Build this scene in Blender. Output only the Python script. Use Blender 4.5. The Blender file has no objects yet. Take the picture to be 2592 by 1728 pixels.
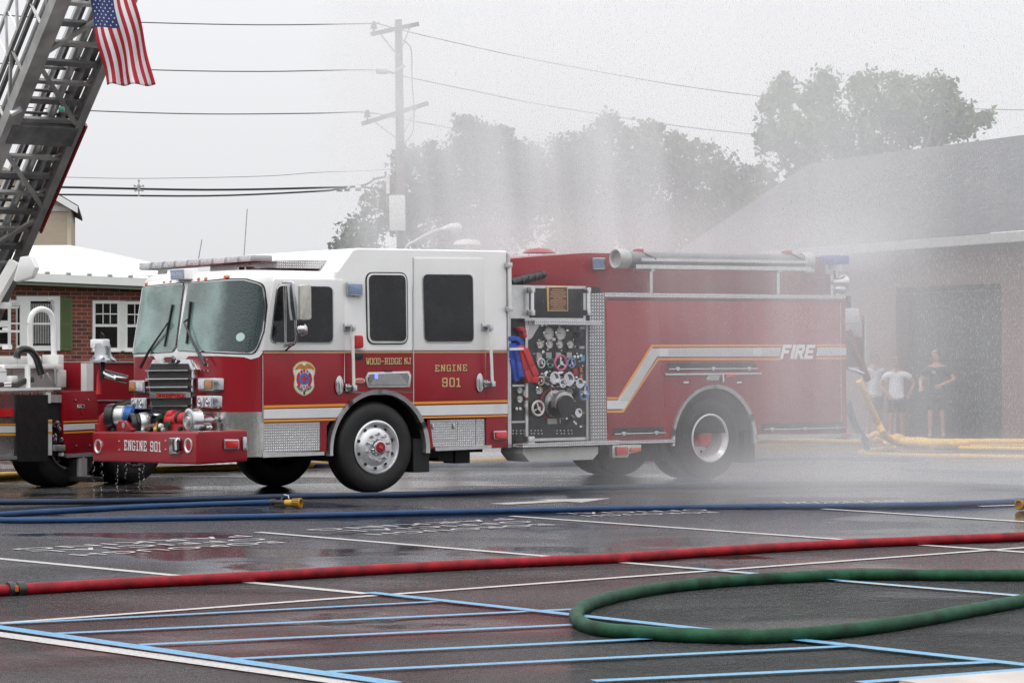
import bpy, bmesh, math, random
import numpy as np
from mathutils import Vector, Matrix
random.seed(7)
# ---------------------------------------------------------------- camera, world, sun, exposure
sc = bpy.context.scene
COL = sc.collection
FPX, CX, CY = 6920.6, 1296.0, 864.0           # focal length and centre in photo pixels (2592 x 1728)
CAMH, HOR, ROLL = 1.57, 908.0, 0.0035
PITCH = math.atan((HOR - CY) / FPX)
CAM = Vector((0, 0, CAMH))

def ray(px, py):
    x = px - CX; y = -(py - CY)
    c, s = math.cos(ROLL), math.sin(ROLL)
    x, y = x*c + y*s, -x*s + y*c
    cp, sp = math.cos(PITCH), math.sin(PITCH)
    return Vector((x/FPX, cp - y/FPX*sp, sp + y/FPX*cp))
cd = bpy.data.cameras.new('camera'); cam = bpy.data.objects.new('camera', cd); COL.objects.link(cam)
cd.sensor_width = 36; cd.lens = 36*FPX/2592; cd.clip_start = .5; cd.clip_end = 3000
fwd = ray(CX, CY).normalized(); rt = (ray(CX+100, CY) - ray(CX, CY)).normalized(); up = rt.cross(fwd)
M3 = Matrix((rt, up, -fwd)).transposed()
cam.matrix_world = Matrix.Translation(CAM) @ M3.to_4x4()
sc.camera = cam
SUN_EL, SUN_AZ = math.radians(64), math.radians(-28)    # sun high behind the camera's left shoulder, veiled
w = bpy.data.worlds.new('World'); sc.world = w; w.use_nodes = True
nt = w.node_tree; nt.nodes.clear()
out = nt.nodes.new('ShaderNodeOutputWorld'); bg = nt.nodes.new('ShaderNodeBackground')
sky = nt.nodes.new('ShaderNodeTexSky'); sky.sky_type = 'NISHITA'; sky.sun_disc = False
sky.sun_elevation = SUN_EL; sky.sun_rotation = math.pi - SUN_AZ; sky.air_density = 1; sky.dust_density = 6
hs = nt.nodes.new('ShaderNodeHueSaturation'); hs.inputs['Saturation'].default_value = .12
mx = nt.nodes.new('ShaderNodeMixRGB'); mx.inputs[0].default_value = .9
tc = nt.nodes.new('ShaderNodeTexCoord'); sx = nt.nodes.new('ShaderNodeSeparateXYZ')
mr = nt.nodes.new('ShaderNodeMapRange'); mr.inputs[1].default_value = 0; mr.inputs[2].default_value = 1
mr.inputs[3].default_value = 8.3; mr.inputs[4].default_value = 21
cb = nt.nodes.new('ShaderNodeCombineXYZ'); vm = nt.nodes.new('ShaderNodeVectorMath'); vm.operation = 'MULTIPLY'
vm.inputs[1].default_value = (.985, .99, 1.02)
L = nt.links.new
L(tc.outputs['Generated'], sx.inputs[0]); L(sx.outputs[2], mr.inputs[0])
for i in range(3): L(mr.outputs[0], cb.inputs[i])
L(cb.outputs[0], vm.inputs[0]); L(sky.outputs[0], hs.inputs['Color']); L(hs.outputs[0], mx.inputs[1]); L(vm.outputs[0], mx.inputs[2])
L(mx.outputs[0], bg.inputs[0]); bg.inputs[1].default_value = .1; L(bg.outputs[0], out.inputs[0])
sd_ = bpy.data.lights.new('sun', 'SUN'); sd_.energy = 1.25; sd_.angle = math.radians(14); sd_.color = (1, .97, .93)
so = bpy.data.objects.new('sun', sd_); COL.objects.link(so)
sdir = Vector((math.sin(SUN_AZ)*math.cos(SUN_EL), -math.cos(SUN_AZ)*math.cos(SUN_EL), math.sin(SUN_EL)))
so.rotation_euler = sdir.to_track_quat('Z', 'Y').to_euler()
sc.view_settings.view_transform = 'Standard'; sc.view_settings.look = 'None'
sc.view_settings.exposure = 0; sc.view_settings.gamma = 1; sc.view_settings.use_curve_mapping = False
sc.render.engine = 'CYCLES'; cy = sc.cycles
cy.use_denoising = True; cy.denoising_prefilter = 'NONE'; cy.max_bounces = 6; cy.diffuse_bounces = 3; cy.glossy_bounces = 3
cy.transmission_bounces = 4; cy.volume_bounces = 2; cy.transparent_max_bounces = 12
cy.volume_step_rate = 1.0; cy.volume_max_steps = 64; cy.caustics_reflective = False; cy.caustics_refractive = False

# ---------------------------------------------------------------- helpers
KR = dict(A=(0,0,.4846),B=(0,600,.42105),C=(200,600,.41467),D=(620,600,.42093),E=(1270,600,.38265),F=(1480,600,.42093),
 G=(2050,600,.42081),H=(800,0,.40816),I=(1700,100,.38267),J=(0,1150,.55272),K=(1292,1150,.55272),L=(0,1200,.36565),
 N=(2100,900,.22323),P=(340,880,.19558),Q=(700,880,.15306),R=(0,880,.24242),S=(200,1040,.15306),Z=(0,0,1.102),
 T=(0,1330,.30612),U=(740,1290,.28061),V=(1230,1240,.3699))
def uv(k, x, y): a = KR[k]; return a[0]+x*a[2], a[1]+y*a[2]
def hit(P0, N, k, x, y):
    r = ray(*uv(k, x, y)); return CAM + r*((P0-CAM).dot(N)/r.dot(N))
def gr(k, x, y, z=0.): return hit(Vector((0, 0, z)), Vector((0, 0, 1)), k, x, y)
def at(k, x, y, Y): return hit(Vector((0, Y, 0)), Vector((0, 1, 0)), k, x, y)
class Frame:
    """a vehicle or wall frame: t runs along its side, y into it, z up"""
    def __init__(s, O, deg):
        a = math.radians(deg); s.O = Vector(O); s.a = a
        s.U = Vector((math.cos(a), math.sin(a), 0)); s.V = Vector((-math.sin(a), math.cos(a), 0))
    def side(s, k, x, y, off=0.):
        p = hit(s.O + s.V*off, s.V, k, x, y) - s.O; return (p.dot(s.U), p.z)
    def front(s, k, x, y, t):
        p = hit(s.O + s.U*t, s.U, k, x, y) - s.O; return (p.dot(s.V), p.z)

def lin(c): return tuple(c) + (1,)
MATS = {}
def mat(name, col, rough=.5, metal=0., coat=0., spec=.5, var=0., vscale=6., bump=0., bscale=40., bst=(1,1,1), trans=0., emit=None, alpha=None, rvar=0.):
    m = bpy.data.materials.new(name); m.use_nodes = True; n = m.node_tree; b = n.nodes['Principled BSDF']
    b.inputs['Base Color'].default_value = lin(col); b.inputs['Roughness'].default_value = rough
    b.inputs['Metallic'].default_value = metal; b.inputs['Coat Weight'].default_value = coat; b.inputs['Coat Roughness'].default_value = .05
    b.inputs['Specular IOR Level'].default_value = spec; b.inputs['Transmission Weight'].default_value = trans
    if alpha is not None: b.inputs['Alpha'].default_value = alpha
    if emit: b.inputs['Emission Color'].default_value = lin(emit[:3]); b.inputs['Emission Strength'].default_value = emit[3]
    tcn = n.nodes.new('ShaderNodeTexCoord')
    if var or rvar:
        no = n.nodes.new('ShaderNodeTexNoise'); no.inputs['Scale'].default_value = vscale; no.inputs['Detail'].default_value = 6
        n.links.new(tcn.outputs['Object'], no.inputs['Vector'])
    if var:
        r = n.nodes.new('ShaderNodeMapRange'); r.inputs[1].default_value = .3; r.inputs[2].default_value = .7
        r.inputs[3].default_value = 1-var; r.inputs[4].default_value = 1+var
        v = n.nodes.new('ShaderNodeVectorMath'); v.operation = 'SCALE'; v.inputs[0].default_value = col
        n.links.new(no.outputs['Fac'], r.inputs[0]); n.links.new(r.outputs[0], v.inputs['Scale']); n.links.new(v.outputs[0], b.inputs['Base Color'])
    if rvar:
        r = n.nodes.new('ShaderNodeMapRange'); r.inputs[1].default_value = .35; r.inputs[2].default_value = .65
        r.inputs[3].default_value = rough; r.inputs[4].default_value = rough+rvar
        n.links.new(no.outputs['Fac'], r.inputs[0]); n.links.new(r.outputs[0], b.inputs['Roughness'])
    if bump:
        no2 = n.nodes.new('ShaderNodeTexNoise'); no2.inputs['Scale'].default_value = bscale; no2.inputs['Detail'].default_value = 3
        mp = n.nodes.new('ShaderNodeMapping'); mp.inputs['Scale'].default_value = bst
        bu = n.nodes.new('ShaderNodeBump'); bu.inputs['Strength'].default_value = bump; bu.inputs['Distance'].default_value = .02
        n.links.new(tcn.outputs['Object'], mp.inputs[0]); n.links.new(mp.outputs[0], no2.inputs['Vector'])
        n.links.new(no2.outputs['Fac'], bu.inputs['Height']); n.links.new(bu.outputs[0], b.inputs['Normal'])
    MATS[name] = m; return m
RED = mat('red_paint', (.265,.005,.013), .28, coat=.12, spec=.4, var=.08, vscale=2, bump=.05, bscale=120)
WHITE = mat('white_paint', (.82,.82,.81), .25, coat=.6, var=.03, vscale=3)
WHITE2 = mat('dull_white_paint', (.72,.72,.69), .4, var=.08, vscale=5)
CHROME = mat('chrome', (.6,.6,.62), .14, metal=1, var=.05)
ALU = mat('brushed_aluminium', (.6,.6,.6), .33, metal=.9, var=.12, vscale=8, bump=.1, bscale=30, bst=(1,1,6))
STEEL = mat('stainless_steel', (.55,.54,.52), .22, metal=.95, var=.15, vscale=5, bump=.12, bscale=5, bst=(3,3,.6))
GREYM = mat('grey_metal', (.42,.42,.41), .4, metal=.35, var=.1)
BLACK = mat('black_plastic', (.012,.012,.013), .35, var=.2)
RUBBER = mat('tyre_rubber', (.010,.010,.010), .55, var=.25, vscale=10, bump=.1, bscale=60)
RIMM = mat('polished_aluminium', (.75,.75,.76), .3, metal=.6, coat=.5, var=.08)
RIMD = mat('bright_aluminium', (.72,.72,.73), .35, metal=.15, coat=.5, var=.1)
DARK = mat('dark_underbody', (.01,.01,.011), .7, var=.3)
PANEL = mat('black_pump_panel', (.014,.014,.015), .3, var=.2)
TINT = mat('tinted_glass', (.012,.013,.014), .07, spec=.5, var=.7, vscale=2.5, bump=.05, bscale=60)
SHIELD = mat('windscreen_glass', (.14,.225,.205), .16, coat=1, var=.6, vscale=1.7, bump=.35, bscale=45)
SILVER = mat('silver_reflective', (.68,.69,.7), .35, var=.03)
SILVG = mat('silver_line', (.3,.28,.29), .4)
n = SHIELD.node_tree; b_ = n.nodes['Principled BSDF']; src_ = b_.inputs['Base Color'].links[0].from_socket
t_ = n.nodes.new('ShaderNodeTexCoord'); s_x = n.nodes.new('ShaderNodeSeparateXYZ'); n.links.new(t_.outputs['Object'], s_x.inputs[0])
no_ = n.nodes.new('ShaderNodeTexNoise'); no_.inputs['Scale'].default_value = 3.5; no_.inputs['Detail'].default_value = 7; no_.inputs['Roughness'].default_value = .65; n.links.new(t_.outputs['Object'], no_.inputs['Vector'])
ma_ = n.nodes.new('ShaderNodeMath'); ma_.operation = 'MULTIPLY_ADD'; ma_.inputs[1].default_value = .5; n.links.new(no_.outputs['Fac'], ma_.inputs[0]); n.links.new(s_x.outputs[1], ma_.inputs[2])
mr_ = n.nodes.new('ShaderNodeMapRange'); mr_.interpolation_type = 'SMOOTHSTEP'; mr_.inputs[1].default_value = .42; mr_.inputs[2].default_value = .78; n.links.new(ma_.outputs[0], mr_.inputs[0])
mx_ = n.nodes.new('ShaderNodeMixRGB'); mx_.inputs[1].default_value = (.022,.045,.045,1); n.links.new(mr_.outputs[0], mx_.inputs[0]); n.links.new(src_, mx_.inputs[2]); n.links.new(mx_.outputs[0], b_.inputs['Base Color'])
ORANGE = mat('orange_stripe', (.74,.31,.025), .35); FWHITE = mat('reflective_white', (.86,.86,.87), .4)
GOLD = mat('gold_leaf', (.62,.44,.2), .35, var=.15, vscale=60)
GOLDD = mat('gold_shade', (.03,.015,.01), .4)
LRED = mat('red_lens', (.55,.01,.012), .15, coat=1, var=.2, vscale=40)
LAMB = mat('amber_lens', (.35,.13,.015), .15, coat=1, var=.25, vscale=40)
LORA = mat('orange_lens', (.55,.1,.02), .2, coat=1)
LBLUE = mat('blue_lens', (.2,.27,.42), .15, coat=1, var=.25, vscale=60)
LDBLUE = mat('deep_blue_lens', (.06,.1,.4), .15, coat=1, var=.2, vscale=60)
LCLR = mat('clear_lens', (.55,.56,.58), .08, metal=.3, coat=1, var=.3, vscale=30)
BLUEL = mat('blue_warning_led', (.1,.1,.8), .3, emit=(.15,.2,1,2.0))
BLUEH = mat('blue_hose_jacket', (.009,.045,.13), .5, coat=0, spec=.35, var=.25, vscale=5, bump=.3, bscale=160)
NAVYH = mat('dark_blue_hose_jacket', (.01,.025,.06), .5, coat=0, spec=.35, var=.25, vscale=5, bump=.3, bscale=160)
REDH = mat('red_hose_jacket', (.22,.003,.009), .55, coat=0, spec=.3, var=.5, vscale=9, bump=.3, bscale=160)
GREENH = mat('green_hose_jacket', (.008,.052,.024), .6, coat=0, spec=.25, var=.55, vscale=9, bump=.3, bscale=160)
YELH = mat('yellow_hose_jacket', (.72,.42,.06), .5, var=.15, vscale=5, bump=.3, bscale=120)
CRED = mat('red_fabric', (.5,.02,.03), .6, var=.2); CBLUE = mat('blue_fabric', (.02,.07,.4), .6, var=.2)
WOOD = mat('weathered_wood', (.2,.17,.14), .8, var=.25, vscale=4, bst=(8,8,.5), bump=.4, bscale=10)
CABLE = mat('black_cable', (.02,.025,.035), .5); THINW = mat('grey_wire', (.13,.135,.14), .5)
BRONZE = mat('bronze', (.13,.07,.045), .35, metal=.6, var=.4, vscale=50)
SKIN = mat('skin', (.5,.27,.19), .5, var=.08); SKIN2 = mat('tan_skin', (.34,.17,.11), .5, var=.08)
HAIR = mat('dark_hair', (.015,.012,.01), .6, var=.3, vscale=60)
CWHITE = mat('white_cotton', (.62,.63,.66), .8, var=.08, bump=.4, bscale=9); CNAVY = mat('navy_cotton', (.015,.02,.04), .8, var=.2, bump=.4, bscale=9)
CDARK = mat('dark_shorts_cloth', (.03,.03,.035), .8, var=.2)
def diamond(name, col=(.62,.62,.62), sc_=26., k0=.6, k1=.3):
    m = mat(name, col, .24, metal=.9, var=.08); n = m.node_tree; b = n.nodes['Principled BSDF']
    t = n.nodes.new('ShaderNodeTexCoord'); s = n.nodes.new('ShaderNodeSeparateXYZ'); n.links.new(t.outputs['Object'], s.inputs[0])
    def mth(op, a, b_=None, c=None):
        q = n.nodes.new('ShaderNodeMath'); q.operation = op
        for i, v in enumerate((a, b_, c)):
            if v is None: continue
            if isinstance(v, (int, float)): q.inputs[i].default_value = v
            else: n.links.new(v, q.inputs[i])
        return q.outputs[0]
    u = mth('ADD', s.outputs[0], s.outputs[1])
    a = mth('SINE', mth('MULTIPLY', mth('ADD', u, s.outputs[2]), sc_*math.pi)); c = mth('SINE', mth('MULTIPLY', mth('SUBTRACT', u, s.outputs[2]), sc_*math.pi))
    p = mth('MAXIMUM', mth('MULTIPLY', a, c), .0)
    t_mr = None
    p = mth('SMOOTH_MIN', mth('POWER', mth('MULTIPLY', p, 1.5), 3.0), 1.0, .1)
    bu = n.nodes.new('ShaderNodeBump'); bu.inputs['Strength'].default_value = .7; bu.inputs['Distance'].default_value = .008
    k_ = mth('MULTIPLY_ADD', p, k1, k0); vs_ = n.nodes.new('ShaderNodeVectorMath'); vs_.operation = 'SCALE'; vs_.inputs[0].default_value = (.8,.8,.81); n.links.new(k_, vs_.inputs['Scale']); n.links.new(vs_.outputs[0], b.inputs['Base Color'])
    n.links.new(p, bu.inputs['Height']); n.links.new(bu.outputs[0], b.inputs['Normal'])
    return m
DIAM = diamond('diamond_plate', sc_=34.); DIAM2 = diamond('coarse_diamond_plate', sc_=24., k0=.32, k1=.7)

def link(name, me, parent=None):
    o = bpy.data.objects.new(name, me); COL.objects.link(o)
    if parent: o.parent = parent
    return o
def tag(o, label=None, cat=None, group=None, kind=None):
    for k, v in (('label', label), ('category', cat), ('group', group), ('kind', kind)):
        if v: o[k] = v
    return o
def empty(name, loc=(0,0,0), rz=0.):
    o = bpy.data.objects.new(name, None); COL.objects.link(o); o.location = loc; o.rotation_euler = (0,0,rz); return o

def rpoly(pts, r, n=4):
    """round the corners of a 2D polygon; r may be a list"""
    out_ = []; m = len(pts)
    for i in range(m):
        p = Vector(pts[i]).to_2d(); a = Vector(pts[i-1]).to_2d(); b = Vector(pts[(i+1) % m]).to_2d()
        rr = r[i] if isinstance(r, (list, tuple)) else r
        if rr <= 0: out_.append(tuple(p)); continue
        da = (a-p).normalized(); db = (b-p).normalized()
        th = max(.05, da.angle(db)); d = min(rr/math.tan(th/2), (a-p).length*.49, (b-p).length*.49)
        p1, p2 = p+da*d, p+db*d
        for j in range(n+1):
            u = j/n; out_.append(tuple(p1*(1-u)**2 + p*2*u*(1-u) + p2*u*u))
    return out_
def rect(a, b, c, d): return [(a,c),(b,c),(b,d),(a,d)]
class MB:
    def __init__(s): s.bm = bmesh.new(); s.mi = 0
    def face(s, pts):
        vs = [s.bm.verts.new(p) for p in pts]
        try: f = s.bm.faces.new(vs); f.material_index = s.mi; return f
        except ValueError: return None
    def hull8(s, p):
        v = [s.bm.verts.new(q) for q in p]
        for q in ((0,1,2,3),(7,6,5,4),(0,4,5,1),(1,5,6,2),(2,6,7,3),(3,7,4,0)):
            f = s.bm.faces.new([v[i] for i in q]); f.material_index = s.mi
        return s
    def box(s, x0, x1, y0, y1, z0, z1):
        return s.hull8([(x0,y0,z0),(x1,y0,z0),(x1,y1,z0),(x0,y1,z0),(x0,y0,z1),(x1,y0,z1),(x1,y1,z1),(x0,y1,z1)])
    def bar(s, p0, p1, w_, h, upv=(0,0,1)):
        p0, p1 = Vector(p0), Vector(p1); d = (p1-p0).normalized(); u = Vector(upv)
        if abs(d.dot(u)) > .98: u = Vector((1,0,0))
        a = d.cross(u).normalized()*w_/2; b = a.cross(d).normalized()*h/2
        return s.hull8([p0-a-b, p0+a-b, p1+a-b, p1-a-b, p0-a+b, p0+a+b, p1+a+b, p1-a+b])
    def prism(s, pts, f, d0, d1):
        """f(u, v, depth) -> 3D"""
        a = [s.bm.verts.new(f(u, v, d0)) for u, v in pts]; b = [s.bm.verts.new(f(u, v, d1)) for u, v in pts]
        n = len(pts); fs = [s.bm.faces.new(a), s.bm.faces.new(b[::-1])]
        for i in range(n): fs.append(s.bm.faces.new([a[i], b[i], b[(i+1) % n], a[(i+1) % n]]))
        for q in fs: q.material_index = s.mi
        return s
    def side(s, pts, y0, y1): return s.prism(pts, lambda u, v, d: (u, d, v), y0, y1)
    def front(s, pts, t0, t1): return s.prism(pts, lambda u, v, d: (d, u, v), t0, t1)
    def flat(s, pts, z0, z1): return s.prism(pts, lambda u, v, d: (u, v, d), z0, z1)
    def tube(s, pts, r, n=8, cap=True):
        pts = [Vector(p) for p in pts]; rings = []
        prev = None
        for i, p in enumerate(pts):
            d = (pts[min(i+1, len(pts)-1)] - pts[max(i-1, 0)]).normalized()
            if prev is None:
                a = Vector((0,0,1)) if abs(d.z) < .9 else Vector((1,0,0)); a = (a - d*a.dot(d)).normalized()
            else: a = (prev - d*prev.dot(d)).normalized()
            prev = a; b = d.cross(a); rr = r[i] if isinstance(r, (list, tuple)) else r
            rings.append([s.bm.verts.new(p + (a*math.cos(2*math.pi*j/n) + b*math.sin(2*math.pi*j/n))*rr) for j in range(n)])
        for i in range(len(rings)-1):
            for j in range(n):
                f = s.bm.faces.new([rings[i][j], rings[i][(j+1) % n], rings[i+1][(j+1) % n], rings[i+1][j]]); f.material_index = s.mi
        if cap:
            for q in (rings[0][::-1], rings[-1]):
                f = s.bm.faces.new(q); f.material_index = s.mi
        return s
    def cyl(s, p0, p1, r0, r1=None, n=16): return s.tube([p0, p1], [r0, r0 if r1 is None else r1], n)
    def lathe(s, prof, o, ax='y', n=32, e=1.):
        """prof: (radius, h along the axis)"""
        o = Vector(o); A = {'y': (Vector((1,0,0)), Vector((0,0,1)), Vector((0,1,0))), 'x': (Vector((0,1,0)), Vector((0,0,1)), Vector((1,0,0))), 'z': (Vector((1,0,0)), Vector((0,1,0)), Vector((0,0,1)))}[ax] if isinstance(ax, str) else ax
        rings = [[s.bm.verts.new(o + A[0]*r*math.cos(2*math.pi*j/n) + A[1]*r*e*math.sin(2*math.pi*j/n) + A[2]*h) for j in range(n)] for r, h in prof]
        for i in range(len(rings)-1):
            for j in range(n):
                f = s.bm.faces.new([rings[i][j], rings[i][(j+1) % n], rings[i+1][(j+1) % n], rings[i+1][j]]); f.material_index = s.mi
        return s
    def build(s, name, m, parent=None, bevel=0., smooth=True, angle=35, seg=2):
        bmesh.ops.remove_doubles(s.bm, verts=s.bm.verts, dist=1e-5)
        bmesh.ops.recalc_face_normals(s.bm, faces=s.bm.faces)
        if bevel:
            es = [e for e in s.bm.edges if len(e.link_faces) == 2 and e.calc_face_angle(0) > math.radians(40)]
            bmesh.ops.bevel(s.bm, geom=es, offset=bevel, segments=seg, affect='EDGES', profile=.6, clamp_overlap=True)
        me = bpy.data.meshes.new(name); s.bm.to_mesh(me); s.bm.free()
        for q in (m if isinstance(m, (list, tuple)) else [m]): me.materials.append(q)
        if smooth:
            me.polygons.foreach_set('use_smooth', [True]*len(me.polygons)); me.set_sharp_from_angle(angle=math.radians(angle))
        me.update()
        return link(name, me, parent)

# slab-serif block lettering ------------------------------------------------
def glyph(ch):
    """rectangles/quads of a slab letter in a 1 x 1.6 cell"""
    S, Hh, W_ = .21, 1.6, 1.0
    V = lambda x, a=0, b=Hh: [(x,a),(x+S,a),(x+S,b),(x,b)]
    Hb = lambda y, a=0, b=W_: [(a,y),(b,y),(b,y+S),(a,y+S)]
    q = []
    e = .07
    if ch == 'E': q = [V(.12), Hb(0), Hb(Hh-S), Hb(.68,.12,.72), [(.82,S),(1,S),(1,.5),(.82,.5)], [(.82,1.1),(1,1.1),(1,1.4),(.82,1.4)]]
    elif ch == 'F': q = [V(.12), Hb(Hh-S), Hb(.68,.12,.72), [(.82,1.1),(1,1.1),(1,1.4),(.82,1.4)], Hb(0,0,.5)]
    elif ch == 'N': q = [V(.06,0,Hh-.012), V(.75,.012,Hh-.012), [(.06,Hh),(.30,Hh),(.96,0),(.72,0)], Hb(0,0,.34), Hb(Hh-.16,.64,1.04)]
    elif ch == 'G': q = [V(0,.15,Hh-.15), Hb(0,.1,.9), Hb(Hh-S,.1,.9), V(.76,.15,.75), V(.76,1.1,1.45), Hb(.6,.5,1)]
    elif ch == 'I': q = [V(.38), Hb(0,.15,.85), Hb(Hh-S,.15,.85)]
    elif ch == '1': q = [V(.4), Hb(0,.15,.85), [(.12,1.22),(.4,1.34),(.4,Hh),(.12,1.42)]]
    elif ch in 'O0': q = [V(0,.15,Hh-.15), V(.76,.15,Hh-.15), Hb(0,.1,.9), Hb(Hh-S,.1,.9)]
    elif ch == '9': q = [V(0,.85,Hh-.15), V(.76,.15,Hh-.15), Hb(0,.1,.9), Hb(Hh-S,.1,.9), Hb(.68,.1,.9), V(0,.12,.5)]
    elif ch == 'D': q = [V(.1), V(.76,.2,Hh-.2), Hb(0,0,.88), Hb(Hh-S,0,.88)]
    elif ch == 'R': q = [V(.1), V(.74,.85,Hh-.15), Hb(Hh-S,0,.88), Hb(.68,.1,.88), [(.48,.7),(.76,.7),(1,0),(.72,0)], Hb(0,0,.46)]
    elif ch == 'W': q = [[(0,Hh),(.24,Hh),(.4,0),(.18,0)], [(1,Hh),(.76,Hh),(.6,0),(.82,0)], [(.4,0),(.3,.1),(.42,1.1),(.58,1.1),(.7,.1),(.6,0),(.5,.6)], Hb(Hh-.2,-.08,.4), Hb(Hh-.2,.6,1.08)]
    elif ch == 'J': q = [V(.6,.15,Hh), Hb(0,.1,.78), V(0,.15,.55), Hb(Hh-.22,.35,1.05)]
    elif ch == 'K': q = [V(.1), [(.34,.7),(.34,.95),(.72,Hh),(1,Hh)], [(.34,.95),(.55,1.05),(1,0),(.72,0)]]
    elif ch == '-': q = [Hb(.68,.1,.9)]
    return q
def slab(mb, text, u0, u1, v0, v1, place, d0, d1, gap=.22, shear=0., step=0.):
    """letters of text laid from u0..u1, v0..v1 (v may vary by step along u)"""
    n = len(text); adv = []
    x = 0
    for ch in text:
        adv.append(x); x += (.55 if ch == ' ' else .72 if ch in 'I1' else 1) + gap
    tot = x - gap; k = (u1-u0)/tot; kv = (v1-v0)/1.6
    for ch, a in zip(text, adv):
        off = -.14 if ch in 'I1' else 0
        for i, q in enumerate(glyph(ch)):
            e = i*.00005*(1 if d1 > d0 else -1)
            pts = [(u0+(a+off+px)*k + py*kv*shear, v0+py*kv + step*(a/tot)) for px, py in q]
            mb.prism(pts, place, d0, d1+e)

# ---------------------------------------------------------------- ground
def ground_mat():
    m = bpy.data.materials.new('wet_asphalt'); m.use_nodes = True; n = m.node_tree; b = n.nodes['Principled BSDF']; k = n.links.new
    t = n.nodes.new('ShaderNodeTexCoord')
    def noise(scale, det=4, st=(1,1,1), ro=.5):
        mp = n.nodes.new('ShaderNodeMapping'); mp.inputs['Scale'].default_value = st; no = n.nodes.new('ShaderNodeTexNoise'); no.inputs['Roughness'].default_value = ro
        no.inputs['Scale'].default_value = scale; no.inputs['Detail'].default_value = det
        k(t.outputs['Object'], mp.inputs[0]); k(mp.outputs[0], no.inputs['Vector']); return no.outputs['Fac']
    def rng(v, a, b_, c, d):
        r = n.nodes.new('ShaderNodeMapRange'); r.inputs[1].default_value = a; r.inputs[2].default_value = b_; r.inputs[3].default_value = c; r.inputs[4].default_value = d
        k(v, r.inputs[0]); return r.outputs[0]
    big = noise(.4, 5, (.8,1.3,1)); fine = noise(70, 3); grain = noise(26, 9, (1,1,1), .9)
    cr = n.nodes.new('ShaderNodeVectorMath'); cr.operation = 'SCALE'; cr.inputs[0].default_value = (.034,.033,.035)
    mu = n.nodes.new('ShaderNodeMath'); mu.operation = 'MULTIPLY'
    k(rng(big, .3, .7, .7, 1.4), mu.inputs[0]); k(rng(grain, .40, .60, .05, 2.4), mu.inputs[1]); k(mu.outputs[0], cr.inputs['Scale']); k(cr.outputs[0], b.inputs['Base Color'])
    k(rng(big, .42, .6, .03, .16), b.inputs['Roughness'])
    b.inputs['IOR'].default_value = 1.5; b.inputs['Specular IOR Level'].default_value = .5
    b1 = n.nodes.new('ShaderNodeBump'); b1.inputs['Distance'].default_value = .004
    k(rng(big, .42, .62, .1, .5), b1.inputs['Strength']); k(fine, b1.inputs['Height'])
    b2 = n.nodes.new('ShaderNodeBump'); b2.inputs['Distance'].default_value = GR_D
    sp_ = n.nodes.new('ShaderNodeSeparateXYZ'); k(t.outputs['Object'], sp_.inputs[0])
    ad = n.nodes.new('ShaderNodeMath'); ad.operation = 'ADD'; k(big, ad.inputs[0]); k(rng(sp_.outputs[1], 17, 23, .10, -.06), ad.inputs[1])
    k(rng(ad.outputs[0], .40, .56, GR_B0, GR_B1), b2.inputs['Strength'])
    k(noise(6, 8, (1.2,.8,1), .7), b2.inputs['Height']); k(b1.outputs[0], b2.inputs['Normal']); k(b2.outputs[0], b.inputs['Normal'])
    return m
GR_B0, GR_B1, GR_D = .025, 1.0, .12
ASPH = ground_mat()
g = MB(); g.face([(-400,-60,0),(400,-60,0),(400,900,0),(-400,900,0)])
tag(g.build('ground', ASPH, smooth=False), kind='structure')
def paint(name, col):
    m = mat(name, col, .3, bump=.25, bscale=90); n = m.node_tree; b = n.nodes['Principled BSDF']; t = n.nodes.new('ShaderNodeTexCoord')
    no = n.nodes.new('ShaderNodeTexNoise'); no.inputs['Scale'].default_value = 38; no.inputs['Detail'].default_value = 8; no.inputs['Roughness'].default_value = .7; n.links.new(t.outputs['Object'], no.inputs['Vector'])
    r = n.nodes.new('ShaderNodeMapRange'); r.inputs[1].default_value = .52; r.inputs[2].default_value = .66; n.links.new(no.outputs['Fac'], r.inputs[0])
    mx_ = n.nodes.new('ShaderNodeMixRGB'); mx_.inputs[1].default_value = lin(col); mx_.inputs[2].default_value = lin([c*.35+.01 for c in col]); n.links.new(r.outputs[0], mx_.inputs[0]); n.links.new(mx_.outputs[0], b.inputs['Base Color']); return m
PWHITE = paint('white_road_paint', (.5,.49,.47)); PBLUE = paint('blue_road_paint', (.09,.32,.53)); KERBM = mat('pale_concrete', (.45,.4,.37), .6, var=.12, vscale=3, bump=.3, bscale=80)
lvl = [.004]
def strip(mb, a, b, wd, z):
    a, b = Vector(a), Vector(b); d = (b-a); d.z = 0; d.normalize(); n_ = Vector((-d.y, d.x, 0))*wd/2
    mb.face([(p.x, p.y, z) for p in (a-n_, b-n_, b+n_, a+n_)])
def lines(name, m, segs, z):
    for i, (a, b, wd) in enumerate(segs):
        mb = MB(); strip(mb, gr(*a), gr(*b), wd, z + i*.0006); tag(mb.build(name, m, smooth=False), kind='structure')
lines('white_bay_line', PWHITE, [(('J',-100,468),('J',1680,638),.1),(('J',1180,356),('K',2500,661),.1),(('K',5,283),('K',2500,459),.1),
  (('K',1430,250),('K',2500,318),.1),(('J',-100,783),('K',2500,417),.085),(('J',-100,813),('J',1750,1071),.15),
  (('K',-1000,-30),('K',-400,-28),.1),(('N',730,1078),('N',1400,1085),.1),(('N',0,1205),('N',850,1222),.1),(('N',1400,1195),('N',2204,1188),.12),
  (('K',2150,240),('K',2500,229),.1)], .004)
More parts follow.
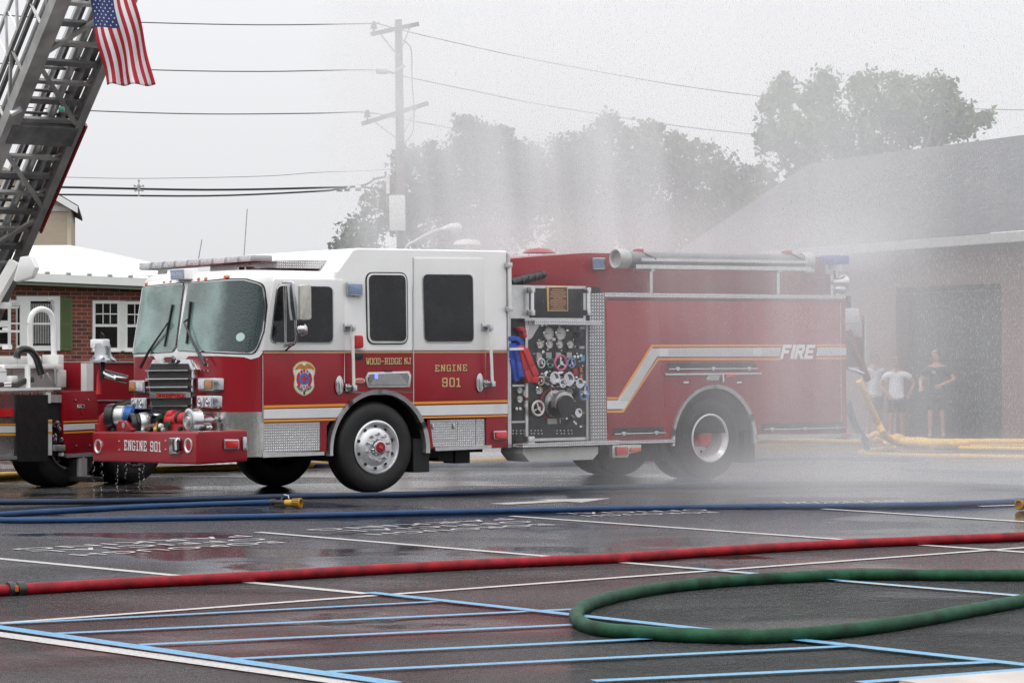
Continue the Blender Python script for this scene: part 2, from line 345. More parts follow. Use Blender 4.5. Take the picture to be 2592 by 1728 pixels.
lines('blue_bay_line', PBLUE, [(('J',-100,788),('J',2010,679),.075),(('J',250,828),('K',300,715),.085),(('J',640,880),('K',290,787),.085),(('J',1040,947),('K',740,847),.085),
  (('J',1500,1006),('K',1600,884),.085),(('K',380,1048),('K',2200,961),.09),(('K',1600,1056),('K',2500,985),.09),
  (('J',1690,640),('K',2500,990),.10),(('J',-100,788),('J',1800,1060),.12),(('K',790,524),('K',2500,669),.05)], .0125)
mb = MB(); mb.face([tuple(gr('V',x,y,.004)) for x, y in ((25,91),(150,97),(545,77),(655,83),(855,54),(315,64),(430,70))])
tag(mb.build('direction_arrow', PWHITE, smooth=False), kind='structure')
mb = MB(); a, b = gr('K',1780,1050), gr('K',2600,985)
n_ = Vector((a.y-b.y, b.x-a.x, 0)).normalized()*-3
mb.prism([(a.x,a.y),(b.x,b.y),(b.x+n_.x,b.y+n_.y),(a.x+n_.x,a.y+n_.y)], lambda u,v,d: (u,v,d), 0, .02)
tag(mb.build('pavement', KERBM, smooth=False), kind='structure')

# stencilled words, read from the far side
def stencil(rows, k, name):
    """rows: (word, right-near start, left end) in picture points; letter tops face the camera"""
    mb = MB()
    for wd, (x0,y0), (x1,y1), h in rows:
        A, B = gr(k,x0,y0), gr(k,x1,y1); d = (B-A); Ln = d.length; d.normalize(); n_ = Vector((-d.y, d.x, 0))
        if n_.y > 0: n_ = -n_          # letter tops point at the camera
        cu = bpy.data.curves.new('w', 'FONT'); cu.body = wd; cu.size = 1; cu.offset = -.004; cu.space_character = 1.15; o = bpy.data.objects.new('w', cu); COL.objects.link(o)
        dg = bpy.context.evaluated_depsgraph_get(); me = bpy.data.meshes.new_from_object(o.evaluated_get(dg))
        xs = [v.co.x for v in me.vertices]; ys = [v.co.y for v in me.vertices]; wx, wy = max(xs), .73
        vs = []
        for v in me.vertices:
            p = A + d*(v.co.x/wx*Ln) + n_*(v.co.y/wy*h); vs.append(mb.bm.verts.new((p.x, p.y, .0075)))
        for f in me.polygons:
            try: mb.bm.faces.new([vs[i] for i in f.vertices])
            except ValueError: pass
        bpy.data.objects.remove(o); bpy.data.curves.remove(cu); bpy.data.meshes.remove(me)
    o = mb.build(name, PWHITE, smooth=False)
    for f in o.data.polygons: pass
    return tag(o, kind='structure')
stencil([('BOROUGH',(2250,132),(560,243),.25),('OFFICIAL',(2130,108),(250,216),.25),('PARKING',(1990,82),(90,198),.25)], 'T', 'painted_bay_words')
stencil([('BOROUGH',(2250,128),(640,222),.25),('OFFICIAL',(2080,104),(400,196),.25),('PARKING',(1900,80),(110,184),.25)], 'U', 'painted_bay_words')
stencil([('BOROUGH',(1540,150),(640,176),.25),('OFFICIAL',(1480,134),(480,162),.25)], 'V', 'painted_bay_words')
stencil([('BOROUGH',(2900,86),(2050,90),.25),('OFFICIAL',(2850,74),(1960,84),.25)], 'V', 'painted_bay_words')
# ---------------------------------------------------------------- the fire engine
FE = Frame(gr('Z', 868, 1131), 37.3)
root = empty('fire_engine', FE.O, FE.a)
tag(root, 'dark red and white fire engine marked ENGINE 901, parked in the spray', 'fire engine')
S_, F_ = FE.side, FE.front
CW = 2.46
def sp(k, *pts, off=0.): return [S_(k, x, y, off) for x, y in pts]
def fp(k, t, *pts): return [F_(k, x, y, t) for x, y in pts]
def P(name, mb, m, par=root, **kw): return mb.build(name, m, par, **kw)
# plan outline of the cab from the far rear round the nose to the near rear
def arc2(c, r, a0, a1, n): return [(c[0]+r*math.cos(math.radians(a0+(a1-a0)*i/n)), c[1]+r*math.sin(math.radians(a0+(a1-a0)*i/n))) for i in range(n+1)]
TF, RC = -2.04, .38
def outline(dt, ins, rear):
    tf = TF + dt + ins; w0, w1 = ins, CW-ins; r = RC-ins*.5
    return [(rear, w1)] + arc2((tf+r, w1-r), r, 90, 180, 8) + [(tf-.012, CW*.72), (tf-.016, CW/2), (tf-.012, CW*.28)] + arc2((tf+r, w0+r), r, 180, 270, 8) + [(rear, w0)]
def rake(z): return 0 if z < 1.68 else .15*(z-1.68)/.85
def loft(mb, rings, mats=None, cap=True):
    R_ = [[mb.bm.verts.new(p) for p in r] for r in rings]
    for i in range(len(R_)-1):
        for j in range(len(R_[i])-1):
            f = mb.bm.faces.new([R_[i][j], R_[i][j+1], R_[i+1][j+1], R_[i+1][j]])
            if mats: f.material_index = mats[i]
    if cap: mb.bm.faces.new(R_[-1])
    return R_
ZB = 1.668
rings, ms = [], []
for z, ins, mi in ((.975,0,0),(1.62,0,0),(ZB,0,1),(2.1,0,1),(2.46,0,1),(2.53,.015,1),(2.57,.045,1),(2.6,.12,1)):
    rings.append([(t, y, z) for t, y in outline(rake(z), ins, -.6 if z > 1.6 else -.6)]); ms.append(mi)
m_ = MB(); loft(m_, rings, ms); P('cab_front', m_, [RED, WHITE], angle=50)
# raised crew cab
cr_ = [(-.6,1.15),(-.6,2.6)] + sp('D',(560,200)) + [(-.345,2.855),(-.27,2.875),(1.925,2.89),(1.925,1.15)]
cr_[2] = (-.555,2.605)
m_ = MB(); m_.side(cr_, 0, CW); o = P('cab_rear', m_, [WHITE, RED], bevel=.055, seg=4)
# nose panel behind the bumper (stainless) wrapping the corner
m_ = MB(); loft(m_, [[(t, y, z) for t, y in outline(0, 0, -1.58)] for z in (.462,.975)], cap=False); P('nose_skirt', m_, STEEL, angle=60)
# lower side panels with wheel arch
def archpts(tc, zc, r, a0, a1, n=18): return [(tc+r*math.cos(math.radians(a0+(a1-a0)*i/n)), zc+r*math.sin(math.radians(a0+(a1-a0)*i/n))) for i in range(n+1)]
AR = .70; AC = (.02, .50)
a_l = archpts(AC[0], AC[1], AR, 178, 90); a_r = archpts(AC[0], AC[1], AR, 90, 2)
for y0, y1 in ((0,.04),(CW-.04,CW)):
    m_ = MB(); m_.side([(-1.58,.845),(-1.58,1.3),(AC[0],1.3)] + [q for q in a_l if q[1] > .845][::-1] + [(-.72,.845)], y0, y1)
    m_.side([(AC[0]+.0005,1.3),(1.922,1.3),(1.922,.487),(1.66,.487),(1.66,.845)] + [q for q in a_r if q[1] > .845][::-1], y0, y1)
    P('lower_panel', m_, RED)
m_ = MB(); m_.side(rect(-1.6,1.93,.9,1.3), .5, CW-.5); m_.side(rect(-1.6,1.93,.62,.9), .85, CW-.85); P('chassis', m_, DARK)
# red uprights beside the arch
m_ = MB(); m_.side([(-.80,.5),(-.72,.5),(-.715,.8),(-.62,.9),(-.8,.9)], .003, .05); m_.side([(.73,.5),(.81,.5),(.76,.84),(.72,.84)], .003, .05); P('arch_panel', m_, RED)
# diamond plate below the doors
m_ = MB(); m_.side(rect(-1.598,-.80,.512,.845), .012, .05); o = P('kick_plate', m_, DIAM)
m_ = MB(); m_.side(sp('D',(105,1293),(475,1290),(475,1310),(105,1324)), -.01, .08); P('step_edge', m_, ALU)
m_ = MB(); m_.side([(.80,.523),(1.66,.523),(1.66,.842),(.745,.842)], .02, .06); P('kick_plate', m_, DIAM)
m_ = MB(); m_.side(sp('D',(1140,1262),(1480,1250),(1480,1270),(1145,1285)), -.01, .08); P('step_edge', m_, ALU)
m_ = MB()
for x0, y0, x1, y1 in ((1125,1105,1285,1107),(1285,1107,1284,1215),(1284,1215,1140,1218),(1395,1095,1393,1250)):
    a, b = sp('D',(x0,y0),(x1,y1)); m_.bar((a[0],.018,a[1]),(b[0],.018,b[1]),.006,.006,(0,1,0))
P('locker_outline', m_, GREYM)
for x in (1132, 1258):
    m_ = MB(); a = S_('D',x,1120); b = S_('D',x,1152); m_.side(rect(a[0]-.012,a[0]+.012,b[1],a[1]), 0, .03); P('locker_catch', m_, CHROME, bevel=.004)
# doors: plates 8 mm proud, upper white, lower red
def door(name, up, low, hx):
    e = empty(name); e.parent = root
    m_ = MB(); m_.side(up, -.008, .01); P('upper_panel', m_, WHITE, e, bevel=.003)
    m_ = MB(); m_.side(low, -.008, .01); P('lower_panel', m_, RED, e, bevel=.003)
    return e
d1 = door('front_door', rpoly([(-1.592,ZB),(-1.44,2.495),(-.482,2.502),(-.47,ZB)], [0,.03,.03,0]),
  [(-1.592,ZB-.002),(-.47,ZB-.002)] + [q for q in archpts(AC[0],AC[1],AR+.03,178,90) if q[1] > .85 and q[0] < -.47][::-1] + [(-1.592,.85)], 0)
d2 = door('rear_door', rpoly([(.52,ZB),(.50,2.776),(1.555,2.79),(1.586,ZB)], [0,.02,.02,0]),
  [(.52,ZB-.002),(1.586,ZB-.002),(1.595,.85)] + [q for q in archpts(AC[0],AC[1],AR+.03,90,2) if q[1] > .85 and q[0] > .52][::-1], 0)
m_ = MB(); m_.side(rect(1.597,1.92,.49,ZB-.002), -.004, .01); P('side_panel', m_, RED); m_ = MB(); m_.side(rect(-.462,.514,1.2,ZB-.002), -.003, .01); P('side_panel', m_, RED)
m_ = MB()
for t0, t1, z0, z1 in ((-1.6,-1.592,.85,1.62),(.506,.518,1.03,2.78),(.514,.52,1.03,2.78)):
    m_.side(rect(t0,t1,z0,z1), -.012, .01)
P('door_hinge', m_, ALU)
m_ = MB(); m_.side([(1.922,.487),(1.975,.487),(1.965,2.83),(1.922,2.86)], -.01, .15); P('rear_corner_trim', m_, ALU)
# pinstripe and stripes
m_ = MB(); m_.side(rect(-1.58,1.92,ZB-.022,ZB-.010), -.0105, -.006); P('pinstripe', m_, GOLD)
m_ = MB(); m_.side(rect(-1.60,1.92,ZB+.004,ZB+.009), -.0105, -.006); P('pinstripe', m_, GOLDD)
def arcx(z, r=AR+.02): return math.sqrt(max(0, r*r-(z-AC[1])**2))
def sstripe(name, m, z0a, z1a, z0b, z1b, d=-.011):
    """stripe either side of the arch; heights at the front end and rear end"""
    f = lambda t, a, b: a+(b-a)*(t+1.585)/3.5
    tl = AC[0]-arcx((z0a+z1a)/2); tr = AC[0]+arcx((z0b+z1b)/2)
    s1, s0 = (arcx(f(tl,z0a,z0b)), arcx(f(tl,z1a,z1b)))
    m_ = MB(); m_.side([(-1.585,z0a),(-1.585,z1a),(AC[0]-s0,f(AC[0]-s0,z1a,z1b)),(AC[0]-s1,f(AC[0]-s1,z0a,z0b))], d, -.006); P(name, m_, m); m_ = MB()
    m_.side([(AC[0]+arcx(z0b),f(.8,z0a,z0b)),(AC[0]+arcx(z1b),f(.7,z1a,z1b)),(1.918,z1b),(1.918,z0b)], d, -.006); P(name, m_, m)
sstripe('orange_stripe', ORANGE, 1.017,1.047, 1.042,1.07); sstripe('white_stripe', SILVER, .895,1.003, .90,1.022); sstripe('orange_stripe', ORANGE, .858,.882, .868,.888)
# windows
def window(name, pts, par, frame=.02, fm=CHROME, r=.07, y=-.008, gm=TINT):
    c = Vector((sum(p[0] for p in pts)/4, sum(p[1] for p in pts)/4))
    o_ = [tuple(c+(Vector(p)-c)*(1+frame*2/ (abs(Vector(p)-c)[0] if False else (Vector(p)-c).length))) for p in pts]
    m_ = MB(); m_.side(rpoly(o_, r*1.15, 6), y-.008, y+.004); w_ = P(name, m_, fm, par, bevel=.003)
    m_ = MB(); m_.side(rpoly(pts, r, 6), y-.012, y); P('pane', m_, gm, w_)
    return w_
w1 = window('window', sp('D',(195,293),(522,298),(524,634),(152,632)), d1, .012)
m_ = MB(); a, b = sp('D',(238,298),(240,632)); m_.bar((a[0],-.022,a[1]),(b[0],-.022,b[1]),.008,.012,(0,1,0)); a, b = sp('D',(226,298),(234,632)); m_.bar((a[0],-.022,a[1]),(b[0],-.022,b[1]),.008,.008,(0,1,0)); P('window_bar', m_, ALU, w1)
m_ = MB(); pts = sp('D',(722,210),(975,212),(980,645),(732,645)); m_.side(rpoly(pts,.11,6), -.008, .004); wf = P('window', m_, BLACK)
m_ = MB(); pts = sp('D',(730,217),(969,219),(974,638),(738,638)); m_.side(rpoly(pts,.1,6), -.014, -.004); P('window_frame', m_, WHITE2, wf, bevel=.003)
m_ = MB(); pts = sp('D',(740,227),(961,229),(966,625),(748,624)); m_.side(rpoly(pts,.075,6), -.019, -.01); P('pane', m_, TINT, wf)
window('window', sp('D',(1066,224),(1364,226),(1370,628),(1078,628)), d2, .010)
# windscreens mapped onto the nose outline
def nose(u, z, off):
    """u: distance along the outline from the nose centre, near side positive"""
    ol = outline(rake(z), -off, 0.5); i0 = len(ol)//2
    # walk
    pts = ol[i0:] if u >= 0 else ol[:i0+1][::-1]
    d = abs(u)
    for i in range(len(pts)-1):
        a, b = Vector(pts[i]), Vector(pts[i+1]); l = (b-a).length
        if d <= l or i == len(pts)-2: q = a+(b-a)*(d/l); return (q.x, q.y, z)
        d -= l
def nosepatch(name, pts, off, m, par=root):
    bm = bmesh.new(); f = bm.faces.new([bm.verts.new((u, 0, z)) for u, z in pts])
    us = [p[0] for p in pts]; zs = [p[1] for p in pts]
    nU = int((max(us)-min(us))/.05)+1
    for i in range(1, nU):
        x = min(us)+(max(us)-min(us))*i/nU; bmesh.ops.bisect_plane(bm, geom=bm.verts[:]+bm.edges[:]+bm.faces[:], plane_co=(x,0,0), plane_no=(1,0,0))
    for i in range(1, 4):
        x = min(zs)+(max(zs)-min(zs))*i/4; bmesh.ops.bisect_plane(bm, geom=bm.verts[:]+bm.edges[:]+bm.faces[:], plane_co=(0,0,x), plane_no=(0,0,1))
    bmesh.ops.triangulate(bm, faces=bm.faces[:])
    for v in bm.verts: v.co = nose(v.co.x, v.co.z, off)
    mb = MB(); mb.bm.free(); mb.bm = bm
    return P(name, mb, m, par, angle=60)
def nu(k, x, y, z):
    """outline position whose projection falls nearest the picture point"""
    tgt = uv(k, x, y)[0]; best = None
    for i in range(-88, 161):
        q = nose(i*.0125, z, 0); p = FE.O + FE.U*q[0] + FE.V*q[1] + Vector((0,0,q[2])); r = p-CAM
        X = r.dot(rt)/r.dot(fwd)*FPX+CX
        # visible side only: increasing X with u
        if best is None or abs(X-tgt) < best[0]: best = (abs(X-tgt), i*.0125)
    return best[1]
def wsc(pts): return [(nu('C', x, y, z), z) for x, y, z in pts]
wr = [(676,283,2.463),(880,265,2.475),(1010,262,2.478),(1128,292,2.42),(1140,420,2.18),(1128,560,1.90),(1080,708,1.645),(900,690,1.665),(605,695,1.69),(640,500,2.03)]
wl = [(383,312,2.44),(632,292,2.46),(640,330,2.40),(592,660,1.74),(572,700,1.68),(306,716,1.65)]
wr_, wl_ = wsc(wr), wsc(wl)
ws = []
for pts, rr in ((wr_, [.05,.1,.1,.13,.1,.1,.12,.1,.05,0]), (wl_, [.05,.03,.03,.03,.06,.03])):
    c = Vector((sum(p[0] for p in pts)/len(pts), sum(p[1] for p in pts)/len(pts)))
    gk = nosepatch('windscreen_gasket', rpoly([tuple(c+(Vector(p)-c)*(1+.028/(Vector(p)-c).length)) for p in pts], rr, 4), .006, BLACK)
    k2 = nosepatch('trim', rpoly([tuple(c+(Vector(p)-c)*(1+.012/(Vector(p)-c).length)) for p in pts], rr, 4), .009, CHROME, gk)
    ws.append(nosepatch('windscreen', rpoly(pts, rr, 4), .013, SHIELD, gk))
# white band dipping under the screens
uA, uB = nu('C',860,720,1.6), nu('C',1110,700,1.66)
nosepatch('white_band', [(uA+.02,1.615),(uA+.3,1.60),(uB-.12,1.575),(uB-.02,1.60),(uB+.05,ZB),(-2.0,ZB),(-2.0,1.60),(-.45,1.615),(-.38,1.57),(.28,1.57),(.36,1.615)], .003, WHITE)
# sticker
uS = nu('C',998,615,1.83); nosepatch('windscreen_sticker', [(uS+.05*math.cos(a/8*math.pi), 1.83+.05*math.sin(a/8*math.pi)) for a in range(16)], .016, mat('pale_sticker',(.5,.65,.62),.4), ws[0])
# wipers
for pts in (((375,795),(430,690),(535,535)),((770,780),(700,650),(640,520))):
    q = []
    for x, y in pts:
        yy, zz = F_('C',x,y,-2.12); q.append((-2.12 if y > 720 else -2.09, yy, zz))
    q = [(*[(-2.13, -2.08, -2.06)[i]], *F_('C', x, y, (-2.13,-2.08,-2.06)[i])) for i, (x, y) in enumerate(pts)]
    m_ = MB(); m_.tube(q, [.022,.016,.01], 6); wa = P('wiper_arm', m_, BLACK)
    bl = ((525,668),(573,412)) if pts[0][0] < 500 else ((660,650),(682,395))
    b = [(t_, *F_('C', x, y, t_)) for (x, y), t_ in zip(bl, (-2.06,-1.98))]
    m_ = MB(); m_.bar(b[0], b[1], .02, .035); m_.bar(q[2], tuple((Vector(b[0])*.4+Vector(b[1])*.6)), .02, .02); P('wiper_blade', m_, BLACK, wa)
# nose seam, wiper rivets
m_ = MB()
for x, y in ((780,745),(755,745),(785,780),(785,815),(762,815),(740,815)):
    a = F_('C',x,y,-2.06); m_.lathe([(.0,-.006),(.007,-.004),(.008,0)], (-2.055,a[0],a[1]), 'x', 8)
P('rivets', m_, CHROME)
# ---- grille
TG = -2.13
g0 = fp('P',TG,(160,320),(235,150),(700,150),(765,280),(735,850),(735,925),(232,925))
m_ = MB(); m_.front(g0, TG, -2.0); gri = P('grille', m_, CHROME, bevel=.01)
m_ = MB(); c = Vector((sum(p[0] for p in g0)/7, sum(p[1] for p in g0)/7))
m_.front(fp('P',TG,(185,300),(222,205),(700,205),(742,300),(728,920),(238,920)), TG-.003, TG+.02); P('grille_mesh', m_, mat('grille_mesh_black',(.01,.01,.01),.5,bump=.6,bscale=90), gri)
for (x0, x1, y, h) in ((185,740,290,10),(190,742,396,14),(198,738,500,18),(203,740,572,8),(228,735,745,16),(235,735,850,24),(236,735,922,6)):
    a, b = fp('P',TG,(x0,y),(x1,y-4)); hh = abs(F_('P',x0,y+h,TG)[1]-a[1])
    m_ = MB(); m_.hull8([(TG-.05,a[0],a[1]-hh),(TG-.05,b[0],b[1]-hh),(TG,b[0],b[1]-hh),(TG,a[0],a[1]-hh),(TG-.05,a[0],a[1]),(TG-.05,b[0],b[1]),(TG,b[0],b[1]+.01),(TG,a[0],a[1]+.01)])
    P('grille_slat', m_, CHROME, gri)
m_ = MB(); m_.front(fp('P',TG-.03,(205,580),(732,573),(732,645),(207,655)), TG-.035, TG); nb = P('name_bar', m_, CHROME, gri)
m_ = MB(); a, b = fp('P',TG-.04,(285,640),(460,640)); c2, d_ = fp('P',TG-.04,(470,640),(650,640)); top = F_('P',285,588,TG-.04)[1]
for i, (s0, s1, wd) in enumerate(((a[0],b[0],'WOOD'),(c2[0],d_[0],'RIDGE'))): slab(m_, wd, s0, s1, a[1], top, lambda u,v,d: (d,u,v), TG-.043, TG-.036)
P('name_lettering', m_, LRED, nb)
m_ = MB(); m_.front(fp('P',TG-.03,(370,150),(395,108),(490,105),(520,145),(490,195),(395,195)), TG-.05, TG); bd = P('grille_badge', m_, CHROME, gri, bevel=.006)
m_ = MB(); m_.front(fp('P',TG-.05,(385,150),(402,120),(483,118),(505,147),(482,182),(402,182)), TG-.056, TG-.04); P('badge_face', m_, mat('badge_red',(.12,.01,.02),.3), bd)
# ---- lamp clusters
def cluster(k, q, kind, par=root):
    """q: corners of the front face in picture points; near end bends round the corner"""
    t0 = -2.13; m_ = MB(); pts = fp(k,t0,*q); m_.front(rpoly(pts,.02), t0, -1.9); h = P('lamp_housing', m_, CHROME, par, bevel=.012)
    ym = (pts[0][0]+pts[1][0])/2; zt = (pts[0][1]+pts[1][1])/2; zb = (pts[2][1]+pts[3][1])/2; y0, y1 = pts[1][0], pts[0][0]
    dy = (y1-y0); dz = zt-zb
    if kind == 'ind':
        m_ = MB(); m_.front(rpoly(rect(y0+dy*.54,y1-dy*.08,zb+dz*.14,zt-dz*.14),.01), t0-.012, t0+.01); P('indicator_lens', m_, LAMB if q[0][0] < 350 and k == 'C' else LCLR, h, bevel=.006)
        m_ = MB(); m_.front(rpoly(rect(y0+dy*.06,y0+dy*.5,zb+dz*.14,zt-dz*.14),.01), t0-.012, t0+.01); P('indicator_lens', m_, LCLR if q[0][0] < 350 and k == 'C' else LAMB, h, bevel=.006)
    else:
        for f in (.27, .74):
            m_ = MB(); yc = y0+dy*f; zc = (zt+zb)/2; r = dz*.40
            m_.front(rpoly(rect(yc-dy*.2,yc+dy*.2,zb+dz*.1,zt-dz*.1),.012), t0-.006, t0+.01); rf = P('headlight', m_, LCLR, h, bevel=.004)
            m_ = MB(); m_.lathe([(r*.9,-.008),(r*.8,-.012),(r*.5,.0),(r*.42,-.02),(r*.1,-.03),(0,-.03)], (t0,yc,zc), 'x', 20); P('reflector', m_, CHROME, rf)
cluster('C', ((303,874),(398,872),(398,950),(303,950)), 'ind'); cluster('C', ((313,980),(410,978),(410,1052),(318,1055)), 'head')
cluster('P', ((817,390),(1022,388),(1022,560),(817,560)), 'ind'); cluster('P', ((800,618),(1012,615),(1012,785),(805,790)), 'head')
# ---- bumper
TB = -2.477
zt0, zb0 = .765, .395; zt1, zb1 = .715, .365
B = MB(); B.hull8([(TB,-.02,zb0),(TB,2.41,zb1),(-2.02,2.41,zb1),(-1.80,-.02,zb0+.02),(TB,-.02,zt0),(TB,2.41,zt1),(-2.02,2.41,zt1),(-1.80,-.02,zt0+.01)])
bu = P('bumper', B, RED, bevel=.035, seg=3)
m_ = MB(); m_.hull8([(TB+.06,.04,zt0-.01),(TB+.06,2.35,zt1-.008),(-2.04,2.35,zt1-.008),(-2.04,.04,zt0-.008),(TB+.06,.04,zt0+.005),(TB+.06,2.35,zt1+.005),(-2.04,2.35,zt1+.005),(-2.04,.04,zt0+.005)]); P('deck_plate', m_, DIAM, bu)
def place_b(u, v, d): return (TB-.004-d, u, v)
m_ = MB(); a, b = fp('S',TB,(752,645),(1358,643)); t_ = F_('S',752,478,TB)
# letters read left to right from the front: decreasing y
slab(m_, 'ENGINE 901', a[0], b[0], a[1], t_[1], place_b, -.002, .001, gap=.3); P('lettering', m_, SILVER, bu)
for x, y in ((667,500),(668,640),(1435,492),(1437,635)):
    a = F_('S',x,y,TB); m_ = MB(); m_.lathe([(0,-.012),(.012,-.008),(.014,.002)], (TB,a[0],a[1]), 'x', 10); P('bolt', m_, CHROME, bu)
for x, y, w_, h in ((320,582,.085,.11),(1812,568,.085,.11)):
    a = F_('S',x,y,TB); m_ = MB(); m_.lathe([(w_,0),(w_*1.0,-.012),(w_*.86,-.012),(w_*.7,.0),(w_*.3,.012),(0,.014)], (TB,a[0],a[1]), 'x', 24); P('air_horn', m_, RIMM, bu)
m_ = MB(); q = fp('S',TB,(1518,438),(1690,435),(1692,705),(1522,708)); m_.front(rpoly(q,.02), TB-.03, TB+.01); tw = P('tow_hook_plate', m_, CHROME, bu, bevel=.01)
m_ = MB(); q = fp('S',TB-.03,(1545,475),(1655,470),(1660,670),(1548,672)); m_.front(rpoly(q,.03), TB-.033, TB); tr_ = P('recess', m_, BLACK, tw)
a = F_('S',1625,560,TB-.05); m_ = MB(); m_.tube([(TB-.03,a[0]+.03,a[1]+.07),(TB-.07,a[0],a[1]+.04),(TB-.07,a[0]-.01,a[1]-.05),(TB-.03,a[0]+.02,a[1]-.08)], .018, 8); P('hook', m_, CHROME, tw)
q = sp('P',(1145,1180),(1342,1182),(1345,1310),(1148,1312),off=-.02); m_ = MB(); m_.side(rpoly(q,.015), -.045, 0); ml = P('side_lamp', m_, CHROME, bu, bevel=.008)
q = sp('P',(1180,1195),(1335,1196),(1338,1298),(1182,1298),off=-.04); m_ = MB(); m_.side(rpoly(q,.02), -.075, -.03); P('lens', m_, LRED, ml, bevel=.015)
q = sp('P',(1388,1150),(1445,1150),(1447,1325),(1392,1325),off=-.02); m_ = MB(); m_.side(rpoly(q,.015), -.045, 0); ml = P('marker_lamp', m_, CHROME, bu, bevel=.008)
q = sp('P',(1402,1175),(1434,1175),(1436,1300),(1405,1300),off=-.04); m_ = MB(); m_.side(rpoly(q,.01), -.052, -.03); P('lens', m_, LCLR, ml, bevel=.008)
# things on the bumper deck
def fb(x, y, t, k='S'): a = F_(k, x, y, t); return Vector((t, a[0], a[1]))
m_ = MB(); p = fb(1890,150,-2.36); R_ = .135
m_.lathe([(0,-.075),(R_*.25,-.075),(R_*.3,-.06),(R_*.75,-.055),(R_*.82,-.07),(R_,-.06),(R_*1.02,.06),(R_*.75,.07),(R_*.6,.1),(R_*.5,.2),(R_*.3,.3),(0,.36)], p, (Vector((0,1,0)),Vector((0,0,1)),Vector((1,0,0))), 32); si = P('siren', m_, CHROME, bu, angle=40)
m_ = MB(); m_.lathe([(R_*.8,-.074),(R_*.7,-.078),(R_*.65,-.06),(R_*.5,-.078),(R_*.42,-.06),(R_*.3,-.09),(0,-.09)], p, 'x', 24); P('siren_grille', m_, GREYM, si)
m_ = MB(); m_.cyl(p-Vector((-.03,0,R_)), p-Vector((-.03,0,R_+.08)), .05, .07); P('siren_foot', m_, CHROME, si)
# red intake elbow, blue collar, black coupling at the far end
m_ = MB(); a = fb(410,330,-2.30); b = fb(425,140,-2.30); c = fb(560,30,-2.25)
m_.tube([a, a*.5+b*.5, b, b*.4+c*.6+Vector((0,0,.0)), c], [.10,.085,.08,.08,.08], 14); m_.cyl(a+Vector((0,0,-.01)), a+Vector((0,0,.09)), .105, n=16); el = P('intake_elbow', m_, RED, bu, angle=50)
m_ = MB(); c = fb(560,85,-2.28); A3 = (Vector((.8,.6,0)),Vector((0,0,1)),Vector((.6,-.8,0)).normalized())
m_.lathe([(.0,-.06),(.14,-.06),(.15,-.02),(.15,.04),(.12,.05)], c, A3, 20); P('intake_flange', m_, BLACK, el)
m_ = MB(); m_.lathe([(.12,.04),(.125,.06),(.125,.16),(.11,.18)], c, A3, 20); P('intake_ring', m_, ALU, el)
m_ = MB(); m_.lathe([(.11,.17),(.135,.19),(.135,.28),(.11,.31),(0,.31)], c, A3, 16); P('intake_collar', m_, mat('blue_anodised',(.02,.09,.28),.3,metal=.4,var=.3,vscale=20), el)
m_ = MB(); c = fb(905,215,-2.36); A4 = (Vector((.25,1,0)).normalized(),Vector((0,0,1)),Vector((-.95,.25,-.1)).normalized())
m_.lathe([(.09,-.2),(.11,-.16),(.115,-.02),(.13,0),(.13,.05),(.105,.055),(.085,.0),(.07,-.1),(0,-.1)], c, A4, 24); P('hose_coupling', m_, mat('dark_gunmetal',(.06,.06,.06),.3,metal=.7), el)
m_ = MB(); m_.lathe([(.112,-.17),(.125,-.15),(.125,-.08),(.112,-.06)], c, A4, 24); P('coupling_ring', m_, ALU, el)
m_ = MB(); q = [F_('S',x,y,-2.44) for x, y in ((640,330),(640,220),(680,160),(760,158),(840,215),(925,330))]; m_.front(rpoly(q,.02), -2.46, -2.40); sh = P('tow_eye', m_, RED, bu, bevel=.01)
m_ = MB(); a = fb(735,232,-2.463); m_.lathe([(.035,-.004),(.025,-.006),(0,-.004)], a, 'x', 16); P('eye_hole', m_, GREYM, sh)
# middle: red nozzle and valve, green handles
m_ = MB(); a, b = fb(1480,150,-2.3), fb(1800,120,-2.3); m_.tube([a,(a+b)/2,b],[.075,.08,.075],14); m_.box(-2.36,-2.2,a.y-.45,a.y-.05,.76,.84); m_.cyl(fb(1500,60,-2.32), fb(1590,50,-2.32), .05); mv = P('deck_valve', m_, CRED, bu, angle=50)
m_ = MB(); m_.tube([fb(1410,90,-2.36), fb(1340,120,-2.38), fb(1310,200,-2.4)], [.045,.05,.03], 10); P('green_handle', m_, GREENH, mv)
m_ = MB(); a = fb(1470,230,-2.4); m_.lathe([(0,-.02),(.045,-.015),(.05,.01),(0,.02)], a, 'x', 12); P('green_cap', m_, GREENH, mv)
m_ = MB(); m_.tube([fb(1300,190,-2.42), fb(1290,235,-2.42), fb(1310,250,-2.42)], .022, 8); P('orange_cap', m_, LORA, mv)
m_ = MB(); a = fb(1690,110,-2.3); m_.lathe([(.082,-.03),(.088,-.02),(.088,.02),(.082,.03)], a, 'y', 16); P('strap', m_, BLACK, mv)
m_ = MB(); m_.tube([fb(1100,300,-2.4),fb(1160,265,-2.38),fb(1240,245,-2.36),fb(1290,290,-2.4)], .03, 8); P('deck_hose', m_, mat('brown_hose',(.12,.06,.03),.5), bu)
for x, y, m2 in ((1280,300,YELH),(1330,300,GREENH),(1360,245,WHITE2),(1400,310,GREYM),(1680,290,GREENH),(1180,310,BLACK),(2040,290,BLACK),(2160,270,CHROME)):
    a = fb(x,y,-2.42); m_ = MB(); m_.lathe([(0,-.03),(.026,-.02),(.03,.02),(0,.03)], a, 'y', 10); P('deck_fitting', m_, m2, bu)
m_ = MB(); q0 = fb(930,90,-2.1); m_.box(-2.12,-2.05,q0.y-.35,q0.y+.25,.72,.92); P('dark_recess', m_, DARK, bu)
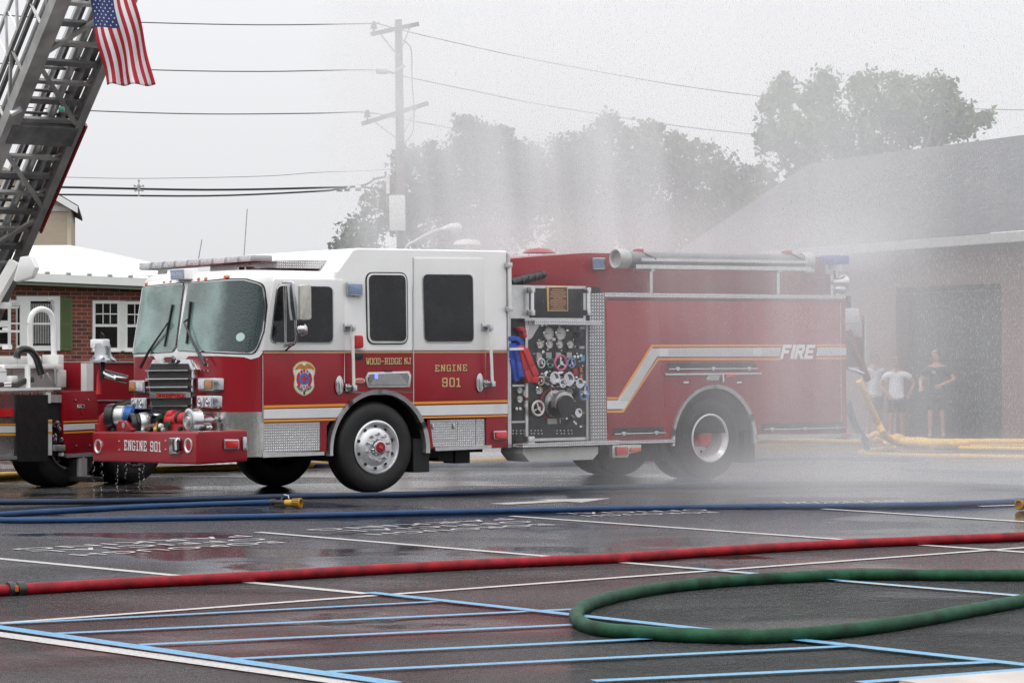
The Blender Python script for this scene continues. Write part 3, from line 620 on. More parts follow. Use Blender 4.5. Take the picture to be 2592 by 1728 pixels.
# bell on its post at the far corner
bt = -2.28
p = fb(145,745,bt,'C'); m_ = MB()
m_.lathe([(.0,.2),(.03,.2),(.085,.19),(.095,.15),(.10,.06),(.125,.02),(.16,-.01),(.162,-.03),(.13,-.025),(0,-.02)], p, 'z', 28); be = P('bell', m_, mat('nickel',(.33,.34,.35),.15,metal=1), angle=40)
m_ = MB(); m_.tube([p+Vector((0,0,-.02)), p+Vector((0,0,-.16)), p+Vector((0,0,-.24))], [.025,.03,.03], 8); P('bell_bracket', m_, DARK, be); m_ = MB(); m_.tube([p+Vector((0,0,.19)),p+Vector((0,-.03,.29)),p+Vector((0,.03,.32)),p+Vector((0,.05,.24))], .012, 6); P('bell_bracket', m_, DARK, be)
m_ = MB(); m_.tube([p+Vector((-.02,.06,-.13)),p+Vector((-.02,.06,-.22)),p+Vector((-.02,.06,-.42))],[.012,.028,.034],8); P('bell_rope', m_, CRED, be)
q = [Vector((t_, *F_('C',x,y,t_))) for x, y, t_ in ((140,800,bt),(160,835,-2.26),(225,862,-2.2),(295,870,-2.05))]
m_ = MB(); m_.tube(q, .03, 8); m_.bar(q[1],q[3],.04,.1); P('bell_arm', m_, CHROME, be)
p2 = fb(128,650,bt,'C'); m_ = MB(); m_.box(p2.x-.05,p2.x+.05,p2.y-.16,p2.y+.16,p2.z-.055,p2.z+.055); P('scene_light', m_, WHITE, be, bevel=.02)
# ---- roof: light bar, marker lamps, corner light, aerials, step plate
lb = [F_('C',x,y,-1.3) for x, y in ((432,160),(1128,110),(1128,150),(432,203))]
m_ = MB(); m_.front([(a[0],a[1]) for a in lb], -1.45, -1.18); lbo = P('light_bar', m_, mat('light_bar_base',(.45,.45,.46),.3,metal=.3), bevel=.02)
n_seg = 9
for i in range(n_seg):
    f0, f1 = (i+.05)/n_seg, (i+.95)/n_seg; a, b = Vector(lb[0]), Vector(lb[1]); c, d_ = Vector(lb[3]), Vector(lb[2])
    q = [a+(b-a)*f0, a+(b-a)*f1, c+(d_-c)*f1, c+(d_-c)*f0]; cc = (q[0]+q[1]+q[2]+q[3])/4; q = [cc+(x-cc)*.93 for x in q]
    m_ = MB(); m_.front([tuple(x) for x in q], -1.465, -1.165); P('lens', m_, LCLR if i % 3 else mat('frosted_lens',(.62,.62,.64),.25,coat=.6,var=.15,vscale=40), lbo, bevel=.012)
for x in (515, 1000, 1040):
    a = F_('C',x,200,-1.3); m_ = MB(); m_.bar((-1.3,a[0],a[1]+.03),(-1.3,a[0]+(.06 if x != 1040 else -.07),a[1]-.14),.12,.03); P('bar_bracket', m_, ALU, lbo)
for x, y in ((419,290),(530,281),(570,277),(740,260),(783,258),(901,246)):
    z = F_('C',x,y,-1.88)[1]; u_ = F_('C',x,y,-1.88); m_ = MB(); m_.lathe([(0,-.035),(.03,-.03),(.038,0),(.038,.02)], (-1.875,u_[0],u_[1]), 'x', 12, .8); P('clearance_lamp', m_, LORA)
q = [F_('C',x,y,-2.0) for x, y in ((555,198),(645,192),(648,258),(558,262))]; m_ = MB(); m_.front(rpoly(q,.01), -2.0, -1.82); cl = P('corner_light', m_, WHITE, bevel=.012)
c = Vector((sum(x[0] for x in q)/4, sum(x[1] for x in q)/4)); m_ = MB(); m_.front([tuple(c+(Vector(x)-c)*.86) for x in q], -2.012, -1.95); P('lens', m_, LBLUE, cl)
m_ = MB()
for k in range(9): yy = c.x-.13+.0325*k; m_.box(-2.015,-2.01,yy-.008,yy+.008,c.y-.02,c.y+.02)
P('led_row', m_, LCLR, cl)
m_ = MB(); m_.cyl((-1.8,c.x,c.y),(-1.62,c.x-.1,c.y+.0),.03); P('light_arm', m_, WHITE2, cl)
for x0, y0, y1, t_ in ((563,400,600,-1.0),(459,550,590,-1.0)):
    a = F_('Z',x0+5,y0+80 if y0 == 400 else y0,t_); b = F_('Z',x0-4,y1+10,t_); m_ = MB(); m_.tube([(t_,b[0],b[1]),(t_,a[0],a[1])], .006, 5); P('aerial', m_, GREYM)
q = sp('D',(192,142),(497,137),(452,190),(192,188),off=.4); m_ = MB(); m_.side(q, .4, 1.9); P('roof_step_plate', m_, DIAM)
q = sp('D',(60,190),(145,190),(145,195),(60,196),off=.3); m_ = MB(); m_.side(q,.3,.5); P('roof_vent', m_, BLACK)
# ---- side details
q = sp('D',(612,268),(708,270),(708,355),(614,352),off=-.03); m_ = MB(); m_.side(rpoly(q,.02), -.05, .0); sl = P('scene_light', m_, CHROME, bevel=.01)
q = sp('D',(625,280),(704,282),(704,344),(627,342),off=-.05); m_ = MB(); m_.side(rpoly(q,.02), -.062, -.03); P('lens', m_, LBLUE, sl, bevel=.006)
for pts in (((648,540),(655,905),(640,530),(632,890)),((1475,540),(1488,880),(1462,540),(1465,870))):
    a, b = sp('D',pts[0],pts[1],off=-.09); m_ = MB(); m_.cyl((a[0],-.09,a[1]),(b[0],-.09,b[1]),.019,n=12); h = P('grab_rail', m_, WHITE2)
    for (t_, z_) in (a, b):
        m_ = MB(); m_.box(t_-.028,t_+.028,-.12,0,z_-.04,z_+.03); m_.box(t_-.075,t_-.02,-.03,0,z_-.045,z_+.045); P('rail_bracket', m_, CHROME, h, bevel=.006)
for x, y, par in ((561,890,d1),(1406,875,d2)):
    a = S_('D',x,y); b = S_('D',x,y-58); hh = b[1]-a[1]; pts = [(a[0]+.058*math.cos(i/12*math.pi), a[1]+hh*math.sin(i/12*math.pi)) for i in range(24)]
    m_ = MB(); m_.side(pts, -.03, 0); h = P('door_handle', m_, CHROME, par, bevel=.01)
    pts = [(a[0]+.036*math.cos(i/12*math.pi), a[1]-.02+hh*.6*math.sin(i/12*math.pi)) for i in range(24)]
    m_ = MB(); m_.side(pts, -.032, -.02); P('handle_recess', m_, GREYM, h); m_ = MB(); m_.side(rect(a[0]-.012,a[0]+.012,a[1]-.09,a[1]+.06), -.045, -.03); P('handle_pull', m_, CHROME, h, bevel=.006)
q = sp('D',(658,592),(706,590),(710,665),(659,668),off=-.04); m_ = MB(); m_.side(rpoly(q,.03), -.06, 0); P('red_side_box', m_, CRED, bevel=.012)
q = sp('D',(660,698),(705,698),(705,732),(660,735)); m_ = MB(); m_.side(q, -.02, 0); P('socket', m_, BLACK, bevel=.004)
a = S_('D',688,863); pts = [(a[0]+.075*math.cos(i/10*math.pi), a[1]+.03*math.sin(i/10*math.pi)) for i in range(20)]; m_ = MB(); m_.side(pts,-.014,0); h = P('marker_lamp', m_, SILVER)
pts = [(a[0]+.06*math.cos(i/10*math.pi), a[1]+.02*math.sin(i/10*math.pi)) for i in range(20)]; m_ = MB(); m_.side(pts,-.024,-.01); P('lens', m_, LORA, h)
q = sp('D',(737,812),(983,805),(996,832),(988,903),(733,905),(720,845)); m_ = MB(); m_.side(q, -.018, 0); gl = P('side_vent', m_, ALU, bevel=.004)
q = sp('D',(748,824),(972,818),(982,838),(972,888),(742,890),(734,848)); m_ = MB(); m_.side(q, -.022, -.01); P('vent_opening', m_, BLACK, gl)
m_ = MB(); lo = [Vector(x) for x in q]
t0, t1 = min(x[0] for x in q)+.01, max(x[0] for x in q)-.01; z0, z1 = min(x[1] for x in q)+.006, max(x[1] for x in q)-.006
for k in range(-8, 34):
    for sg in (1, -1):
        ta = t0+(k*.0205 if sg > 0 else k*.0205); tb = ta+sg*(z1-z0)*1.0; za, zb_ = z0, z1
        if ta < t0+.012 or ta > t1-.012:
            continue
        if tb < t0: zb_ = z0+(ta-t0)/1.0; tb = t0
        if tb > t1: zb_ = z0+(t1-ta)/1.0; tb = t1
        m_.bar((ta,-.024,za),(tb,-.024,zb_),.0055,.003,(0,1,0))
P('vent_mesh', m_, ALU, gl)
a = S_('D',783,835); m_ = MB(); m_.box(a[0]-.022,a[0]+.022,-.029,-.02,a[1]-.03,a[1]+.03); P('warning_light', m_, BLUEL, gl)
q = sp('D',(835,800),(880,799),(878,810),(838,811)); m_ = MB(); m_.side(q,-.024,0); P('vent_badge', m_, BLACK, gl)
q = sp('D',(1490,1165),(1568,1162),(1570,1215),(1492,1217),off=-.02); m_ = MB(); m_.side(rpoly(q,.01),-.04,0); ml = P('side_lamp', m_, CHROME, bevel=.006)
q = sp('D',(1503,1170),(1572,1168),(1574,1212),(1505,1213),off=-.04); m_ = MB(); m_.side(rpoly(q,.015),-.07,-.02); P('lens', m_, LRED, ml, bevel=.012)
# lettering on the doors
def sidetext(txt, k, bl, br, tl, y=-.014, gap=.2, gold=True, shear=0):
    (u0, v0), (u1, v1), (_, v2) = S_(k,*bl), S_(k,*br), S_(k,*tl)
    m_ = MB(); slab(m_, txt, u0+.008, u1+.008, v0-.008, v2-.008, lambda u,v,d: (u,d,v), y, y-.0015, gap, shear, v1-v0); e = P('lettering_shade', m_, GOLDD)
    m_ = MB(); slab(m_, txt, u0, u1, v0, v2, lambda u,v,d: (u,d,v), y-.003, y-.0045, gap, shear, v1-v0); return P('lettering', m_, GOLD if gold else SILVER)
sidetext('WOOD-RIDGE NJ','Q',(1475,278),(2218,270),(1475,170),y=-.006,gap=.12)
sidetext('ENGINE','D',(1140,808),(1332,804),(1140,768),y=-.008,gap=.35)
sidetext('901','D',(1183,900),(1293,900),(1183,845),y=-.008,gap=.3)
# fire department shield
def shape(k, pts, y0, y1, m, name, par, r=0): q = rpoly(sp(k,*pts), r, 5) if r else sp(k,*pts); mm = MB(); mm.side(q, y0, y1); return P(name, mm, m, par)
cxq = 447
lp = [(447,215),(560,245),(645,350),(605,500),(622,650),(560,740),(447,808),(330,740),(272,650),(290,500),(248,350),(335,245)]
shd = shape('Q', lp, -.0115, -.007, GOLD, 'door_emblem', d1, .12)
shape('Q', [(cxq+(x-cxq)*.91, 505+(y-505)*.93) for x, y in lp], -.0135, -.009, mat('emblem_white',(.72,.70,.64),.35), 'emblem_field', shd, .12)
def ell(k, cx_, cy_, rx, ry, y0, y1, m, name, par, n=28): return shape(k, [(cx_+rx*math.cos(i/n*2*math.pi), cy_+ry*math.sin(i/n*2*math.pi)) for i in range(n)], y0, y1, m, name, par)
ell('Q',447,515,130,158,-.0155,-.012,CRED,'emblem_ring',shd); ell('Q',447,515,88,100,-.0175,-.014,mat('emblem_blue',(.03,.16,.5),.35,var=.5,vscale=90),'emblem_disc',shd)
shape('Q', [(390,500),(420,490),(447,420),(460,480),(510,500),(515,520),(470,530),(480,580),(447,560),(410,585),(425,530),(395,525)], -.0195,-.016,CRED,'emblem_tools',shd)
EAG = mat('emblem_gold',(.45,.22,.05),.4,var=.3,vscale=90)
shape('Q', [(290,380),(310,320),(360,270),(410,262),(447,300),(490,258),(540,270),(595,320),(615,380),(560,345),(500,350),(470,365),(447,358),(420,368),(400,350),(340,350)], -.0155,-.012,EAG,'emblem_eagle',shd,.01)
def arctext(txt, cx_, cy_, rx, ry, a0, a1, h, m, name, inv=False):
    mb_ = MB(); n = len(txt)
    for i, ch in enumerate(txt):
        a = math.radians(a0+(a1-a0)*(i+.5)/n); px, py = cx_+rx*math.cos(a), cy_-ry*math.sin(a)
        u, v = S_('Q',px,py); sx_ = S_('Q',px+100,py)[0]-u; sc1 = sx_/100*h/1.6
        rot = (a-math.pi/2) if not inv else (a+math.pi/2)
        c_, s_ = math.cos(rot), math.sin(rot)
        for j, q in enumerate(glyph(ch)):
            mb_.prism([(u+((x-.5)*c_-(y-.8)*s_)*sc1, v+((x-.5)*s_+(y-.8)*c_)*sc1) for x, y in q], lambda u_,v_,d: (u_,d,v_), -.016, -.0185-j*.00005)
    P(name, mb_, m, shd)
# letters P, T and full stop are not in the slab set: add them
_g0 = glyph
def glyph(ch):
    S = .24
    if ch == 'P': return [[(.1,0),(.34,0),(.34,1.6),(.1,1.6)],[(.1,1.36),(.95,1.36),(.95,1.6),(.1,1.6)],[(.1,.62),(.95,.62),(.95,.86),(.1,.86)],[(.72,.62),(.95,.62),(.95,1.6),(.72,1.6)],[(0,0),(.5,0),(.5,.2),(0,.2)]]
    if ch == 'T': return [[(.38,0),(.62,0),(.62,1.6),(.38,1.6)],[(0,1.36),(1,1.36),(1,1.6),(0,1.6)],[(.2,0),(.8,0),(.8,.2),(.2,.2)]]
    return _g0(ch)
arctext('FIRE',447,515,108,126,140,40,48,SILVER,'emblem_lettering'); arctext('DEPT',447,515,108,128,232,308,48,SILVER,'emblem_lettering',True)
arctext('WOOD-RIDGE',447,500,150,205,218,322,36,BLACK,'emblem_lettering',True); arctext('NJ',447,500,30,245,255,285,42,BLACK,'emblem_lettering',True)
# mirror
def sv(k, x, y, off): a = S_(k, x, y, off); return Vector((a[0], off, a[1]))
m_ = MB(); m_.tube([sv('D',225,272,-.05),sv('D',290,272,-.3),sv('D',302,300,-.34),sv('D',303,520,-.34),sv('D',308,620,-.33),sv('D',295,645,-.25),sv('D',235,655,-.05)], .016, 8); mi = P('mirror', m_, CHROME, angle=60)
m_ = MB(); m_.tube([sv('D',275,655,-.2),sv('D',245,682,-.03)], .012, 6); P('mirror_strut', m_, BLACK, mi)
m_ = MB(); q = [S_('D',x,y,-.36) for x, y in ((316,290),(368,284),(383,300),(385,490),(372,498),(316,500))]; m_.side(rpoly(q,.02), -.42, -.22); P('mirror_housing', m_, mat('weathered_white',(.5,.49,.45),.4,var=.15,vscale=12,bst=(1,1,.2)), mi, bevel=.03)
m_ = MB(); q = [S_('D',x,y,-.36) for x, y in ((285,275),(316,290),(316,498),(300,500))]; m_.side(q, -.40, -.24); P('mirror_back', m_, CHROME, mi, bevel=.01)
c = sv('D',348,555,-.36); m_ = MB(); m_.lathe([(0,-.05),(.03,-.045),(.07,-.01),(.075,.01),(.05,.04),(0,.05)], c, 'y', 20); m_.tube([sv('D',305,540,-.34), c], .012, 6); P('spot_mirror', m_, CHROME, mi)
# ---- wheels
def wheel(t, yo, rear=False, far=False):
    R_, c = .535, (t, yo, .535-.0); s = -1 if far else 1
    o_ = lambda prof: [(r, h*s) for r, h in prof]
    m_ = MB(); m_.lathe(o_([(.30,.02),(.36,.0),(.44,-.004),(.50,.012),(.525,.035),(.535,.07),(.535,.27),(.51,.30),(.36,.31),(.30,.29)]), c, 'y', 56); wh = P('wheel', m_, RUBBER, angle=50)
    m_ = MB()
    for k in range(4): rr = .5351; m_.lathe(o_([(rr,.075+.055*k),(rr+.002,.077+.055*k),(rr+.002,.09+.055*k),(rr,.092+.055*k)]), c, 'y', 56)
    P('tread', m_, DARK, wh)
    if not rear:
        m_ = MB(); m_.lathe(o_([(.31,.022),(.318,.0),(.30,-.008),(.292,.0),(.285,.03),(.27,.055),(.24,.035),(.215,.0),(.16,-.012),(.12,-.015),(.0,-.015)]), c, 'y', 48); ri = P('rim', m_, RIMM, wh, angle=45)
        for k in range(10):
            a = 2*math.pi*(k+.5)/10; m_ = MB(); m_.lathe(o_([(.021,.012),(.019,.0),(0,.0)]), (t+.245*math.cos(a), yo+.022*s, c[2]+.245*math.sin(a)), 'y', 10); P('vent_hole', m_, BLACK, ri)
            m_ = MB(); m_.lathe(o_([(.02,.0),(.02,-.03),(.012,-.055),(0,-.06)]), (t+.155*math.cos(a), yo-.012*s, c[2]+.155*math.sin(a)), 'y', 8); P('wheel_nut', m_, CHROME, ri)
        m_ = MB(); m_.lathe(o_([(.105,-.01),(.1,-.05),(.085,-.075),(.06,-.08),(0,-.08)]), c, 'y', 24); P('hub', m_, CHROME, ri)
        m_ = MB(); m_.lathe(o_([(.066,-.078),(.06,-.09),(0,-.092)]), c, 'y', 20); P('hub_cap', m_, RED, ri)
        m_ = MB(); m_.lathe(o_([(.026,-.09),(.02,-.1),(0,-.1)]), c, 'y', 12); P('cap_centre', m_, LRED, ri)
    else:
        m_ = MB(); m_.lathe(o_([(.31,.022),(.318,.0),(.30,-.008),(.292,.0),(.285,.03),(.262,.05),(.25,.09),(.235,.21),(.2,.25),(.12,.25),(0,.25)]), c, 'y', 48); ri = P('rim', m_, RIMD, wh, angle=45)
        for k in range(10):
            a = 2*math.pi*k/10; m_ = MB(); m_.lathe(o_([(.022,.0),(.018,-.004),(0,-.004)]), (t+.19*math.cos(a), yo+.248*s, c[2]+.19*math.sin(a)), 'y', 10); P('vent_hole', m_, BLACK, ri)
        m_ = MB(); m_.lathe(o_([(.115,.25),(.112,.1),(.09,.075),(0,.07)]), c, 'y', 24); P('hub', m_, LRED, ri)
    return wh
wheel(0, .02); wheel(0, CW-.02, far=True); wheel(5.243, .03, True); wheel(5.243, .37, True); wheel(5.243, CW-.03, True, True); wheel(5.243, CW-.37, True, True)
def archtrim(name, tc, zc, r, y, wdt=.05):
    m_ = MB(); n = 40; prev = None
    pts = archpts(tc, zc, r, 184, -4, n)
    for i in range(n):
        (a0, b0), (a1, b1) = pts[i], pts[i+1]; k0 = (r-wdt)/r
        c0 = (tc+(a0-tc)*k0, zc+(b0-zc)*k0); c1 = (tc+(a1-tc)*k0, zc+(b1-zc)*k0)
        m_.hull8([(a0,y,b0),(a1,y,b1),(a1,.06,b1),(a0,.06,b0),(c0[0],y+.012,c0[1]),(c1[0],y+.012,c1[1]),(c1[0],.06,c1[1]),(c0[0],.06,c0[1])])
    P(name, m_, ALU, angle=50)
archtrim('wheel_arch_trim', AC[0], AC[1], AR+.015, -.035)
def liner(tc, zc, r, y0, y1):
    m_ = MB(); pts = archpts(tc, zc, r, 190, -10, 24)
    for i in range(24): m_.face([(pts[i][0],y0,pts[i][1]),(pts[i+1][0],y0,pts[i+1][1]),(pts[i+1][0],y1,pts[i+1][1]),(pts[i][0],y1,pts[i][1])])
    m_.side([(p_[0],p_[1]) for p_ in pts], y1, y1+.01); P('wheel_well', m_, DARK)
liner(AC[0], AC[1], AR-.02, .05, .6); liner(AC[0], AC[1], AR-.02, CW-.6, CW-.05)
m_ = MB(); m_.box(.55,.78,.05,.45,.22,.62); P('mud_flap', m_, DARK)
# front axle, sump, under-cab darkness
m_ = MB(); m_.box(-1.9,1.95,.55,1.9,.42,.75); m_.box(1.95,7.5,.75,1.75,.48,.8); m_.cyl((0,.2,.5),(0,CW-.2,.5),.09); m_.cyl((5.243,.3,.5),(5.243,CW-.3,.5),.13); m_.lathe([(0,-.25),(.22,-.2),(.25,0),(.2,.2),(0,.25)],(5.3,1.23,.5),'y',16); m_.cyl((2,1.1,.5),(5.2,1.2,.5),.06)
for t_, z_ in ((1.0,.38),(1.45,.30),(1.2,.33),(3.5,.4),(4.2,.42)): m_.box(t_-.1,t_+.12,.3,.55,z_,.55)
P('underframe', m_, DARK)
# ---- pump section
m_ = MB(); m_.side(rect(1.97,3.49,.54,2.47), .12, CW-.1); P('pump_housing', m_, DARK)
m_ = MB(); m_.side(rect(2.03,3.22,.55,2.02), .06, .121); pp = P('pump_panel', m_, PANEL)
q = sp('E',(50,325),(165,322),(165,535),(50,535),off=.02); m_ = MB(); m_.side(rect(1.97,2.215,2.065,2.475), .02, .12); P('side_filler', m_, ALU)
m_ = MB(); m_.side(rect(2.218,3.18,2.03,2.475), .03, .12); P('upper_frame', m_, ALU)
m_ = MB(); m_.side(rect(2.29,3.135,2.075,2.44), .02, .1); up_ = P('upper_door', m_, PANEL, bevel=.004)
q = sp('E',(303,327),(438,326),(440,490),(307,490),off=.0); m_ = MB(); m_.side(q, .0, .03); pl = P('plaque', m_, GOLD, up_, bevel=.003)
q = sp('E',(310,334),(432,333),(434,483),(313,483),off=.0); m_ = MB(); m_.side(q, -.003, .02); P('plaque_face', m_, BRONZE, pl)
m_ = MB()
for j, y in enumerate(range(348, 478, 14)):
    ww = (40, 52, 46, 56, 30, 50, 54, 48, 36, 44)[j % 10]; a, b = S_('E',372-ww,y), S_('E',372+ww,y); m_.box(a[0],b[0],-.005,0,a[1]-.009,a[1]+.006)
P('plaque_lines', m_, mat('raised_bronze',(.35,.2,.12),.4,var=.6,vscale=130), pl)
for x, y0, y1 in ((203,350,500),(573,352,500)):
    a, b = sv('E',x,y0,-.06), sv('E',x,y1,-.06); m_ = MB(); m_.cyl(a,b,.022,n=10); h = P('grab_rail', m_, WHITE2)
    for q_ in (a, b): m_ = MB(); m_.box(q_.x-.03,q_.x+.03,-.08,.05,q_.z-.035,q_.z+.035); P('rail_bracket', m_, CHROME, h, bevel=.006)
a, b = sv('E',53,185,-.06), sv('E',58,475,-.06); m_ = MB(); m_.cyl(a,b,.02,n=10); h = P('grab_rail', m_, WHITE2)
for q_ in (a, b): m_ = MB(); m_.box(q_.x-.04,q_.x+.03,-.08,.0,q_.z-.03,q_.z+.03); P('rail_bracket', m_, CHROME, h, bevel=.006)
q = sp('E',(190,522),(260,524),(640,527),(640,550),(255,552),(235,590),(200,625),(190,625),off=-.06); m_ = MB(); m_.side([(2.27,2.045),(3.33,2.04),(3.33,1.985),(2.27,1.99)], -.1, .12); P('hood_shelf', m_, DIAM)
m_ = MB(); m_.side([(2.27,1.99),(2.45,1.99),(2.33,1.83),(2.27,1.80)], .03, .06); P('gusset', m_, DIAM)
m_ = MB(); m_.side(rect(2.225,2.265,.56,2.03), .03, .12); m_.side(rect(3.185,3.235,.555,2.03), .03, .12); m_.side(rect(2.27,3.18,.555,.59), .04, .12); P('panel_frame', m_, ALU)
m_ = MB(); m_.side(sp('E',(583,375),(680,368),(695,1345),(590,1345)), .0, .12); P('diamond_column', m_, DIAM2)
# running board and its box
m_ = MB(); m_.side([(1.985,.492),(1.985,.532),(3.52,.552),(3.52,.50)], -.22, .2); P('running_board', m_, DIAM)
q = sp('E',(140,1392),(640,1382),(638,1430),(603,1470),(183,1485),(140,1430),off=-.1); m_ = MB(); m_.side(q, -.1, .35); P('board_box', m_, WHITE2, bevel=.006)
m_ = MB(); a = sv('E',185,1340,-.12); m_.box(a.x-.05,a.x+.05,-.16,-.08,a.z-.05,a.z+.045); P('board_catch', m_, CHROME, bevel=.01)
# gauges, valves, handles
def gauge(x, y, r, name='gauge'):
    c = sv('E',x,y,.06); m_ = MB(); m_.lathe([(r,0),(r*1.02,-.02),(r*.9,-.03),(r*.86,-.02)], c, 'y', 24); ga = P(name, m_, CHROME, pp)
    m_ = MB(); m_.lathe([(r*.88,-.018),(r*.86,-.022),(0,-.022)], c, 'y', 24); P('dial', m_, mat('dial_face',(.6,.6,.57),.3), ga) if not MATS.get('dial_face') else P('dial', m_, MATS['dial_face'], ga)
    m_ = MB(); a_ = random.uniform(2.6,4.2); m_.bar((c.x,c.y-.024,c.z),(c.x+math.cos(a_)*r*.7,c.y-.024,c.z+math.sin(a_)*r*.7),.008,.003,(0,1,0))
    for k in range(9): b_ = math.radians(-30+k*30); m_.bar((c.x+math.cos(b_)*r*.62,c.y-.0235,c.z+math.sin(b_)*r*.62),(c.x+math.cos(b_)*r*.78,c.y-.0235,c.z+math.sin(b_)*r*.78),.006,.002,(0,1,0))
    P('needle', m_, BLACK, ga)
for x, y, r in ((304,638,.085),(384,638,.085),(247,710,.054),(309,710,.054),(377,710,.054),(447,710,.054),(242,1012,.054),(446,1018,.054),(112,1012,.045),(112,1070,.05)): gauge(x,y,r)
def ring(x, y, r, m, off=0., name='valve_wheel', tilt=1.):
    c = sv('E',x,y,off); m_ = MB(); m_.tube([(c.x+math.cos(a/20*2*math.pi)*r*tilt,c.y,c.z+math.sin(a/20*2*math.pi)*r) for a in range(21)], r*.17, 8, False); o_ = P(name, m_, m, pp, angle=60)
    m_ = MB(); 
    for k in range(3): a_ = math.radians(90+120*k+random.uniform(-20,20)); m_.bar(c, (c.x+math.cos(a_)*r*tilt,c.y,c.z+math.sin(a_)*r), r*.22, .012, (0,1,0))
    m_.cyl((c.x,c.y-.02,c.z),(c.x,.06,c.z),r*.28,n=10); P('spokes', m_, CHROME, o_)
RW, RG, RP_, RB = mat('ring_white',(.6,.58,.55),.4), mat('ring_green',(.02,.3,.24),.4), mat('ring_pink',(.5,.1,.2),.4), mat('ring_blue',(.1,.22,.45),.4)
ring(262,833,.055,RW); ring(322,832,.055,RG); ring(390,832,.092,RP_,-.05); ring(461,832,.058,RB); ring(241,1132,.088,RW,-.04); ring(545,1027,.09,RB,-.08,tilt=.8); ring(258,950,.05,mat('ring_yellow',(.6,.5,.2),.4))
def outlet(x, y, r, l, m=CHROME, bm_=None):
    c = sv('E',x,y,.06); ax_ = (Vector((1,0,0)),Vector((0,0,1)),Vector((0,-1,0)))
    m_ = MB(); m_.lathe([(r*1.25,0),(r*1.3,.03),(r,.035),(r,l*.6),(r*1.15,l*.62),(r*1.15,l),(r*.8,l),(r*.75,l*.8),(0,l*.8)], c, ax_, 20); return P('outlet', m_, m, pp)
outlet(300,930,.07,.16); outlet(380,938,.075,.2); outlet(340,965,.05,.2); outlet(458,965,.055,.18); outlet(470,1160,.05,.12)
c = sv('E',330,1105,.06); m_ = MB(); m_.lathe([(.20,0),(.205,-.02),(.18,-.025)], c, 'y', 32); P('intake_ring', m_, RED, pp)
o_ = outlet(345,1100,.13,.22, ALU); c = sv('E',398,1118,-.1); m_ = MB(); m_.lathe([(.0,-.1),(.135,-.1),(.145,-.02),(.14,.1),(.1,.14),(0,.14)], c, 'y', 24); P('intake_cap', m_, BLACK, pp)
m_ = MB(); m_.tube([sv('E',322,985,-.05),sv('E',330,1040,-.1),sv('E',345,1060,-.12)],.006,5); m_.tube([sv('E',385,1180,0),sv('E',388,1230,0)],.006,5); m_.bar(sv('E',472,1215,-.02),sv('E',492,1238,-.02),.02,.02); P('chain', m_, CHROME, pp)
for x0, y0, x1, y1, m2 in ((230,762,262,830,GREYM),(290,762,325,800,GREYM),(358,762,390,800,GREYM),(430,762,462,800,GREYM),(520,780,548,820,mat('label_blue',(.1,.3,.55),.4)),
  (510,590,545,610,GREYM),(470,868,495,912,CRED),(512,720,545,738,GREYM),(425,890,458,935,GREYM),(380,1010,416,1045,WHITE2),(378,1012,414,1022,CRED),(415,1074,450,1100,YELH),(300,1198,360,1235,GREYM),(306,1205,330,1232,BLACK),(336,1205,354,1232,BLACK),
  (515,860,528,890,LORA),(515,905,526,940,LORA),(485,630,512,660,DARK),(480,670,530,700,DARK),(150,1100,165,1120,WHITE2),(142,1125,168,1155,DARK),(180,1095,210,1150,DARK),(205,1125,215,1150,CRED),(305,1170,345,1178,LRED),(360,505,388,515,GREYM),(510,1120,540,1175,DARK),(60,1215,150,1228,ALU),(65,975,145,988,ALU),(140,1010,170,1050,GREYM),(150,1060,170,1080,RED),(330,665,352,685,SILVER)):
    a, b = S_('E',x0,y1,.05), S_('E',x1,y0,.05); m_ = MB(); m_.side(rect(a[0],b[0],a[1],b[1]), .045-random.random()*.02, .062); P('panel_label', m_, m2, pp)
m_ = MB()
for x in [75+24*i for i in range(9)]+[370+24*i for i in range(5)]:
    for y in (1278, 1298): m_ = MB(); a = S_('E',x+random.uniform(-4,4),y,.05); m_.side(rect(a[0]-.009,a[0]+.009,a[1]-.009,a[1]+.009), .05, .062); P('drain_label', m_, GREYM, pp)
m_ = MB()
for k in range(60):
    a = S_('E',random.uniform(205,545),random.uniform(580,1260),.05); s_ = random.uniform(.004,.012); m_.side(rect(a[0]-s_*1.6,a[0]+s_*1.6,a[1]-s_,a[1]+s_), .05, .063)
P('small_fittings', m_, CHROME, pp)
for x, y in ((478,792),(500,792),(520,785),(270,760),(95,1135),(118,1135),(440,900),(490,930),(545,960),(268,930)):
    c = sv('E',x,y,.02); m_ = MB(); m_.cyl(c,(c.x,.06,c.z),.012,n=8); m_.lathe([(0,-.02),(.022,-.015),(.022,.01),(0,.015)],c,'y',10); P('control_knob', m_, CHROME, pp)
# crosslay recess with red and blue folded lines
m_ = MB(); m_.side(rect(1.975,2.215,.56,2.06), .1, .13); P('crosslay_bay', m_, PANEL)
def fold(pts, wd, m, name, off=-.06, par=None):
    m_ = MB(); q = [sv('E',x,y,off) for x, y in pts]
    for i in range(len(q)-1):
        a, b = q[i], q[i+1]; d = (b-a).normalized(); n_ = Vector((d.z,0,-d.x))*wd/2
        m_.hull8([a-n_, a+n_, a+n_+Vector((0,.12,0)), a-n_+Vector((0,.12,0)), b-n_, b+n_, b+n_+Vector((0,.12,0)), b-n_+Vector((0,.12,0))])
    return P(name, m_, m, bevel=.012)
fold([(65,672),(100,668),(135,690),(138,715)],.055,CBLUE,'folded_hose'); fold([(80,700),(78,800),(110,950)],.10,CBLUE,'folded_hose',-.03); fold([(105,720),(125,820),(140,925)],.11,CBLUE,'folded_hose',-.07)
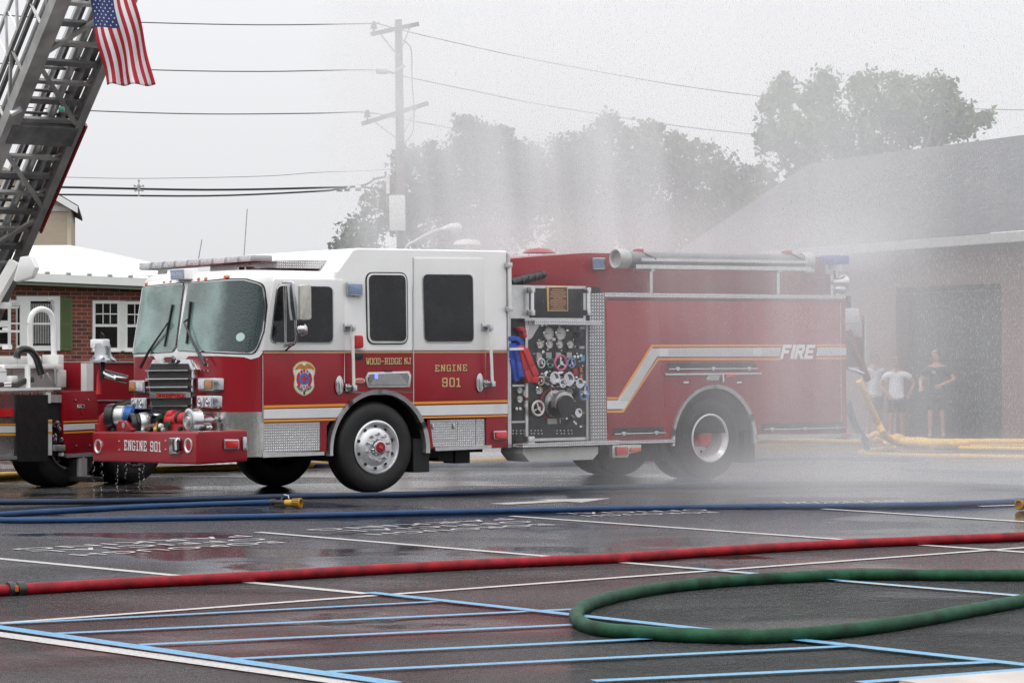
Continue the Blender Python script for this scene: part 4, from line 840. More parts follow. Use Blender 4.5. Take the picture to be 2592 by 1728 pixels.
fold([(125,610),(150,605),(158,640),(160,665)],.05,CRED,'folded_hose',-.04); fold([(130,720),(170,880),(195,955)],.09,CRED,'folded_hose',-.09); fold([(160,740),(205,850),(235,920),(225,965)],.085,CRED,'folded_hose',-.12)
m_ = MB(); m_.bar(sv('E',55,740,-.1),sv('E',140,738,-.1),.03,.03); P('hose_strap', m_, WHITE2)
# ---- body
BW = CW
m_ = MB(); m_.side([(3.46,.6),(3.46,2.35),(7.66,2.36),(7.66,.6)], .05, BW-.05); 
body_core = P('body_core', m_, DARK)
BA = (5.275, .50); BR = .715
al2, ar2 = archpts(BA[0],BA[1],BR,176,90), archpts(BA[0],BA[1],BR,90,4)
def body_side(y0, y1):
    m_ = MB(); m_.side([(3.487,.535),(3.463,2.343),(BA[0],2.352)] + al2[::-1] + [(4.58,.535)], y0, y1)
    m_.side([(BA[0]+.0005,2.352),(7.645,2.361),(7.665,.56),(5.99,.56)] + ar2[::-1], y0, y1); P('body_side', m_, RED)
body_side(0, .05); body_side(BW-.05, BW)
m_ = MB(); m_.side(rect(7.6,7.67,.55,2.36), .05, BW-.05); P('rear_wall', m_, RED)
m_ = MB(); m_.side([(3.455,2.343),(3.455,2.397),(7.65,2.414),(7.65,2.362)], -.012, .25); P('top_rail', m_, DIAM)
m_ = MB(); m_.side(rect(3.455,7.65,2.38,2.395), .25, BW); P('compartment_top', m_, ALU)
# compartment doors
def cdoor(pts, name='compartment_door'):
    m_ = MB(); m_.side(pts, -.006, .01); return P(name, m_, RED, bevel=.003)
cdoor([(3.50,.66),(3.483,2.30),(4.352,2.30),(4.383,.66)])
cdoor([(4.366,1.40),(4.36,2.30),(5.966,2.31),(5.972,1.40)])
cdoor([(5.98,.68)] + [(5.978,1.40),(5.975,2.31),(7.545,2.315),(7.552,.68)])
m_ = MB(); m_.side([(4.445,.93),(4.443,1.36),(6.06,1.355),(6.06,.97)] + [q for q in archpts(BA[0],BA[1],BR+.03,90,30)][::-1][:0] + [(5.92,.97)] + [q for q in archpts(BA[0],BA[1],BR+.02,41,139,16)] + [(4.6,.93)], -.005, .01); fd = P('fender_panel', m_, RED)
m_ = MB(); a, b = sp('F',(472,825),(1052,820)); m_.side([(a[0],a[1]-.012),(a[0],a[1]+.012),(b[0],b[1]+.012),(b[0],b[1]-.012)], -.045, 0); P('fender_rail', m_, ALU, bevel=.004)
m_ = MB(); m_.side([(3.5,2.30),(7.56,2.315),(7.56,2.335),(3.5,2.32)], -.004, .01); P('door_seal', m_, DARK)
m_ = MB(); m_.side([(7.556,.6),(7.566,.6),(7.56,2.31),(7.55,2.31)], -.007, .01); P('edge_trim', m_, ALU)
for (x0, y0, x1, y1, cl_) in ((175,1184,480,1175,(228,424)),(500,793,1035,790,(553,768,982)),(1072,1157,1560,1145,(1120,1318,1513))):
    a, b = S_('F',x0,y0,-.03), S_('F',x1,y1,-.03)
    m_ = MB(); m_.bar((a[0],-.005,a[1]+.03),(b[0],-.005,b[1]+.03),.02,.09,(0,0,1)); bs = P('rail_backing', m_, DARK)
    m_ = MB(); m_.cyl((a[0],-.045,a[1]),(b[0],-.045,b[1]),.009,n=8); rr = P('hand_rail', m_, CHROME, bs)
    for x in cl_: t_ = S_('F',x,y0,-.03)[0]; f_ = (t_-a[0])/(b[0]-a[0]); z_ = a[1]+(b[1]-a[1])*f_; m_ = MB(); m_.box(t_-.035,t_+.03,-.06,0,z_-.005,z_+.025); m_.box(t_-.02,t_+.02,-.058,0,z_-.025,z_); P('rail_bracket', m_, CHROME, bs, bevel=.005)
# stripe with thin lines
def S2(k, pts): return sp(k, *pts)
LRB = [('top',[(400,647),(1190,645),(1190,656),(407,659)]),('top2',[(1395,643),(1568,643),(1568,655),(1395,656)]),('bot',[(440,727),(1172,727),(1172,739),(438,739)]),('bot2',[(1392,722),(1570,722),(1570,734),(1390,734)]),
 ('d1',[(400,647),(407,659),(210,974),(200,962)]),('d2',[(438,727),(441,739),(232,1053),(218,1042)]),('l1',[(133,961),(201,962),(208,974),(133,974)]),('l2',[(133,1042),(218,1041),(231,1054),(133,1055)])]
m_ = MB()
for n_, pts in LRB: m_.side(S2('F',pts), -.0095, -.005)
P('orange_outline', m_, ORANGE)
m_ = MB()
for pts in ([(425,668),(1180,665),(1168,715),(430,718)], [(425,668),(447,668),(432,718),(235,1033),(212,1031),(195,982)], [(133,981),(195,981),(235,1032),(133,1033)], [(1400,663),(1570,663),(1570,710),(1390,713)], [(402,668),(426,668),(225,1000),(207,978)]):
    m_.side(S2('F',pts), -.0095-.0004*len(m_.bm.faces)/50, -.005)
P('silver_band', m_, SILVER)
m_ = MB()
for y in (676,686,696,706): m_.side(S2('F',[(500,y),(1010,y-1),(1010,y+1.6),(500,y+2.6)]), -.0118, -.008); m_.side(S2('F',[(1060,y-1),(1176,y-1),(1175,y+1.5),(1060,y+1.5)]), -.0118, -.008); m_.side(S2('F',[(1400,y-3),(1535,y-3),(1535,y-1),(1399,y-1)]), -.0118, -.008)
for i in range(28):
    y = 668+i*11.5; xl = 403-(y-668)*.628; xr = 447-(max(0,y-718))*.65
    m_.side(S2('F',[(xl,y),(xr-2,y),(xr-3,y+2.4),(xl-1,y+2.4)]), -.0118, -.008)
P('band_lines', m_, SILVG)
m_ = MB(); (u0,v0),(u1,v1),(u2,v2) = S_('F',1172,733),S_('F',1372,731),S_('F',1172,646)
def fire_italic():
    n = 4; wl_ = (u1-u0)/n*1.02; h = v2-v0
    G4 = {'F':[[(0,0),(.26,0),(.26,1),(0,1)],[(.26,.76),(.86,.76),(.86,1),(.26,1)],[(.26,.4),(.72,.4),(.72,.62),(.26,.62)]],
     'I':[[(.1,0),(.4,0),(.4,1),(.1,1)]],
     'R':[[(0,0),(.26,0),(.26,1),(0,1)],[(.26,.76),(.8,.76),(.8,1),(.26,1)],[(.26,.38),(.8,.38),(.8,.6),(.26,.6)],[(.62,.6),(.88,.6),(.88,.8),(.62,.8)],[(.4,.38),(.66,.38),(.95,0),(.66,0)]],
     'E':[[(0,0),(.26,0),(.26,1),(0,1)],[(.26,.76),(.86,.76),(.86,1),(.26,1)],[(.26,.4),(.76,.4),(.76,.62),(.26,.62)],[(.26,0),(.86,0),(.86,.24),(.26,.24)]]}
    x = 0
    for ch, ad in zip('FIRE', (.92,.5,1.02,.95)):
        for i, q in enumerate(G4[ch]): m_.side([(u0+(x+a_)*wl_*1.15+b_*h*.32, v0+b_*h) for a_, b_ in q], -.013-.0002*i, -.006)
        x += ad
fire_italic(); P('fire_lettering', m_, FWHITE)
# fender details
q = sp('F',(724,850),(740,830),(805,828),(812,838),(800,862),(735,864)); m_ = MB(); m_.side(q,-.02,0); hh = P('door_badge', m_, CHROME, bevel=.004)
q = sp('F',(732,850),(744,835),(800,833),(805,840),(795,857),(740,859)); m_ = MB(); m_.side(q,-.024,-.01); P('badge_face', m_, GREYM, hh)
q = sp('F',(814,820),(886,818),(888,870),(814,872)); m_ = MB(); m_.side(rect(q[0][0],q[0][0]+.03,q[2][1],q[0][1]),-.05,0); ml = P('side_lamp', m_, CHROME)
q = sp('F',(832,822),(886,820),(888,842),(834,843)); m_ = MB(); m_.side(q,-.06,0); P('lens', m_, LRED, ml, bevel=.01)
for x in (605, 925): q = sp('F',(x-15,868),(x+17,867),(x+17,880),(x-15,881)); m_ = MB(); m_.side(q,-.014,0); P('paddle_latch', m_, CHROME, bevel=.003)
archtrim('wheel_arch_trim', BA[0], BA[1], BR+.015, -.035); liner(BA[0], BA[1], BR-.02, .05, 1.0)
m_ = MB(); m_.box(5.83,6.02,.03,.7,.2,.62); P('mud_flap', m_, DARK); m_ = MB(); m_.box(4.45,4.6,.1,1.0,.25,.55); P('mud_flap', m_, DARK)
m_ = MB(); m_.side([(3.49,.536),(4.58,.536),(4.58,.492),(3.49,.502)], -.05, .1); P('rub_rail', m_, DIAM); m_ = MB(); m_.side([(5.985,.572),(5.985,.507),(7.80,.497),(7.75,.547)], -.06, .1); P('rub_rail', m_, DIAM)
m_ = MB(); m_.box(7.67,7.95,.0,BW,.47,.54); P('tailboard', m_, DIAM)
q = sp('F',(1552,1185),(1600,1182),(1600,1196),(1555,1198),off=-.06); m_ = MB(); m_.side(q,-.07,-.05); P('marker_lens', m_, LRED)
a = S_('F',177,1234,-.05); pts = [(a[0]+.07*math.cos(i/10*math.pi), a[1]+.022*math.sin(i/10*math.pi)) for i in range(20)]; m_ = MB(); m_.side(pts,-.06,-.04); P('marker_lens', m_, LORA)
q = sp('F',(160,1250),(335,1245),(330,1290),(262,1300),(255,1325),(162,1325)); m_ = MB(); m_.side(rpoly(q,.02),-.02,.05); ml = P('lamp_panel', m_, ALU, bevel=.005)
q = sp('F',(176,1260),(248,1258),(248,1310),(178,1312)); m_ = MB(); m_.side(rpoly(q,.02),-.05,0); P('lens', m_, LRED, ml, bevel=.015)
q = sp('F',(262,1265),(328,1262),(328,1290),(265,1292)); m_ = MB(); m_.side(rpoly(q,.03),-.045,0); P('lens', m_, LORA, ml, bevel=.01)
# ---- upper hose bed wall
UB = .55
q = [S_('E',50,150,UB), S_('E',560,103,UB), S_('F',1450,120,UB), S_('F',1463,345,UB), (2.0,2.38)]
q[0] = (1.99, S_('E',50,150,UB)[1]-.0)
m_ = MB(); m_.side([(1.99,2.38),(1.99,2.79),(3.61,2.918),(7.80,2.95),(7.85,2.38)], UB, BW-.3); P('hose_bed', m_, RED, bevel=.008)
q = sp('E',(596,136),(682,136),(682,214),(598,215),off=UB-.03); m_ = MB(); m_.side(rpoly(q,.02), UB-.05, UB); sl = P('scene_light', m_, CHROME, bevel=.01)
q = sp('E',(604,144),(674,144),(674,206),(606,207),off=UB-.05); m_ = MB(); m_.side(rpoly(q,.02), UB-.06, UB-.02); P('lens', m_, LBLUE, sl)
q = sp('F',(1310,150),(1370,152),(1368,215),(1305,212),off=UB-.03); m_ = MB(); m_.side(rpoly(q,.02), UB-.08, UB); sl = P('scene_light', m_, CHROME, bevel=.01)
# deck gun barrel
pts = [sv('E',x,y,.5) for x, y in ((60,305),(120,285),(200,262),(285,245))]; m_ = MB(); m_.tube(pts, [.065,.055,.045,.04], 12)
for i, f in enumerate((.3,.5,.7,.92)): c = pts[0]+(pts[3]-pts[0])*f; m_.tube([c-(pts[3]-pts[0])*.03, c+(pts[3]-pts[0])*.03],[.07-.02*f]*2,12)
P('deck_gun', m_, mat('gun_dark',(.05,.05,.05),.4,metal=.4))
m_ = MB(); m_.lathe([(0,.07),(.15,.05),(.22,0)], (*[3.35],1.2,2.93), 'z', 16); P('hose_bed_cover', m_, RED)
# suction hose in its trough
OS = .2
a, b = sv('F',205,130,OS), sv('F',1330,148,OS)
m_ = MB(); m_.tube([a+(b-a)*(i/12) for i in range(13)], .098, 18); sh_ = P('suction_hose', m_, mat('grey_rubber',(.2,.2,.21),.4,var=.15,bump=.5,bscale=60,bst=(2,.2,.2)), angle=60)
d_ = (b-a).normalized(); m_ = MB(); m_.lathe([(.098,.2),(.125,.17),(.13,.03),(.118,0),(.098,.01),(.09,.05),(0,.06)], a-d_*.06, (Vector((0,1,0)),Vector((0,0,1)),d_), 24); P('hose_end', m_, GREYM, sh_)
m_ = MB(); m_.lathe([(.11,-.1),(.125,-.04),(.125,.06),(.1,.09),(0,.09)], b, (Vector((0,1,0)),Vector((0,0,1)),d_), 20); P('hose_end', m_, GREYM, sh_)
m_ = MB(); o1 = Vector((0,-.13,-.01)); m_.bar(a+(b-a)*.08+o1, b*.97+a*.03+o1, .015, .04); m_.bar(a+(b-a)*.06+Vector((0,0,-.1)), b+Vector((0,0,-.1)), .22, .05); P('trough', m_, ALU)
for x, yt, yb in ((393,195,335),(1157,200,343)):
    p0, p1 = sv('F',x,yt,OS), sv('F',x,yb,OS); m_ = MB(); m_.bar(p0,p1,.05,.05); m_.bar(p0+Vector((0,-.06,0)),p0+Vector((0,.3,0)),.06,.05); P('trough_post', m_, ALU)
for x, y in ((345,105),(1238,112)):
    p0 = sv('F',x,y,OS); m_ = MB(); m_.tube([p0+Vector((-.06,.1,.05)),p0+Vector((-.03,-.02,.03)),p0+Vector((.02,-.12,-.02)),p0+Vector((.12,-.13,-.06))],.014,6); st = P('hose_strap', m_, BLACK); m_ = MB(); m_.box(p0.x-.08,p0.x,p0.y-.03,p0.y+.05,p0.z+.03,p0.z+.07); P('strap_knob', m_, CRED, st)
# rear: blue beacon on its pedestal, folding lights, tail equipment
p0 = sv('F',1500,140,.35); m_ = MB(); m_.box(p0.x-.14,p0.x+.17,.22,.5,p0.z-.06,p0.z+.07); bc = P('beacon', m_, LDBLUE, bevel=.03)
m_ = MB(); a = sv('F',1508,180,.35); m_.cyl(a+Vector((0,0,-.05)),a+Vector((0,0,.04)),.1,n=20); P('beacon_base', m_, WHITE2, bc)
m_ = MB(); m_.cyl(a+Vector((0,0,-.5)),a,.035,n=10); m_.box(a.x-.14,a.x-.09,.3,.4,2.4,a.z-.1); P('beacon_post', m_, CHROME, bc)
c = sv('F',1545,272,.3); m_ = MB(); m_.lathe([(0,-.2),(.04,-.18),(.05,-.05),(.1,.02),(.105,.05),(.09,.06),(0,.03)], c, (Vector((0,1,0)),Vector((0,0,1)),Vector((1,0,0))), 20); P('floodlight', m_, CHROME)
c = sv('F',1540,312,.3); m_ = MB(); m_.lathe([(0,-.15),(.04,-.12),(.07,.02),(.06,.05),(0,.03)], c, (Vector((0,1,0)),Vector((0,0,1)),Vector((1,0,0))), 16); P('floodlight', m_, CHROME)
for x0, y0, x1, y1, m2, nm in ((205,430,298,520,SILVER,'rear_panel'),(210,520,298,600,GREYM,'rear_panel'),(225,350,250,425,BLACK,'rear_camera'),(210,600,330,780,mat('maroon_fabric',(.12,.02,.03),.8),'hose_cover')):
    a_, b_ = S_('G',x0,y1,.5), S_('G',x1,y0,.5); m_ = MB(); m_.side(rect(a_[0],b_[0],a_[1],b_[1]), .5, .9); P(nm, m_, m2, bevel=.02)
m_ = MB(); m_.cyl(sv('G',325,470,.4), sv('G',328,800,.4), .03, n=10); P('rear_rail', m_, CHROME)
m_ = MB(); m_.tube([sv('G',228,790,.3),sv('G',262,800,.3),sv('G',320,822,.3)],[.02,.035,.03],8); P('rear_valve', m_, CHROME)
m_ = MB(); m_.tube([sv('G',230,560,.5),sv('G',270,680,.45),sv('G',310,760,.4),sv('G',350,860,.4)],.05,8); P('rear_hose', m_, mat('brown_red_hose',(.16,.04,.03),.6))
# ---------------------------------------------------------------- hoses on the ground
def spline(pts, sub=8):
    pts = [Vector(p) for p in pts]; P_ = [pts[0]*2-pts[1]] + pts + [pts[-1]*2-pts[-2]]; out_ = []
    for i in range(1, len(P_)-2):
        a, b, c, d = P_[i-1:i+3]
        for j in range(sub):
            t = j/sub; out_.append(.5*((2*b)+(c-a)*t+(2*a-5*b+4*c-d)*t*t+(3*b-a-3*c+d)*t*t*t))
    return out_ + [pts[-1]]
def hose(name, m, pts, r, label, cat='hose', group=None, sub=8, z=None, n=12):
    q = []
    for p in pts:
        if isinstance(p, Vector): q.append(p)
        else:
            v = gr(*p, z=r); q.append(v)
    q = spline(q, sub)
    for v in q: v.z = max(v.z-.004, r*.93)
    rr = [r*(1+.03*math.sin(i*.9)+random.uniform(-.02,.02)) for i in range(len(q))]
    mb = MB(); mb.tube(q, rr, n); o = mb.build(name, m, angle=70); return tag(o, label, cat, group)
bh = hose('attack_hose', BLUEH, [('L',1895,190),('L',1500,203),('L',1000,222),('L',500,247),('L',200,264),('L',20,276),('L',-130,290),('L',-60,308),('L',120,317),('L',600,313),('L',1200,302),('L',1800,290),('L',2352,277),
  ('K',400,247),('K',1000,238),('K',1700,232),('K',2100,222),('K',2352,209),('K',2600,190)], .030, 'bright blue charged hose doubled back to a nozzle lying in front of the engine')
hose('attack_hose', NAVYH, [('L',-200,192),('L',0,190),('L',700,184),('L',1300,170),('J',1400,190),('J',1900,180),('J',2352,164),('K',500,148),('K',1000,137),('K',1500,130),('K',2000,136),('K',2500,160)], .033, 'darker navy blue hose running past the engine front tyres', sub=6)
red_h = hose('supply_hose', REDH, [('J',-150,628),('J',110,614),('J',600,586),('J',1150,558),('J',1800,520),('J',2352,493),('K',500,471),('K',1000,437),('K',1500,409),('K',2000,388),('K',2500,368)], .04, 'long red charged hose stretched across the parking bays')
a, b = gr('J',35,618.4,.04), gr('J',108,614.2,.04); d_ = (b-a).normalized(); AX = (Vector((-d_.y,d_.x,0)), Vector((0,0,1)), d_)
m_ = MB(); l = (b-a).length; m_.lathe([(.04,0),(.052,.0),(.054,.03),(.046,.035),(.046,l*.5),(.055,l*.52),(.055,l),(.04,l)], a, AX, 20); cpl = m_.build('coupling', MATS['dark_gunmetal'], red_h)
m_ = MB(); c = a+d_*l*.45+Vector((-d_.y*-.04,-.045,.02)); m_.box(c.x-.012,c.x+.012,c.y-.015,c.y+.0,c.z-.03,c.z+.01); m_.build('coupling_tab', LORA, cpl, bevel=.003)
gq = [('K',x,y) for x, y in ((2600,551),(2352,551),(2000,550),(1600,548),(1300,559),(1000,577),(700,607),(480,647),(345,690),(300,735),(340,777),(450,801),(700,820),(950,829),(1060,832),(1200,828),(1500,806),(1800,766),(2100,712),(2352,665),(2600,612))]
gh = hose('supply_hose', GREENH, gq, .042, 'dark green charged hose lying in a wide loop at bottom right')
m_ = MB(); c = gr('K',1060,832,.042); m_.lathe([(.038,-.06),(.044,-.03),(.048,0),(.044,.03),(.038,.06)], c, (Vector((0,1,0)),Vector((0,0,1)),Vector((1,0,0))), 14); m_.build('hose_kink', GREENH, gh)
hose('supply_hose', YELH, [('R',-300,1355),('R',0,1335),('R',300,1316),('R',520,1296),('Z',420,1076),('Z',800,1064),('Z',1160,1055),('F',900,1225),('F',1300,1218),('F',1640,1228),('N',330,960)], .05, 'yellow supply hose running behind the engine from under the ladder truck')
hose('attack_hose', BLUEH, [('Z',700,1069),('E',0,1503),('E',300,1500),('F',600,1335),('F',1010,1330),('F',1400,1327),('N',0,1156),('N',600,1157),('N',900,1162),('N',1110,1180),('N',1090,1205),('N',930,1226),('N',825,1255),('N',860,1278),('N',1200,1298),('N',2204,1325),('N',2600,1335)], .035, 'pale blue hose with an S bend on the wet ground behind the engine')
YG = 'yellow hoses behind the engine'
hose('supply_hose', YELH, [('N',2600,1160),('N',2204,1155),('N',1500,1143),('N',1000,1137),('N',500,1122),('N',345,1104),('N',400,1082),('N',560,1062),('N',730,1042)], .045, 'nearest yellow hose, bent back in a hairpin beside the yellow heap', group=YG)
hose('supply_hose', YELH, [('N',2600,1060),('N',2204,1055),('N',1800,1052),('N',1450,1045),('N',1200,1035)], .04, 'thin yellow hose between the hairpin hose and the thick one', group=YG)
hose('supply_hose', YELH, [('N',2600,1022),('N',2204,1020),('N',1800,1024),('N',1500,1026)], .035, 'short thin yellow hose just below the thick yellow hose', group=YG)
hose('supply_hose', YELH, [('N',2600,985),('N',2204,984),('N',1800,984),('N',1500,985),('N',850,978)], .075, 'thickest yellow hose, farthest back by the garage doorway', group=YG)
def flatlay(name, m, pts, z0, th, label, cat):
    mb = MB(); q = [gr('N',x,y,z0) for x, y in pts]; mb.prism([(v.x,v.y) for v in q], lambda u,v,d: (u,v,d), z0, z0+th); o = mb.build(name, m, bevel=.02)
    return tag(o, label, cat)
q = [gr('N',x,y,.1) for x, y in ((870,985),(1200,1010),(1540,1000))]
m_ = MB(); m_.tube([q[0],q[0]*.5+q[1]*.5,q[1],q[1]*.5+q[2]*.5,q[2]], [.16,.2,.17,.13,.12], 14)
for v in m_.bm.verts: v.co.z = .03+abs(v.co.z-.0)*.62
tag(m_.build('flat_hose', YELH, angle=70), 'flattened wide yellow hose lying next to the yellow heap', 'hose')
m_ = MB(); Yc = gr('N',760,1010).y
def pt(x, y, Y_=None): return at('N', x, y, Y_ or Yc)
heap = [[(430,945),(480,905),(530,882),(600,905),(720,935)],[(440,965),(600,950),(700,945)],[(640,1030),(700,985),(770,950),(820,980),(850,1030)],[(620,915),(700,945),(800,965),(900,940)],[(700,1040),(780,1000),(860,1020),(950,1075)],[(690,960),(760,1000),(800,1050)]]
for i, h in enumerate(heap): m_.tube(spline([pt(x, y, Yc+.25*math.sin(i*2)) for x, y in h], 4), [.05+.03*((i*7) % 3)]*(len(h)*4-3), 8)
for v in m_.bm.verts: v.co.z = max(.012, v.co.z)
tag(m_.build('hose_heap', YELH, angle=70), 'crumpled heap of yellow hose at the rear of the engine', 'hose')
m_ = MB(); m_.tube(spline([pt(335,285,42.5),pt(400,430,42.6),pt(480,620,42.8),pt(560,780,43),pt(625,905,43.2),pt(700,960,Yc)], 5), .055, 10)
tag(m_.build('supply_hose', YELH, angle=70), 'yellow hose dropping steeply from the engine rear to the heap', 'hose')
m_ = MB(); m_.tube(spline([pt(205,520,40.5),pt(240,650,40.6),pt(290,790,40.8),pt(360,900,41),pt(420,980,41.2),pt(420,1040,41)], 5), .055, 10)
for v in m_.bm.verts: v.co.z = max(.012, v.co.z)
tag(m_.build('attack_hose', BLUEH, angle=70), 'dull blue hose hanging down from the engine tailboard', 'hose')
# nozzles
def nozzle(c, d, label, k=1.):
    d = d.normalized(); AX = (Vector((-d.y,d.x,0)), Vector((0,0,1)), d); e = empty('hose_nozzle', c); tag(e, label, 'nozzle'); Z0 = Vector((0,0,0))
    m_ = MB(); m_.lathe([(.033*k,-.02),(.045*k,0),(.045*k,.05*k),(.035*k,.06*k),(.035*k,.2*k),(.04*k,.22*k)], Z0, AX, 18); m_.build('coupling', BLACK, e)
    m_ = MB(); m_.bar(d*.03*k+Vector((0,0,-.03)), d*.2*k+Vector((0,0,-.035)), .06*k, .05*k); m_.build('grip', BLACK, e, bevel=.01)
    m_ = MB(); m_.lathe([(.036*k,.2*k),(.04*k,.21*k),(.04*k,.3*k),(.036*k,.3*k)], Z0, AX, 18); m_.build('band', mat('band_yellow',(.5,.3,.03),.4), e)
    m_ = MB(); pr_ = [(.04*k,.3*k),(.058*k,.31*k),(.06*k,.36*k),(.062*k,.42*k),(.05*k,.425*k),(.045*k,.39*k),(0,.38*k)]; m_.lathe(pr_, Z0, AX, 24); tp = m_.build('tip', mat('nozzle_yellow',(.38,.2,.02),.45,var=.15,vscale=30), e)
    m_ = MB()
    for j in range(12): a = 2*math.pi*j/12; u_ = AX[0]*math.cos(a)+AX[1]*math.sin(a); m_.bar(u_*.06*k+d*.32*k, u_*.062*k+d*.41*k, .012*k, .006*k)
    m_.build('tip_ribs', BLACK, tp)
    m_ = MB(); m_.tube([AX[0]*.045*k+d*.09*k, AX[0]*.05*k+d*.13*k+Vector((0,0,.07*k)), d*.18*k+Vector((0,0,.10*k)), d*.24*k+Vector((0,0,.09*k)), d*.25*k+Vector((0,0,.045*k))], .008*k, 6)
    m_.tube([AX[0]*.045*k+d*.0*k, AX[0]*.06*k+d*-.04*k+Vector((0,0,-.02*k))], .01*k, 6); m_.build('bail_handle', CHROME, e)
    return e
c = gr('L',1880,200,.05); nozzle(Vector((c.x,c.y,.06)), gr('L',2100,205,.05)-c, 'black and yellow nozzle with bail handle, below the engine front wheels', .85)
c = gr('K',2425,228,.05); nozzle(Vector((c.x,c.y,.062)), gr('K',2330,234,.05)-c, 'yellow tipped nozzle cut off by the right edge of the photo', .85)

# ---------------------------------------------------------------- ladder truck
LT = Frame(gr('Z', 315, 1110), 52); lt = empty('ladder_truck', LT.O, LT.a)
tag(lt, 'ladder truck with grey raised aerial ladder, parked behind the engine at left', 'fire truck')
def ls(k, pts, y0, y1, m, name, par=lt, bevel=0., r=0, off=0.):
    mb = MB(); q = [LT.side(k, x, y, off) for x, y in pts]; q = rpoly(q, r) if r else q; mb.side(q, y0+off, y1+off); return mb.build(name, m, par, bevel=bevel)
def lr(k, x0, y0, x1, y1, *a_, **kw): return ls(k, [(x0,y0),(x1,y0),(x1,y1),(x0,y1)], *a_, **kw)
def lv(k, x, y, off=0.): a = LT.side(k, x, y, off); return Vector((a[0], off, a[1]))
lb_ = lr('R',-400,480,160,1150,0,.1,STEEL,'side_panel'); lr('R',-400,1128,155,1165,-.04,.06,ALU,'step_edge')
for y0, y1, m2 in ((790,808,ORANGE),(815,885,SILVER),(892,916,ORANGE)): lr('R',-400,y0,160,y1,-.004,.0,m2,'side_stripe')
o = lr('R',-60,632,115,715,-.05,0,LRED,'side_lamp',r=.02)
lr('R',160,490,485,1185,-.03,.1,mat('black_tarp',(.008,.008,.009),.5,var=.3,bump=.5,bscale=8),'black_cover'); lr('R',480,575,650,1130,.03,.12,DARK,'control_recess')
lr('R',483,465,526,577,-.01,.05,WHITE2,'post'); pst = lr('R',490,750,538,1120,-.01,.05,WHITE2,'post')
for y0, y1 in ((760,785),(872,895)): lr('R',491,y0,537,y1,-.014,-.01,ORANGE,'post_stripe',pst)
lr('R',528,490,640,570,-.005,.05,GREYM,'valve_block'); lr('R',545,1010,655,1076,-.05,.1,ALU,'fold_step',bevel=.01); lr('R',622,1090,660,1130,-.02,.03,WHITE2,'outlet_cover',bevel=.01)
for x, y, r in ((580,800,.05),(605,850,.03),(560,920,.03),(562,960,.025),(625,960,.03)):
    m_ = MB(); m_.lathe([(0,-.04),(r,-.03),(r,.03),(0,.03)], lv('R',x,y,.0), 'y', 14); m_.build('control_knob', CHROME, lt)
rp = ls('R',[(645,455),(1003,448),(1015,760),(1012,1095),(668,1105),(655,900)],-.02,.1,RED,'compartment_door',bevel=.006)
ls('R',[(650,766),(1012,752),(1012,768),(651,780)],-.024,-.018,ORANGE,'door_stripe',rp); ls('R',[(652,798),(1012,784),(1012,843),(653,862)],-.024,-.018,SILVER,'door_stripe',rp); ls('R',[(654,878),(1014,862),(1014,880),(655,895)],-.024,-.018,ORANGE,'door_stripe',rp)
for x, y in ((780,548),(915,543),(790,1022),(928,1018)): m_ = MB(); m_.lathe([(0,-.02),(.012,-.015),(.012,0)], lv('R',x,y,-.02), 'y', 8); m_.build('bolt', CHROME, rp)
lr('R',793,592,865,625,-.03,-.01,SILVER,'door_plate',rp); lr('R',800,598,828,606,-.034,-.02,BLACK,'plate_mark',rp); lr('R',835,596,858,618,-.034,-.02,BLACK,'plate_mark',rp); lr('R',830,655,862,690,-.03,-.01,LRED,'small_lamp',rp)
ls('R',[(668,1108),(960,1092),(960,1128),(670,1146)],-.06,.1,ALU,'step_edge')
lr('R',1018,160,1090,860,.2,.3,WHITE2,'corner_post'); lr('R',1090,150,1600,545,.25,.9,RED,'rear_body'); lr('R',1058,550,1600,1100,.2,.9,RED,'rear_body'); lr('R',1090,140,1600,156,.22,.9,ALU,'body_trim'); lr('R',1055,545,1600,556,.18,.9,ALU,'body_trim'); lr('R',1020,740,1058,760,.19,.2,ORANGE,'post_stripe')
# deck and boxes
ls('R',[(-400,432),(640,412),(640,436),(-400,462)],.0,1.2,WHITE,'deck_edge'); ls('R',[(-400,462),(540,452),(540,462),(-400,478)],.02,.2,GREYM,'deck_lip')
lr('R',480,222,1005,440,.6,1.0,GREYM,'deck_housing'); lr('R',332,172,935,215,.5,.8,WHITE,'deck_channel',bevel=.01); lr('R',410,85,695,196,.9,1.5,WHITE2,'deck_box',bevel=.02); lr('R',698,85,952,188,.9,1.5,WHITE2,'deck_box',bevel=.02)
cab_ = lr('R',915,232,1008,412,.55,.7,WHITE2,'cabinet',bevel=.01); lr('R',952,70,1010,230,.6,.9,WHITE2,'tall_box',bevel=.01)
lr('R',465,180,490,425,.3,.36,WHITE,'upright'); m_ = MB(); m_.cyl(lv('R',575,200,.3), lv('R',582,388,.3), .012, n=8); m_.tube([lv('R',495,265,.3),lv('R',540,350,.3),lv('R',580,388,.3)], .012, 6); m_.build('safety_chain', GREYM, lt)
tw_ = ls('R',[(-400,-220),(0,20),(175,106),(358,222),(362,250),(362,412),(-400,430)],.5,1.6,WHITE,'turntable',bevel=.02); ls('R',[(-400,246),(362,246),(362,254),(-400,256)],.49,.52,GREYM,'turntable_seam',tw_)
lr('R',355,292,422,362,.4,.6,WHITE2,'hydraulic_block',bevel=.02)
for pts, r in (([(175,105),(195,40),(260,15),(330,40),(385,120),(415,220),(432,275)],.045),([(0,385),(90,385),(170,385),(250,345),(340,325)],.03),([(120,395),(190,395),(270,360),(345,345)],.022)):
    m_ = MB(); m_.tube(spline([lv('R',x,y,.35) for x, y in pts], 5), r, 10); m_.build('hydraulic_hose', BLACK, lt, angle=70)
